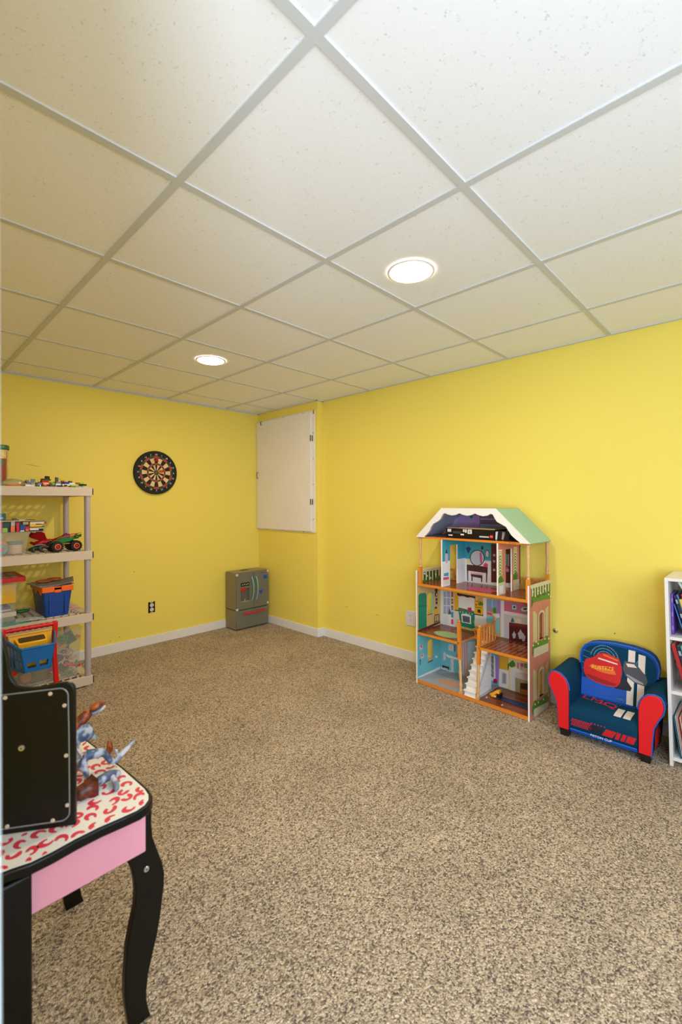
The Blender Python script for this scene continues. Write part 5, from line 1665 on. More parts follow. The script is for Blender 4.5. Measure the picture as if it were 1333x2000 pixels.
# ------------------------------------------------------------------ grey plastic shelving
SHB = mat('shelf_beige', (212, 196, 180), 0.5, bump=0.05, bscale=500)
SHP = mat('shelf_post_grey', (178, 168, 172), 0.45)
sx0, sx1, sy0, sy1 = 0.125, 1.036, 3.378, 3.925
sh = thing('shelving_unit', 'beige plastic four tier shelving unit with grey posts full of toys', 'shelves', (sx0, sy0, 0))
SW, SD = sx1 - sx0, sy1 - sy0
TOPS = (0.069, 0.498, 0.927, 1.362)
for zt in TOPS:
    m = MB()
    zb = zt - 0.059
    rw = 0.010
    m.box(0, 0, zb, SW, rw, zt, SHB)
    m.box(0, SD - rw, zb, SW, SD, zt, SHB)
    m.box(0, rw, zb, rw, SD - rw, zt, SHB)
    m.box(SW - rw, rw, zb, SW, SD - rw, zt, SHB)
    # flat margins
    z0 = zt - 0.010
    m.box(rw, rw, z0, SW - rw, 0.030, zt, SHB)
    m.box(rw, SD - 0.030, z0, SW - rw, SD - rw, zt, SHB)
    m.box(rw, 0.030, z0, 0.058, SD - 0.030, zt, SHB)
    m.box(SW - 0.058, 0.030, z0, SW - rw, SD - 0.030, zt, SHB)
    n = 18
    for k in range(n):
        x = 0.058 + (SW - 0.116) * (k + 0.5) / n
        m.box(x - 0.006, 0.030, z0, x + 0.006, SD - 0.030, zt, SHB)
    for k in range(1, 9):
        y = 0.030 + (SD - 0.060) * k / 9
        m.box(0.058, y - 0.007, z0, SW - 0.058, y + 0.007, zt, SHB)
    m.build('shelf_board', sh, bevel=0.0015, seg=1, smooth=0)
    for x in (SW, -0.008):
        for y in (0.004, SD - 0.022):
            m = MB()
            m.box(x, y, zb + 0.008, x + 0.008, y + 0.018, zb + 0.052, BLACK)
            m.build('end_clip', sh, bevel=0.002)
for x in (0.0245, SW - 0.0245):
    for y in (0.0245, SD - 0.0245):
        m = MB()
        m.lathe([(0.0195, 0.0), (0.0195, 1.302)], SHP, (x, y, 0), 24)
        m.build('post', sh)


def bin_mesh(m, x0, y0, x1, y1, z0, z1, taper, mt, wall=0.002, lip=0.0):
    """open tapering tub: outside, inside, rim"""
    def ring(z, t, ins):
        q = taper * (1 - (z - z0) / (z1 - z0)) + ins
        r = 0.012
        a0, a1, b0, b1 = x0 + q, x1 - q, y0 + q, y1 - q
        pts = []
        for (cx, cy, s) in ((a1 - r, b1 - r, 0), (a0 + r, b1 - r, 1), (a0 + r, b0 + r, 2), (a1 - r, b0 + r, 3)):
            for k in range(5):
                an = s * PI / 2 + k * PI / 8
                pts.append((cx + r * math.cos(an), cy + r * math.sin(an), z))
        return pts
    rings = [ring(z0, 0, 0), ring(z1 - 0.012, 0, 0), ring(z1 - .012, 0, -lip), ring(z1, 0, -lip), ring(z1, 0, wall), ring(z0 + wall, 0, wall)]
    m.loft(rings, mt)


# ---- top shelf: jar, bag, loose bricks
t = thing('snack_jar', 'tall patterned jar with green lid on the top shelf', 'jar', (0.545, 3.60, TOPS[3]))
m = MB()
JARM = mat('jar_print', (206, 176, 110), 0.35, var=0.25, vscale=55)
m.lathe([(0.052, 0), (0.054, 0.006), (0.058, 0.235), (0.056, 0.238)], JARM, n=32)
for k, (cl, a0, a1, z0, z1) in enumerate(((( 150, 70, 40), -0.5, 0.5, .03, .18), ((60, 120, 60), -0.35, 0.2, .14, .17), ((206, 130, 70), -1.5, -0.6, .05, .20), ((110, 50, 36), 0.55, 0.62, .01, .23), ((110, 50, 36), -0.62, -0.55, .01, .23))):
    for q in range(6):
        p0, p1 = a0 + (a1 - a0) * q / 6, a0 + (a1 - a0) * (q + 1) / 6
        rr = lambda z: 0.0545 + .004 * z / .235
        an = -PI / 2 + 0.25
        m.poly([(rr(z0) * math.cos(p0 + an), rr(z0) * math.sin(p0 + an), z0), (rr(z0) * math.cos(p1 + an), rr(z0) * math.sin(p1 + an), z0), (rr(z1) * math.cos(p1 + an), rr(z1) * math.sin(p1 + an), z1), (rr(z1) * math.cos(p0 + an), rr(z1) * math.sin(p0 + an), z1)], mat('jar_ink%d' % k, cl, 0.4))
m.build('jar_body', t)
m = MB()
m.lathe([(0.060, 0.239), (0.0625, 0.242), (0.0625, 0.262), (0.059, 0.268), (0.0, 0.269)], mat('jar_lid', (26, 104, 50), 0.4), n=32)
m.build('lid', t)

m = MB()
rings = []
for k, (s, z) in enumerate(((0.9, 0.002), (1.0, 0.012), (0.92, 0.028), (0.6, 0.040), (0.2, 0.046))):
    rings.append([(0.075 * s * math.cos(2 * PI * j / 18) * (1 + .06 * math.sin(3 * j)), 0.06 * s * math.sin(2 * PI * j / 18) * (1 + .05 * math.cos(5 * j)), z + .003 * math.sin(2.3 * j + k)) for j in range(18)])
m.loft(rings, clear_mat('bag_plastic', (196, 190, 150), 0.62, 0.25))
o = m.build('plastic_bag', loc=(0.606, 3.47, TOPS[3]))
tag(o, 'crumpled clear plastic bag on the top shelf left of the bricks', 'bag')
m = MB()
m.prism(ell(0, 0, 0.045, 0.03, 16), lambda a, b, d: (a, b, d), 0.0, 0.006, ORANGE)
o = m.build('toy_disc', loc=(0.60, 3.425, TOPS[3] + 0.001), bevel=0.002)
tag(o, 'flat orange toy piece under the clear bag edge on the top shelf', 'toy')

BRC = {'red': (200, 24, 28), 'white': (232, 228, 220), 'blue': (24, 70, 160), 'black': (24, 24, 26), 'green': (30, 120, 50), 'yellow': (240, 190, 30), 'grey': (140, 140, 140), 'tan': (206, 176, 120), 'lime': (150, 200, 40), 'orange': (240, 120, 30), 'dark grey': (80, 82, 86), 'dark green': (30, 66, 44)}
_brick = {}


def brick_mesh(nx, ny, h, col):
    key = (nx, ny, h, col)
    if key not in _brick:
        m = MB()
        P = 0.008
        mt = mat('brick_' + col.replace(' ', '_'), BRC[col], 0.25)
        m.box(-nx * P / 2, -ny * P / 2, 0, nx * P / 2, ny * P / 2, h, mt)
        for i in range(nx):
            for j in range(ny):
                m.lathe([(0.0024, h), (0.0024, h + .0017)], mt, (-nx * P / 2 + (i + .5) * P, -ny * P / 2 + (j + .5) * P, 0), 8)
        o = m.build('toy_brick', smooth=30)
        _brick[key] = o.data
        bpy.data.objects.remove(o)
    return _brick[key]


rb = random.Random(11)
cells = []
for k in range(95):
    col = rb.choice(['red', 'white', 'blue', 'black', 'green', 'grey', 'white', 'dark grey', 'tan', 'lime', 'black', 'dark green', 'yellow'])
    nx, ny = rb.choice([(1, 2), (2, 2), (2, 3), (2, 4), (1, 4), (2, 6), (4, 4)])
    h = rb.choice([0.0096, 0.0032, 0.0096])
    o = bpy.data.objects.new('toy_brick', brick_mesh(nx, ny, h, col))
    COL.objects.link(o)
    rad_ = 0.0045 * math.hypot(nx, ny)
    for tr in range(400):
        x = 0.670 + 0.330 * rb.random()
        y = 3.396 + rb.random() * 0.14
        zz = [d for a, b, c, d in cells if (x - a) ** 2 + (y - b) ** 2 <= (rad_ + c) ** 2 * .55]
        z = max([TOPS[3]] + zz)
        if z < TOPS[3] + (0.001 if tr < 60 else 0.012 if tr < 200 else 0.026):
            break
    cells.append((x, y, rad_, z + h + 0.0016))
    o.location = (x, y, z + 0.0002)
    o.rotation_euler = (0, 0, rb.random() * PI)
    tag(o, '%s toy brick in the loose scatter on the top shelf' % col, 'toy brick', 'loose bricks on the top shelf')


def build_model(name, label, x, y, pieces, group, z=None):
    """a toy built of bricks: pieces = (colour, x, y, z, sx, sy, sz)"""
    t = thing(name, label, 'brick toy', (x, y, TOPS[3] if z is None else z), rb.uniform(-.3, .3), group)
    for c, *dims in pieces:
        px_, py_, pz_, sx_, sy_, sz_ = [1.45 * q for q in dims]
        m = MB()
        mt = mat('brick_' + c.replace(' ', '_'), BRC[c], 0.25)
        m.box(px_ - sx_ / 2, py_ - sy_ / 2, pz_, px_ + sx_ / 2, py_ + sy_ / 2, pz_ + sz_, mt)
        if sx_ > .012:
            for i in range(int(sx_ / .008)):
                m.lathe([(0.0024, pz_ + sz_), (0.0024, pz_ + sz_ + .0017)], mt, (px_ - sx_ / 2 + (i + .5) * .008, py_, 0), 8)
        m.build('brick', t, smooth=30)


GM = 'brick toys on the top shelf'
build_model('toy_model', 'black and white winged brick toy at the left of the top shelf bricks', 0.700, 3.42, [('white', 0, 0, 0, .056, .03, .008), ('black', -.01, 0, .008, .024, .016, .012), ('black', -.022, 0, .020, .010, .05, .008), ('dark green', .022, 0, .008, .020, .016, .010), ('black', .0, .0, .020, .016, .010, .012)], GM)
build_model('toy_model', 'red and white brick toy with dark green top on the top shelf', 0.765, 3.43, [('red', 0, 0, 0, .032, .024, .012), ('white', 0, -.004, .012, .024, .018, .006), ('red', 0, 0, .018, .028, .016, .010), ('dark green', .006, 0, .028, .036, .014, .008), ('black', .012, 0, .036, .016, .012, .012)], GM)
build_model('toy_model', 'blue and grey brick toy with grey mast on the top shelf', 0.835, 3.43, [('blue', 0, 0, 0, .040, .024, .012), ('grey', .008, 0, .012, .024, .016, .012), ('dark grey', .0, 0, .024, .010, .010, .020), ('lime', .008, 0, .034, .016, .008, .006), ('red', .026, 0, .016, .012, .012, .014)], GM)
build_model('toy_model', 'low white brick vehicle at the right of the top shelf bricks', 0.905, 3.42, [('white', 0, 0, .006, .060, .024, .008), ('black', -.018, 0, 0, .012, .03, .010), ('black', .018, 0, 0, .012, .03, .010), ('blue', -.012, 0, .014, .016, .016, .010), ('white', .012, 0, .014, .024, .016, .006)], GM)
build_model('toy_model', 'green and white brick toy nearest the right end of the top shelf', 0.965, 3.43, [('white', 0, 0, 0, .048, .016, .008), ('lime', .012, 0, .008, .016, .016, .014), ('dark grey', -.010, 0, .008, .024, .010, .006), ('red', -.006, .004, .014, .012, .008, .008)], GM)

rm = random.Random(21)
for k in range(9):
    c1, c2, c3 = rm.sample(['white', 'blue', 'black', 'green', 'grey', 'red', 'dark grey', 'tan', 'lime'], 3)
    build_model('toy_model', '%s, %s and %s small brick toy in the top shelf pile' % (c1, c2, c3), 0.715 + .032 * k, 3.475 + .018 * (k % 2), [(c1, 0, 0, 0, rm.uniform(.024, .04), .016, .010), (c2, .004, 0, .010, .018, .012, rm.uniform(.006, .014)), (c3, -.006, 0, .010, .010, .020, rm.uniform(.008, .024))], GM)

# ---- second shelf
z2 = TOPS[2]
TUBW = clear_mat('tub_clear', (226, 226, 218), 0.15, 0.12)
t = thing('storage_tub', 'clear plastic tub of toys on the second shelf under a brick building', 'storage box', (0, 0, 0))
m = MB()
bin_mesh(m, 0.36, 3.43, 0.688, 3.70, z2 + 0.0005, z2 + 0.142, 0.022, TUBW, 0.0025, 0.004)
m.build('tub', t)
t = thing('play_pot', 'pale tub with teal lid inside the clear tub on second shelf', 'tub', (0.616, 3.510, z2 + 0.004))
m = MB()
m.lathe([(0.036, 0), (0.040, 0.004), (0.043, 0.055), (0.043, 0.060)], mat('pot_pink', (226, 196, 176), 0.5), n=24)
m.build('pot', t)
m = MB()
m.lathe([(0.046, 0.060), (0.048, 0.064), (0.046, 0.078), (0.0, 0.080)], mat('pot_teal', (60, 140, 140), 0.4), n=24)
m.build('lid', t)
m = MB()
m.lathe([(0.040, 0), (0.046, 0.006), (0.040, 0.012), (0.02, 0.013), (0.018, .004)], mat('coral_plastic', (236, 110, 80), 0.4), n=24, axis='Y')
o = m.build('toy_ring', loc=(0.535, 3.475, z2 + 0.052))
tag(o, 'coral ring toy inside the clear tub on the second shelf', 'toy')
m = MB()
m.lathe([(0.030, 0), (0.034, 0.004), (0.030, 0.008), (0.0, 0.009)], mat('ring_teal', (90, 170, 170), 0.4), n=24, axis='Y')
m.lathe([(0.014, -.002), (0.014, 0.0)], mat('ring_pink', (220, 60, 100), 0.4), n=20, axis='Y')
o = m.build('toy_spinner', loc=(0.545, 3.462, z2 + 0.040))
tag(o, 'teal and pink wheel toy inside the clear tub on second shelf', 'toy')
m = MB()
m.box(-0.05, -0.03, 0, 0.05, 0.03, 0.010, mat('coral_pink', (226, 110, 110), 0.5))
o = m.build('toy_tray', loc=(0.585, 3.60, z2 + 0.004), bevel=0.003)
tag(o, 'flat pink tray lying at the bottom of the clear second shelf tub', 'toy')

zb2 = z2 + 0.1425
bb = thing('brick_building', 'brick-built house of white, yellow, red and black bricks above the clear tub', 'brick toy', (0, 0, 0))


def bpart(nm, x0, y0, z0_, x1, y1, z1_, c):
    m = MB()
    m.box(x0, y0, zb2 + z0_, x1, y1, zb2 + z1_, mat('brick_' + c.replace(' ', '_'), BRC[c], 0.25))
    return m.build(nm, bb, bevel=0.0006, seg=1)


bpart('base_plate', 0.40, 3.445, 0.0, 0.770, 3.66, 0.004, 'grey')
for k, x in enumerate((0.530, 0.618)):
    bpart('pillar', x, 3.455, .004, x + .016, 3.470, .066 - .004 * k, 'red')
bpart('wall_block', 0.548, 3.465, .004, 0.574, 3.49, .030, 'lime')
bpart('wall_block', 0.545, 3.475, .030, 0.585, 3.50, .064, 'dark green')
bpart('wall_block', 0.590, 3.460, .004, 0.612, 3.48, .040, 'orange')
bpart('wall_block', 0.595, 3.480, .040, 0.616, 3.50, .070, 'white')
bpart('wall_block', 0.560, 3.50, .004, 0.69, 3.60, .078, 'dark grey')
bpart('wall_block', 0.640, 3.465, .004, 0.662, 3.49, .012, 'white')
bpart('wall_block', 0.640, 3.468, .012, 0.670, 3.49, .048, 'blue')
bpart('wall_block', 0.655, 3.466, .048, 0.685, 3.49, .066, 'tan')
bpart('wall_block', 0.668, 3.464, .020, 0.690, 3.49, .036, 'red')
bpart('wall_block', 0.668, 3.462, .006, 0.688, 3.49, .020, 'orange')
bpart('front_block', 0.690, 3.456, .004, 0.762, 3.50, .010, 'black')
bpart('front_block', 0.690, 3.454, .010, 0.738, 3.50, .019, 'white')
bpart('front_block', 0.738, 3.454, .010, 0.764, 3.50, .020, 'black')
bpart('front_block', 0.690, 3.456, .020, 0.768, 3.50, .026, 'white')
bpart('front_block', 0.690, 3.458, .026, 0.766, 3.50, .032, 'black')
bpart('front_block', 0.690, 3.454, .032, 0.756, 3.50, .052, 'yellow')
bpart('front_block', 0.690, 3.453, .052, 0.768, 3.50, .062, 'white')
bpart('front_block', 0.722, 3.452, .046, 0.754, 3.453, .051, 'black')
bpart('front_block', 0.756, 3.454, .026, 0.768, 3.47, .036, 'green')
bpart('side_block', 0.768, 3.454, .050, 0.782, 3.50, .070, 'red')
bpart('roof', 0.690, 3.452, .062, 0.784, 3.60, .068, 'grey')
bpart('roof', 0.52, 3.452, .070, 0.690, 3.60, .076, 'tan')
bpart('roof_block', 0.60, 3.47, .076, 0.624, 3.49, .090, 'dark grey')
bpart('roof_block', 0.634, 3.465, .076, 0.664, 3.48, .084, 'tan')
bpart('roof_block', 0.676, 3.463, .076, 0.72, 3.48, .080, 'black')
m = MB()
m.box(0.50, 3.500, zb2 + .0765, 0.572, 3.512, zb2 + .122, mat('teal_card', (26, 96, 100), 0.4))
m.poly([(0.53, 3.4997, zb2 + .085), (0.56, 3.4997, zb2 + .087), (0.555, 3.4997, zb2 + .10), (0.535, 3.4997, zb2 + .094)], pm('paneblue'))
o = m.build('toy_card', bevel=0.001)
tag(o, 'dark teal box standing on the brick house at the left edge', 'box')


# skinned toy figures
def figure(name, mt, nodes, edges, parent=None, root=0, sub=1, eyes=None):
    me = bpy.data.meshes.new(name)
    me.from_pydata([n[0] for n in nodes], edges, [])
    me.materials.append(mt)
    o = bpy.data.objects.new(name, me)
    COL.objects.link(o)
    sk = o.modifiers.new('skin', 'SKIN')
    sk.use_smooth_shade = True
    for i, n in enumerate(nodes):
        v = me.skin_vertices[0].data[i]
        v.radius = (n[1], n[1])
        v.use_root = (i == root)
    sd = o.modifiers.new('sub', 'SUBSURF')
    sd.levels = sd.render_levels = sub
    if parent:
        o.parent = parent
    return o


DRED = mat('dragon_red', (176, 16, 26), 0.4)
DPUR = mat('dragon_blue', (40, 50, 96), 0.4)
t = thing('toy_dragon', 'red toy dragon stretched out on the second shelf behind the green truck', 'toy dragon', (0.815, 3.60, z2 + 0.004))
figure('body', DRED, [((0.05, -.02, .062), .014), ((0.0, 0, .058), .022), ((-.05, 0, .056), .020), ((.08, -.03, .088), .010), ((.105, -.035, .098), .012), ((.128, -.04, .100), .006),
                      ((.03, -.03, .03), .010), ((.035, -.035, .002), .007), ((.03, .03, .03), .010), ((.035, .03, .002), .007), ((-.05, -.03, .03), .010), ((-.05, -.035, .002), .007), ((-.05, .03, .03), .010), ((-.05, .03, .002), .007),
                      ((-.075, .01, .05), .012), ((-.09, .03, .06), .008)],
       [(0, 1), (1, 2), (0, 3), (3, 4), (4, 5), (0, 6), (6, 7), (0, 8), (8, 9), (2, 10), (10, 11), (2, 12), (12, 13), (2, 14), (14, 15)], t, 1)
for s, a in ((-1, 0.0), (1, 0.0)):
    m = MB()
    m.prism([(0.0, 0.07), (-0.02, 0.12), (-0.045, 0.135), (-0.06, 0.118), (-0.085, 0.128), (-0.10, 0.10), (-0.08, 0.085), (-0.05, 0.072)], lambda p, q, d, s=s: (p, s * (0.012 + (q - .07) * .5) + d, q), -.002, .002, DRED)
    m.build('wing', t)
m = MB()
m.tube([(.128, -.04, .102), (.16, -.045, .108), (.20, -.05, .113)], [.004, .003, .002], mat('dragon_flame', (224, 60, 60), 0.4), n=8)
m.build('tongue', t)
t = thing('toy_beast', 'dark blue-green four legged toy lying in front of the red dragon', 'toy animal', (0.745, 3.485, z2 + 0.004))
figure('body', mat('beast_dark', (26, 40, 46), 0.4), [((0, 0, .030), .016), ((-.035, 0, .028), .014), ((.035, -.005, .034), .011), ((.058, -.008, .030), .010), ((0.012, -.02, .012), .007), ((.022, -.024, .001), .005), ((-.035, -.02, .012), .007), ((-.03, -.024, .001), .005), ((0.012, .02, .012), .007), ((.022, .022, .001), .005), ((-.035, .02, .012), .007), ((-.03, .022, .001), .005), ((-.06, .004, .02), .006)],
       [(0, 1), (0, 2), (2, 3), (0, 4), (4, 5), (1, 6), (6, 7), (0, 8), (8, 9), (1, 10), (10, 11), (1, 12)], t, 0)
m = MB()
m.prism([(-0.03, .040), (.0, .048), (.03, .046), (.02, .054), (-.02, .052)], lambda a, b, d: (a, d - .004, b), 0, 0.008, mat('beast_pale', (110, 140, 150), 0.4))
m.build('back_plate', t, bevel=0.002)


def monster_truck(label, x, y, z, rz, body, hub, group):
    t = thing('monster_truck', label, 'toy truck', (x, y, z), rz, group)
    TY = mat('truck_tyre', (26, 26, 30), 0.7)
    for wx in (-0.058, 0.058):
        for wy in (-0.040, 0.040):
            m = MB()
            m.lathe([(0.018, -0.018), (0.029, -0.018), (0.034, -0.013), (0.034, 0.013), (0.029, 0.018), (0.018, 0.018)], TY, (wx, wy, 0.034), 24, 'Y')
            for q in range(14):
                a = 2 * PI * q / 14
                m.cbox((wx + .034 * math.cos(a), wy, .034 + .034 * math.sin(a)), (.007, .030, .005), TY, (0, -a + PI / 2, 0))
            w = m.build('wheel', t, smooth=30)
            m = MB()
            s = -1 if wy < 0 else 1
            m.lathe([(0.019, s * .0165), (0.019, s * .0185), (0.013, s * .0195), (0.011, s * .012), (0.006, s * .012), (0.004, s * .020), (0.001, s * .020)], hub, (wx, wy, 0.034), 20, 'Y')
            m.build('hub', w)
    m = MB()
    m.prism([(-0.078, 0.052), (-0.06, 0.070), (-0.035, 0.080), (-0.02, 0.098), (0.02, 0.104), (0.034, 0.088), (0.06, 0.092), (0.088, 0.090), (0.086, 0.082), (0.05, 0.074), (0.02, 0.060), (-0.03, 0.052)], lambda a, b, d: (a, d, b), -0.022, 0.022, body)
    m.build('body', t, bevel=0.004)
    m = MB()
    m.tube([(-.058, -.03, .034), (-.03, -.012, .05), (.03, -.012, .05), (.058, -.03, .034)], 0.003, mat('truck_frame', (206, 170, 60), 0.4, 0.3), n=6)
    m.tube([(-.058, .03, .034), (-.03, .012, .05), (.03, .012, .05), (.058, .03, .034)], 0.003, mat('truck_frame', (206, 170, 60), 0.4, 0.3), n=6)
    m.tube([(-.058, -.03, .034), (-.058, .03, .034)], .004, BLACK, n=6)
    m.tube([(.058, -.03, .034), (.058, .03, .034)], .004, BLACK, n=6)
    m.build('chassis', t)
    m = MB()
    m.box(0.060, -0.030, 0.096, 0.096, 0.030, 0.101, body)
    m.prism([(0.070, 0.088), (0.098, 0.092), (0.098, 0.112), (0.080, 0.108)], lambda a, b, d: (a, d, b), -0.032, -0.029, body)
    m.prism([(0.070, 0.088), (0.098, 0.092), (0.098, 0.112), (0.080, 0.108)], lambda a, b, d: (a, d, b), 0.029, 0.032, body)
    m.build('spoiler', t, bevel=0.001)
    return t


HUBO = mat('truck_hub_orange', (252, 84, 30), 0.35)
t = monster_truck('green toy monster truck with orange wheel hubs on the second shelf', 0.890, 3.480, z2 + 0.003, 0.10, mat('truck_green', (24, 124, 56), 0.35), HUBO, 'toy monster trucks')
m = MB()
m.prism([(-0.01, .100), (0.0, .118), (.006, .108), (.014, .122), (.020, .108), (.030, .116), (.034, .100)], lambda a, b, d: (a, d, b), -0.012, 0.012, mat('truck_purple', (120, 30, 110), 0.4))
m.build('crest', t, bevel=0.001)
m = MB()
m.tube([(-.05, -.023, .085), (0.0, -.024, .098), (.05, -.024, .100), (.08, -.02, .104)], .0035, mat('truck_red', (200, 24, 50), 0.4), n=8)
m.build('stripe', t)

# ---- third shelf
z3 = TOPS[1]
t = thing('storage_box', 'clear plastic box with red lid and yellow paper label on third shelf', 'storage box', (0, 0, 0))
m = MB()
bin_mesh(m, 0.34, 3.50, 0.640, 3.80, z3 + 0.062, z3 + 0.255, 0.015, TUBW, 0.0025, 0.003)
m.build('tub', t)
m = MB()
m.prism([(0.32, 3.475), (0.665, 3.475), (0.672, 3.483), (0.672, 3.815), (0.665, 3.822), (0.32, 3.822)], lambda a, b, d: (a, b, d), z3 + 0.255, z3 + 0.283, RED)
m.prism([(0.35, 3.51), (0.635, 3.51), (0.635, 3.79), (0.35, 3.79)], lambda a, b, d: (a, b, d), z3 + 0.283, z3 + 0.285, mat('lid_inset', (150, 130, 120), 0.4))
m.build('lid', t, bevel=0.004)
m = MB()
m.box(0.45, 3.506, z3 + 0.120, 0.622, 3.5075, z3 + 0.240, mat('yellow_paper', (240, 190, 40), 0.7))
m.build('label_sheet', t, smooth=0)
m = MB()
m.box(0.37, 3.53, z3 + 0.0665, 0.604, 3.765, z3 + 0.078, mat('box_white_sheet', (214, 210, 210), 0.6))
o = m.build('paper_stack', bevel=0.002)
tag(o, 'stack of white paper at the bottom of the red lidded box', 'paper')
m = MB()
m.box(0.375, 3.535, z3 + 0.079, 0.600, 3.760, z3 + 0.094, mat('blue_folder', (40, 70, 150), 0.5))
o = m.build('folder', bevel=0.002)
tag(o, 'blue folder on white paper inside the red lidded box', 'folder')
m = MB()
m.box(0.36, 3.505, z3 + 0.0325, 0.625, 3.79, z3 + 0.0615, mat('game_tray', (206, 196, 186), 0.5))
m.box(0.36, 3.505, z3 + 0.0005, 0.615, 3.79, z3 + 0.0320, mat('game_tray_dark', (150, 146, 140), 0.5))
o = m.build('flat_box', bevel=0.002)
tag(o, 'flat pale box beneath the red lidded storage box', 'box')
m = MB()
m.lathe([(0.010, 0), (0.012, 0.004), (0.012, 0.055), (0.008, 0.062), (0.006, 0.070)], mat('marker_green', (16, 110, 40), 0.4), n=14, axis='X')
o = m.build('marker', loc=(0.641, 3.575, z3 + 0.0445))
o.rotation_euler = (0, 0, 0.0)
tag(o, 'green capped marker sticking out beside the red lidded box', 'marker')
m = MB()
m.tube([(0, 0, 0), (0, 0, -.024), (.004, 0, -.030)], .0016, BLACK, n=6)
m.tube([(0.010 + .012 * math.cos(a * PI / 8), 0, -.042 + .012 * math.sin(a * PI / 8)) for a in range(16)], .0016, mat('hook_ring', (120, 90, 50), 0.4, 0.5), n=6, closed=True)
o = m.build('hook', loc=(0.590, 3.42, TOPS[2] - 0.0105))
tag(o, 'small dark ring hook hanging below the second shelf', 'hook')

t = thing('storage_bin', 'blue plastic bin with orange lid on the third shelf', 'storage box', (0.842, 3.605, z3 + .0005))
BINB = mat('bin_blue', (14, 72, 160), 0.4)
m = MB()
bin_mesh(m, -0.085, -0.165, 0.085, 0.145, 0, 0.172, 0.018, BINB, 0.003, 0.0)
for x in (-0.045, 0.045):
    m.box(x - .004, -0.166, 0.02, x + .004, -0.150, 0.155, BINB)
m.box(-0.049, -0.164, 0.147, 0.049, -0.155, 0.155, BINB)
m.build('tub', t, smooth=30)
m = MB()
m.box(-0.092, -0.172, 0.166, -0.020, -0.160, 0.203, ORANGE)
m.box(0.020, -0.172, 0.166, 0.092, -0.160, 0.203, ORANGE)
m.box(-0.020, -0.172, 0.160, 0.020, -0.160, 0.180, ORANGE)
m.box(-0.092, -0.160, 0.166, -0.082, 0.152, 0.203, ORANGE)
m.box(0.082, -0.160, 0.166, 0.092, 0.152, 0.203, ORANGE)
m.box(-0.082, 0.142, 0.166, 0.082, 0.152, 0.203, ORANGE)
m.box(-0.082, -0.160, 0.190, 0.082, 0.142, 0.200, ORANGE)
lid = m.build('lid', t, bevel=0.004)
m = MB()
m.box(-0.093, -0.14, 0.150, -0.087, -0.10, 0.168, ORANGE)
m.box(-0.093, -0.02, 0.150, -0.087, 0.03, 0.168, ORANGE)
m.build('latch', lid, bevel=0.002)
CM = [mat('comic_blue', (110, 130, 150), 0.35, var=0.3, vscale=25), mat('comic_grey', (128, 128, 134), 0.35, var=0.3, vscale=30)]
for k, (lab, z, rz, x, mt) in enumerate((('lower grey-blue magazine lying on the orange lid', 0.2045, 0.12, 0.828, CM[0]), ('upper grey magazine with curled corner on the orange bin lid', 0.2085, -0.25, 0.862, CM[1]))):
    m = MB()
    n = 8
    top, bot = [], []
    for i in range(n + 1):
        q = i / n
        zz = 0.022 * max(0, q - .6) ** 1.2 * 2.2 if k else 0.004 * max(0, .3 - q)
        top.append((-.105 + .21 * q, zz + .003))
        bot.append((-.105 + .21 * q, zz))
    m.prism(bot + top[::-1], lambda a, b, d: (a, d, b), -0.13, 0.12, mt)
    o = m.build('magazine', loc=(x, 3.575, z3 + z))
    o.rotation_euler = (0, 0, rz)
    tag(o, lab, 'magazine', 'magazines on the orange lid')
for lab, x, y, z in (('left brown-orange paper disc lying on the magazines', 0.800, 3.62, 0.2185), ('right brown-orange paper disc lying on the magazines', 0.872, 3.66, 0.2200)):
    m = MB()
    m.lathe([(0.001, 0.0), (0.045, 0.0), (0.045, 0.006), (0.030, 0.010), (0.001, 0.011)], mat('disc_orange', (206, 106, 50), 0.5), n=24)
    o = m.build('paper_disc', loc=(x, y, z3 + z))
    tag(o, lab, 'disc', 'discs on the magazines')
for k, (lab, x, y, rz, c) in enumerate((('teal comic page lying at the front left of the third shelf', 0.600, 3.44, 0.15, (96, 150, 150)), ('white and grey comic page lying in front of the blue bin side', 0.690, 3.47, -0.20, (170, 186, 184)))):
    m = MB()
    mt = mat('page_%d' % k, c, 0.5, var=0.3, vscale=35)
    m.prism([(-.075, 0), (.075, 0), (.075, .0016), (0, .006), (-.075, .0016)], lambda a, b, d: (a, d, b), -0.05, 0.05, mt)
    o = m.build('comic_page', loc=(x, y, z3 + .0006 + k * .0065))
    o.rotation_euler = (0, 0, rz)
    tag(o, lab, 'paper', 'pages on the third shelf')
m = MB()
m.prism([(-.045, 0), (.045, 0), (.045, .002), (-.02, .012)], lambda a, b, d: (a, d, b), -0.09, 0.09, mat('page_pink', (206, 150, 150), 0.5, var=0.35, vscale=40))
o = m.build('magazine', loc=(0.972, 3.68, z3 + .0006))
tag(o, 'pinkish magazine lying behind the blue bin on the third shelf', 'magazine')

# ---- bottom shelf: clear bin of toys
z4 = TOPS[0]
t = thing('toy_bin', 'tall clear plastic bin of toys on the bottom shelf behind the cart', 'storage box', (0, 0, 0))
m = MB()
bin_mesh(m, 0.42, 3.430, 0.986, 3.86, z4 + 0.0005, z4 + 0.335, 0.020, TUBW, 0.003, 0.004)
m.build('tub', t)
GT = 'toys inside the clear bottom bin'


def inbin(name, label, cat, m, x, y, z, rot=(0, 0, 0)):
    o = m.build(name, loc=(x, y + 0.020, z4 + z), bevel=0.001)
    o.rotation_euler = rot
    tag(o, label, cat, GT)


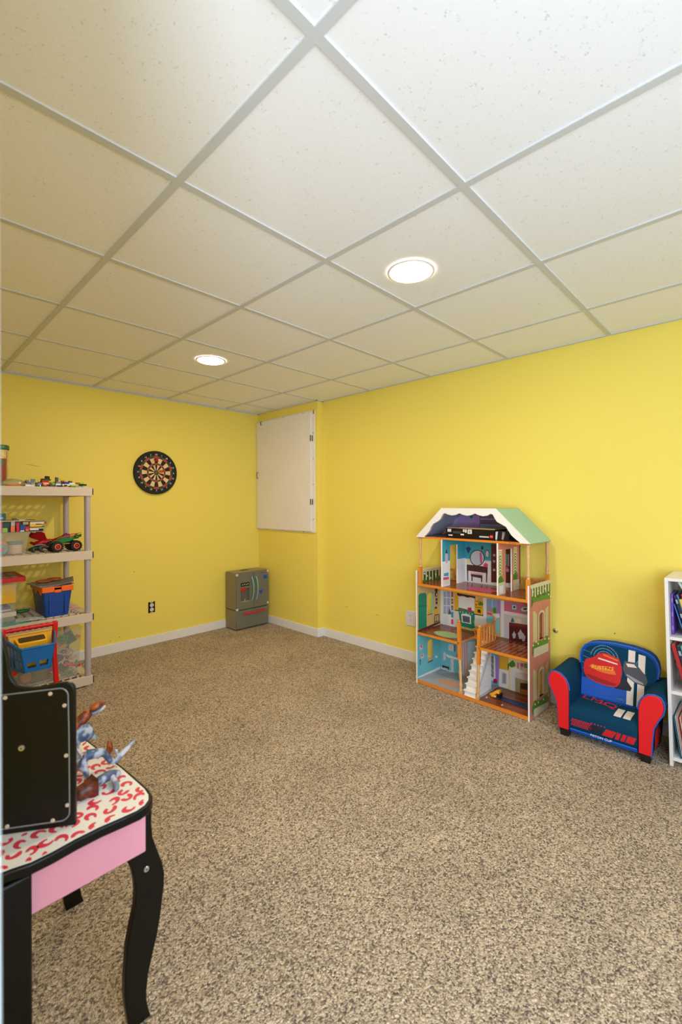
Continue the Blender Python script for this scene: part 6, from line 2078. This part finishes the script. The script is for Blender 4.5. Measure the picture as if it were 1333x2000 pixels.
GRN = mat('bin_green', (60, 160, 60), 0.4)
PNK = mat('bin_pink', (226, 60, 120), 0.4)
CORAL = mat('bin_coral', (232, 110, 90), 0.4)
m = MB()
for a in (-.02, 0, .02):
    m.box(a - .004, -.004, -.03, a + .004, .004, .03, GRN)
    m.box(-.03, -.004, a - .004, .03, .004, a + .004, GRN)
inbin('lattice_toy', 'green lattice toy near the top of the clear bottom bin', 'toy', m, 0.880, 3.455, 0.262, (0, 0.25, 0))
m = MB()
m.box(-.045, -.003, -.04, .045, .0, .04, mat('bin_slate', (80, 90, 90), 0.4))
m.box(-.05, -.006, -.045, .05, .003, -.037, GRN)
m.box(.042, -.006, -.045, .05, .003, .045, GRN)
m.box(-.05, -.006, -.045, -.042, .003, .03, GRN)
inbin('toy_slate', 'green framed grey toy board in the clear bottom bin', 'toy', m, 0.908, 3.485, 0.252, (0, -0.45, 0))
m = MB()
m.tube([(.016 * math.cos(a * PI / 10), 0, .016 * math.sin(a * PI / 10)) for a in range(20)], .008, CORAL, n=10, closed=True)
inbin('toy_ring', 'coral ring inside the clear bottom bin', 'toy', m, 0.838, 3.460, 0.232)
m = MB()
m.box(-.055, -.01, -.012, .055, .01, .012, mat('bin_tan', (190, 160, 110), 0.5))
m.box(-.057, -.012, -.016, -.040, .012, .016, ORANGE)
m.box(-.055, -.011, .012, .055, .011, .018, CORAL)
inbin('toy_block', 'tan and orange toy bar slanting in the clear bottom bin', 'toy', m, 0.855, 3.462, 0.195, (0, -0.55, 0))
m = MB()
m.box(-.012, -.008, -.012, .012, .008, .012, ORANGE)
inbin('toy_block', 'orange block at the right of the clear bottom bin', 'toy', m, 0.970, 3.460, 0.260, (0, 0.4, 0))
PSK = mat('bin_doll', (222, 170, 150), 0.6)
rd = random.Random(3)
for k in range(14):
    cn, cc = [('peach', (222, 170, 150)), ('pale grey', (190, 190, 190)), ('brown', (130, 80, 60)), ('cream', (226, 206, 176))][k % 4]
    m = MB()
    L_ = rd.uniform(.018, .03)
    m.tube([(-L_, 0, 0), (-L_ * .3, .004, .006), (L_ * .4, -.003, .002), (L_, 0, .008)], [.004, .007, .006, .003], mat('toyfig_' + cn.replace(' ', '_'), cc, 0.5), n=8)
    m.ball((L_ * 1.15, 0, .010), .008, mat('toyfig_' + cn.replace(' ', '_'), cc, 0.5), 10)
    inbin('toy_figure', '%s little toy figure in the jumble inside the clear bottom bin' % cn, 'toy figure', m, 0.872 + (k % 5) * .015, 3.462 + (k // 5) * .02, 0.105 + (k // 5) * .026 + .012 * (k % 3), (rd.uniform(-.6, .6), rd.uniform(-1, 1), rd.uniform(-1, 1)))
for k in range(7):
    m = MB()
    m.ball((0, 0, 0), (.012, .009, .008), PNK, 10)
    m.tube([(-.02, 0, .004), (0, 0, 0), (.02, .002, -.006)], [.003, .005, .002], PNK, n=8)
    inbin('pink_toy', 'bright pink little toy low in the clear bottom bin', 'toy', m, 0.890 + k * .0145, 3.455 + .006 * (k % 2), 0.085 - k * .004 + .010 * (k % 2), (0, rd.uniform(-.6, .6), rd.uniform(-.5, .5)))
m = MB()
m.ball((0, 0, 0), (.03, .012, .026), mat('bin_brown', (140, 90, 60), 0.6), 14)
inbin('toy_ball', 'brown round toy at the left of the clear bottom bin', 'toy', m, 0.815, 3.462, 0.130)
for k, (lab, x, z, c, s) in enumerate((('yellow flat toy at the bottom of the clear bin', .840, .018, (220, 200, 50), (.045, .02, .02)), ('coral strip toy low in the clear bottom bin', .830, .052, (226, 100, 100), (.05, .014, .010)), ('green piece at the bottom right of the clear bin', .925, .020, (50, 150, 60), (.024, .016, .018)), ('tall green piece at the right of the clear bottom bin', .962, .070, (80, 160, 50), (.010, .012, .05)), ('olive brown box filling the bottom of the clear bin', .720, .060, (112, 92, 58), (.14, .10, .10)), ('dark grey toy heap behind the figures in the clear bin', .872, .100, (96, 92, 84), (.145, .06, .17)))):
    m = MB()
    m.box(-s[0] / 2, -s[1] / 2, -s[2] / 2, s[0] / 2, s[1] / 2, s[2] / 2, mat('bin_piece_%d' % k, c, 0.5))
    yy_ = 3.458 if k < 4 else (3.53 if k == 4 else 3.60)
    inbin('toy_piece', lab, 'toy', m, x, yy_, z + .004)
m = MB()
m.lathe([(0.001, -.006), (0.030, -.006), (0.032, 0), (0.030, .006), (0.001, .006)], mat('disc_brown', (176, 116, 72), 0.5), n=24, axis='Y')
inbin('brown_disc', 'round brown disc at the left of the clear bin below the cart basket', 'toy', m, 0.668, 3.450, 0.062, (0, 0, 0.2))
# ---- shopping cart in front of the shelves
ct = thing('toy_cart', 'red and blue toy shopping cart in front of the shelving unit', 'toy cart', (0.645, 3.245, 0))
m = MB()
m.tube([(-0.135, 0.0, 0.500), (-0.05, -0.004, 0.502), (0.05, -0.004, 0.502), (0.140, 0.0, 0.500)], 0.0125, RED, n=12)
for k in range(7):
    m.lathe([(0.0140, -.008), (0.0150, 0), (0.0140, .008)], mat('cart_grip', (196, 14, 18), 0.35), (-0.09 + k * .03, -0.003, 0.501), 12, 'X')
m.build('handle', ct)
for s in (-1, 1):
    m = MB()
    x = 0.136 * s
    m.prism([(-0.014, 0.515), (0.014, 0.515), (0.010, 0.44), (0.004, 0.37), (0.010, 0.26), (0.020, 0.10), (0.024, 0.045), (-0.004, 0.045), (-0.008, 0.12), (-0.016, 0.27), (-0.020, 0.37), (-0.016, 0.44)],
            lambda a, b, d, s=s: (0.134 * s + s * a * 1.0, d, b), -0.014, 0.014, RED)
    m.build('side_leg', ct, bevel=0.004)
m = MB()
m.prism([(0.540, 0.272), (0.585, 0.275), (0.578, 0.258), (0.556, 0.240), (0.552, 0.150), (0.540, 0.145)], lambda a, b, d: (a - 0.645, d, b), -0.055, -0.035, RED)
m.build('brace', ct, bevel=0.003)
for s in (-1, 1):
    m = MB()
    m.prism([(-0.15, 0.038), (0.0, 0.040), (0.0, 0.075), (-0.06, 0.10), (-0.15, 0.065)], lambda a, b, d, s=s: (s * 0.105 + d, a, b), -0.010, 0.010, RED)
    m.build('bottom_frame', ct, bevel=0.004)
for s in (-1, 1):
    for y in (-0.135, 0.0):
        m = MB()
        m.lathe([(0.004, -.009), (0.034, -.009), (0.037, -.005), (0.037, .005), (0.034, .009), (0.004, .009)], mat('cart_wheel', (176, 124, 84), 0.5), (s * 0.128, y, 0.0375), 24, 'X')
        m.build('wheel', ct)
CB = mat('cart_basket_blue', (4, 106, 188), 0.35)


def bq(x, y, v):
    """basket point: x across -1..1, y front 0 to back 1, v bottom 0 to rim 1; narrower in front"""
    hf, hb = 0.065 + 0.020 * v, 0.105 + 0.020 * v
    zf, zb_ = 0.288 + 0.140 * v, 0.275 + 0.180 * v
    return (0.002 + x * (hf + (hb - hf) * y), -0.186 - 0.009 * v + y * (0.170 + 0.009 * v), zf + (zb_ - zf) * y)


def panel(m, f, us, vs, holes, mt, t):
    """grid panel: cells us x vs, holes left open; f(u, v, d)"""
    for i in range(len(us) - 1):
        for j in range(len(vs) - 1):
            if (i, j) in holes:
                continue
            a, b, c, d = us[i], us[i + 1], vs[j], vs[j + 1]
            m.add([f(a, c, 0), f(b, c, 0), f(b, d, 0), f(a, d, 0), f(a, c, t), f(b, c, t), f(b, d, t), f(a, d, t)],
                  [(0, 1, 2, 3), (7, 6, 5, 4), (0, 4, 5, 1), (1, 5, 6, 2), (2, 6, 7, 3), (3, 7, 4, 0)], mt)


m = MB()
zs_ = [0, 0.16, 0.40, 0.50, 0.88, 1.0]
panel(m, lambda u, v, d: (lambda p: (p[0], p[1] + d, p[2]))(bq(u, 0, v)), [-1, -0.72, -0.12, 0.12, 0.72, 1], zs_, {(1, 1), (3, 1)}, CB, 0.004)
for s in (-1, 1):
    panel(m, lambda u, v, d, s=s: (lambda p: (p[0] - s * d, p[1], p[2]))(bq(s, u, v)), [0, .12, .25, .35, .48, .58, .71, .81, .94, 1], [0, 0.12, 0.42, 0.52, 0.82, 1.0], {(i, j) for i in (1, 3, 5, 7) for j in (1, 3)}, CB, 0.004)
panel(m, lambda u, v, d: (lambda p: (p[0], p[1] - d, p[2]))(bq(u, 1, v)), [-1, 1], [0, 0.45], set(), CB, 0.004)
m.add([bq(-1, 0, 0), bq(1, 0, 0), bq(1, 1, 0), bq(-1, 1, 0), *[(p[0], p[1], p[2] + .004) for p in (bq(-1, 0, 0), bq(1, 0, 0), bq(1, 1, 0), bq(-1, 1, 0))]], [(3, 2, 1, 0), (4, 5, 6, 7)], CB)
m.build('basket', ct, smooth=0)
m = MB()
cz_ = 0.006
m.tube([bq(-1, 1, 1), bq(-1, .5, 1), bq(-1, .08, 1), bq(-.92, 0, 1), bq(.92, 0, 1), bq(1, .08, 1), bq(1, .5, 1), bq(1, 1, 1)], 0.0065, CB, n=10)
m.build('basket_rim', ct)
t = thing('toy_tray', 'yellow plastic tray with dark slot standing in the blue cart basket', 'toy', (0.643, 3.188, 0.284))
m = MB()
fy = lambda a, b, d: (a, b * 0.12 + d, b)
m.prism([(-0.076, 0.0), (0.076, 0.0), (0.112, 0.192), (-0.112, 0.192)], fy, 0.0, 0.004, YELLOW)
m.tube([fy(-0.112, .192, 0), fy(0.112, .192, 0)], .005, YELLOW, n=8)
m.build('back_plate', t, bevel=0.002)
m = MB()
m.loft([[fy(-0.084, .172, 0), fy(0.084, .172, 0), fy(0.078, .07, 0), fy(-0.078, .07, 0)], [fy(-0.074, .150, -.055), fy(0.074, .150, -.055), fy(0.060, .05, -.045), fy(-0.060, .05, -.045)]], YELLOW)
m.build('pocket', t, bevel=0.003)
m = MB()   # dark opening lying on the sloping top of the pocket
sl = lambda a, q, d: (a, 0.12 * (.172 - .022 * q) - .055 * q - d * .4, .172 - .022 * q + .0005 + d)
m.prism([(-0.066, .12), (-.058, .04), (0.058, .04), (0.066, .12), (0.066, .72), (0.058, .82), (-.058, .82), (-0.066, .72)], sl, 0.0, 0.0014, mat('slot_dark', (70, 50, 10), 0.7))
m.build('slot', t, smooth=0)

# ------------------------------------------------------------------ child's vanity table
TBLK = mat('table_black', (9, 9, 8), 0.35, spec=0.3)
TPINK = mat('table_pink', (232, 158, 180), 0.4)
TTOP = mat('table_top_white', (240, 236, 232), 0.3)
LEO = mat('leopard_red', (226, 62, 84), 0.35)
vt = thing('vanity_table', 'black and pink child vanity table with red leopard print top, bottom left', 'table', (0.30, 1.32, 0))
TX, TY = 0.30, 1.32
out = [(0.120, 1.075), (0.150, 1.076), (0.180, 1.071), (0.211, 1.062), (0.250, 1.062), (0.295, 1.067), (0.345, 1.068), (0.390, 1.064), (0.425, 1.062), (0.447, 1.068), (0.462, 1.081), (0.470, 1.100), (0.473, 1.130),
       (0.470, 1.19), (0.466, 1.263), (0.459, 1.34), (0.452, 1.417), (0.446, 1.48), (0.446, 1.53), (0.452, 1.57), (0.448, 1.60), (0.430, 1.615), (0.12, 1.615)]
out = [(a - TX, b - TY) for a, b in out]
flat = lambda a, b, d: (a, b, d)
m = MB()
m.prism(out, flat, 0.512, 0.5345, TBLK)
top = m.build('table_top', vt, bevel=0.004, seg=3, smooth=40)
m = MB()
ins = [(a * .965 - .002, b * .975) for a, b in out]
m.prism(ins, flat, 0.5346, 0.5352, TTOP)
rl = random.Random(5)


def inside(p, poly):
    c = False
    for i in range(len(poly)):
        (x1, y1), (x2, y2) = poly[i], poly[i - 1]
        if (y1 > p[1]) != (y2 > p[1]) and p[0] < (x2 - x1) * (p[1] - y1) / (y2 - y1) + x1:
            c = not c
    return c


ins2 = [(a * .955 - .003, b * .967) for a, b in out]


def clip_ok(pts):
    return all(inside(p, ins2) for p in pts)


spots = []
for tr in range(2500):
    x, y = rl.uniform(-.19, .18), rl.uniform(-.27, .30)
    if all((x - a) ** 2 + (y - b) ** 2 > 0.0275 ** 2 for a, b in spots) and inside((x, y), ins2):
        spots.append((x, y))
for x, y in spots:
    rx, ry = rl.uniform(.0100, .0125), rl.uniform(.0078, .0100)
    a0 = rl.random() * 2 * PI
    span = rl.uniform(3.6, 5.0)
    n = 14
    rot = rl.random() * PI
    cr, sr = math.cos(rot), math.sin(rot)
    o_, i_ = [], []
    for k in range(n + 1):
        q = k / n
        a = a0 + span * q
        w = (0.0092 + .0022 * math.sin(q * 7 + a0)) * (math.sin(PI * min(max(q, .06), .94)) ** .25)
        for lst, e in ((o_, w * .55), (i_, -w * .55)):
            px_, py_ = (rx + e) * math.cos(a), (ry + e) * math.sin(a)
            lst.append((x + px_ * cr - py_ * sr, y + px_ * sr + py_ * cr))
    for k in range(n):
        quad = [o_[k], o_[k + 1], i_[k + 1], i_[k]]
        if clip_ok(quad):
            m.poly([(p, q, 0.53545) for p, q in quad], LEO)
for tr in range(400):
    x, y = rl.uniform(-.19, .18), rl.uniform(-.27, .30)
    if all((x - a) ** 2 + (y - b) ** 2 > 0.0225 ** 2 for a, b in spots):
        spots.append((x, y))
        e = ell(x, y, rl.uniform(.004, .007), rl.uniform(.003, .005), 10)
        if clip_ok(e):
            m.poly([(p, q, 0.53545) for p, q in e], LEO)
m.build('leopard_print', top, smooth=0)
# aprons
m = MB()
m.box(0.196 - TX, 1.084 - TY, 0.416, 0.447 - TX, 1.096 - TY, 0.512, TPINK)
m.build('apron', vt, bevel=0.0025)['label'] = 'plain pink end panel'
m = MB()
m.box(0.432 - TX, 1.105 - TY, 0.416, 0.444 - TX, 1.575 - TY, 0.512, TPINK)
m.build('apron', vt, bevel=0.0025)
m = MB()
m.box(0.196 - TX, 1.585 - TY, 0.416, 0.430 - TX, 1.597 - TY, 0.512, TPINK)
m.build('apron', vt, bevel=0.0025)
# cabriole legs, cut from board
leg = [(0.430, 0.512), (0.467, 0.512), (0.466, 0.470), (0.469, 0.432), (0.481, 0.392), (0.493, 0.355), (0.498, 0.325), (0.497, 0.298), (0.490, 0.245), (0.480, 0.188), (0.466, 0.140), (0.457, 0.105), (0.453, 0.07), (0.453, 0.045), (0.457, 0.02), (0.463, 0.0),
       (0.414, 0.0), (0.409, 0.025), (0.404, 0.062), (0.401, 0.10), (0.402, 0.135), (0.407, 0.203), (0.416, 0.245), (0.426, 0.284), (0.428, 0.320), (0.425, 0.355), (0.418, 0.385), (0.408, 0.407), (0.430, 0.416)]
for y0, y1, sc in ((1.0845 - TY + .012, 1.107 - TY + .010, 1), (1.563 - TY, 1.585 - TY, 1)):
    m = MB()
    m.prism([(a - TX - (0.012 if y0 > 0 else 0), b) for a, b in leg], lambda a, b, d: (a, d, b), y0, y1, TBLK)
    lg = m.build('leg', vt, bevel=0.003, seg=3, smooth=45)
    m = MB()
    m.lathe([(0.0001, -.0022), (0.0058, -.002), (0.0068, .0)], CHROME, (0.453 - TX - (0.012 if y0 > 0 else 0), y0, 0.363), 16, 'Y')
    m.lathe([(0.0001, -.0026), (0.002, -.0024)], DARKSCREW, (0.453 - TX - (0.012 if y0 > 0 else 0), y0, 0.363), 8, 'Y')
    m.build('screw', lg)
for y0, y1 in ((1.066 - TY, 1.088 - TY), (1.575 - TY, 1.597 - TY)):
    m = MB()
    m.box(0.140 - TX, y0, 0.0, 0.2145 - TX, y1, 0.5115, TBLK)
    m.build('leg', vt, bevel=0.005, seg=3)
m = MB()
m.box(0.128 - TX, 1.10 - TY, 0.40, 0.139 - TX, 1.575 - TY, 0.512, TBLK)
m.build('back_rail', vt, bevel=0.002)

# tri-fold mirror standing on the table, its near wing turned away from the camera
MFR = mat('mirror_black', (12, 12, 10), 0.4, spec=0.3, bump=0.05, bscale=700)
GROOVE = mat('mirror_groove', (128, 130, 136), 0.3)
MGL = mat('mirror_glass', (230, 232, 235), 0.03, 1.0)
SCW = mat('mirror_screw', (226, 206, 186), 0.35, 0.3)
hx, hy = 0.190, 1.196
ang = math.atan2(-.558, .830)
mr = thing('trifold_mirror', 'black folding mirror standing on the leopard table, back of one wing showing', 'mirror', (hx, hy, 0.5355), ang)
# local: x along the wing, -y towards the camera, z up from the table
Z0 = 0.5355
wing = [(-0.055, 0.0), (0.1395, 0.0), (0.1395, 0.300), (0.137, 0.309), (0.131, 0.315), (0.120, 0.318), (0.105, 0.317), (0.085, 0.314), (0.065, 0.3115), (0.050, 0.3125), (0.036, 0.316), (0.026, 0.321), (0.018, 0.330), (0.0125, 0.342), (0.010, 0.360), (0.007, 0.385), (-0.001, 0.420), (-0.012, 0.450), (-0.030, 0.478), (-0.055, 0.490)]
wf = lambda a, b, d: (a, d, b)
m = MB()
m.prism(wing, wf, 0.0, 0.012, MFR)
w = m.build('wing', mr, bevel=0.003, seg=2, smooth=40)
m = MB()
gr = [(-0.050, 0.3005), (0.100, 0.3065)] + [(0.1085 + .0175 * math.sin(k * PI / 12), 0.2895 + .0175 * math.cos(k * PI / 12)) for k in range(7)] + [(0.1275, 0.20), (0.128, 0.05)] + [(0.1105 + .0175 * math.cos(k * PI / 12), 0.0315 - .0175 * math.sin(k * PI / 12)) for k in range(7)] + [(-0.05, 0.0135)]
m.tube([(a, -0.0002, b) for a, b in gr], 0.0016, GROOVE, n=6)
m.build('groove', w)
m = MB()
for a, b in ((0.003, 0.296), (0.0905, 0.2965), (0.1185, 0.268), (0.1215, 0.157), (0.1235, 0.047), (0.0945, 0.0175), (0.006, 0.018)):
    m.lathe([(0.0001, -.0018), (0.0036, -.0016), (0.0046, .0002)], SCW, (a, -.0004, b), 12, 'Y')
m.lathe([(0.0001, -.0022), (0.0056, -.002), (0.0066, .0002)], CHROME, (0.034, -.0004, 0.184), 14, 'Y')
m.lathe([(0.0001, -.0027), (0.0018, -.0024)], DARKSCREW, (0.034, -.0004, 0.184), 8, 'Y')
m.build('screw', w)
m = MB()
m.box(-0.045, 0.0121, 0.02, 0.125, 0.0126, 0.298, MGL)
m.build('glass', w, smooth=0)
# centre panel runs back along the wall
m = MB()
m.M = Matrix.Translation((-0.060, 0.004, 0)) @ Matrix.Rotation(R(90) - ang, 4, 'Z')
m.prism([(0, 0), (0.27, 0), (0.27, 0.49), (0.25, 0.505), (0.20, 0.53), (0.135, 0.545), (0.07, 0.53), (0.02, 0.505), (0, 0.49)], lambda a, b, d: (a, d, b), 0.0, 0.012, MFR)
cp = m.build('centre_panel', mr, bevel=0.003, smooth=40)
m = MB()
m.M = Matrix.Translation((-0.060, 0.004, 0)) @ Matrix.Rotation(R(90) - ang, 4, 'Z')
m.box(0.02, -0.0006, 0.02, 0.25, -0.0001, 0.48, MGL)
m.build('glass', cp, smooth=0)

# ---- toy dinosaurs behind the mirror wing
def mottled(name, c1, c2, scale):
    """two patchy colours, as moulded toys are painted"""
    m = mat(name, c1, 0.42, var=0.1, vscale=scale)
    nt = m.node_tree
    mx = next(n for n in nt.nodes if n.type == 'MIX')
    nz = next(n for n in nt.nodes if n.type == 'TEX_NOISE')
    nz.inputs['Detail'].default_value = 1.5
    mr = nt.nodes.new('ShaderNodeMapRange')
    mr.inputs[1].default_value, mr.inputs[2].default_value = 0.47, 0.58
    nt.links.new(nz.outputs['Fac'], mr.inputs[0])
    nt.links.new(mr.outputs[0], mx.inputs[0])
    mx.inputs[6].default_value = rgb(*c1)
    mx.inputs[7].default_value = rgb(*c2)
    return m


DBR = mottled('dino_brown', (178, 84, 20), (104, 44, 18), 45)
DGR = mottled('dino_grey', (70, 88, 120), (178, 184, 196), 38)
DPA = mottled('dino_pale', (196, 198, 212), (120, 130, 150), 45)
DRB = mottled('dino_redbrown', (112, 46, 22), (70, 30, 22), 45)
ZT = 0.5356
t = thing('toy_dinosaur', 'brown backed grey toy dinosaur standing with open jaws at table edge', 'toy dinosaur', (0.40, 1.385, ZT))
figure('body', DGR, [((-.035, .0, .072), 0.0286), ((-.005, .0, .080), 0.0247), ((.012, -.005, .104), 0.0182), ((-.07, .01, .062), 0.0169),
                     ((-.03, -.026, .040), 0.0143), ((-.02, -.030, .018), 0.0091), ((-.024, -.030, .0045), 0.0078), ((-.012, -.032, .003), 0.0065), ((-.03, .026, .040), 0.0143), ((-.02, .030, .018), 0.0091), ((-.024, .030, .0045), 0.0078), ((-.012, .032, .003), 0.0065),
                     ((.018, -.018, .066), 0.0065), ((.030, -.020, .056), 0.0039), ((.018, .012, .066), 0.0065), ((.030, .012, .056), 0.0039)],
       [(0, 1), (1, 2), (0, 3), (0, 4), (4, 5), (5, 6), (6, 7), (0, 8), (8, 9), (9, 10), (10, 11), (1, 12), (12, 13), (1, 14), (14, 15)], t, 0)
figure('back', DBR, [((-.05, 0, .088), 0.0130), ((-.02, -.002, .100), 0.0169), ((.000, -.004, .120), 0.0169), ((.018, -.006, .134), 0.0156)], [(0, 1), (1, 2), (2, 3)], t, 1)
figure('head', DBR, [((.014, -.006, .132), 0.0130), ((.032, -.008, .146), 0.0123), ((.046, -.010, .147), 0.0078), ((.055, -.011, .144), 0.0052)], [(0, 1), (1, 2), (2, 3)], t, 0)
figure('jaw', DPA, [((.014, -.006, .124), 0.0091), ((.030, -.008, .126), 0.0072), ((.044, -.010, .131), 0.0052), ((.054, -.011, .138), 0.0039)], [(0, 1), (1, 2), (2, 3)], t, 0)
figure('tail', DPA, [((-.07, .01, .062), 0.0143), ((-.10, .02, .05), 0.0104), ((-.13, .03, .045), 0.0052)], [(0, 1), (1, 2)], t, 0)
t = thing('toy_dinosaur', 'grey toy dinosaur with orange crest and long pale tipped tail reaching past table edge', 'toy dinosaur', (0.42, 1.295, ZT))
figure('body', DGR, [((-.055, .01, .050), 0.0156), ((-.02, .0, .056), 0.0143), ((.005, -.004, .046), 0.0104), ((.016, -.008, .022), 0.0084), ((.028, -.010, .012), 0.0084),
                     ((-.045, -.014, .024), 0.0078), ((-.045, -.018, .004), 0.0065), ((-.045, .026, .024), 0.0078), ((-.045, .030, .004), 0.0065)],
       [(0, 1), (1, 2), (2, 3), (3, 4), (0, 5), (5, 6), (0, 7), (7, 8)], t, 1)
figure('tail', DPA, [((.026, -.010, .012), 0.0084), ((.044, -.006, .026), 0.0084), ((.062, -.004, .036), 0.0072), ((.084, -.002, .050), 0.0029)], [(0, 1), (1, 2), (2, 3)], t, 0)
figure('fin', DPA, [((.038, -.008, .024), 0.0052), ((.034, -.008, .040), 0.0039), ((.029, -.008, .047), 0.0026)], [(0, 1), (1, 2)], t, 0)
figure('crest', DBR, [((.012, -.006, .040), 0.0065), ((.016, -.008, .056), 0.0097), ((.015, -.008, .070), 0.0078), ((.012, -.008, .078), 0.0039)], [(0, 1), (1, 2), (2, 3)], t, 0)
figure('head', DPA, [((-.055, .01, .050), 0.0130), ((-.068, .004, .066), 0.0143), ((-.052, .0, .074), 0.0091)], [(0, 1), (1, 2)], t, 1)
t = thing('toy_dinosaur', 'reddish brown and slate toy dinosaur lying beside the mirror, leg hanging forward', 'toy dinosaur', (0.385, 1.205, ZT))
figure('body', DRB, [((-.055, .0, .014), 0.0182), ((-.03, .002, .020), 0.0195), ((-.012, .004, .020), 0.0143)], [(0, 1), (1, 2)], t, 1)
figure('wing', DGR, [((-.012, .006, .018), 0.0104), ((.012, .016, .022), 0.0130), ((.036, .020, .018), 0.0130), ((.056, .022, .010), 0.0078)], [(0, 1), (1, 2), (2, 3)], t, 1)
figure('leg', DPA, [((.030, .016, .018), 0.0078), ((.034, .000, .014), 0.0078), ((.031, -.018, .008), 0.0084), ((.027, -.034, .0055), 0.0065)], [(0, 1), (1, 2), (2, 3)], t, 1)
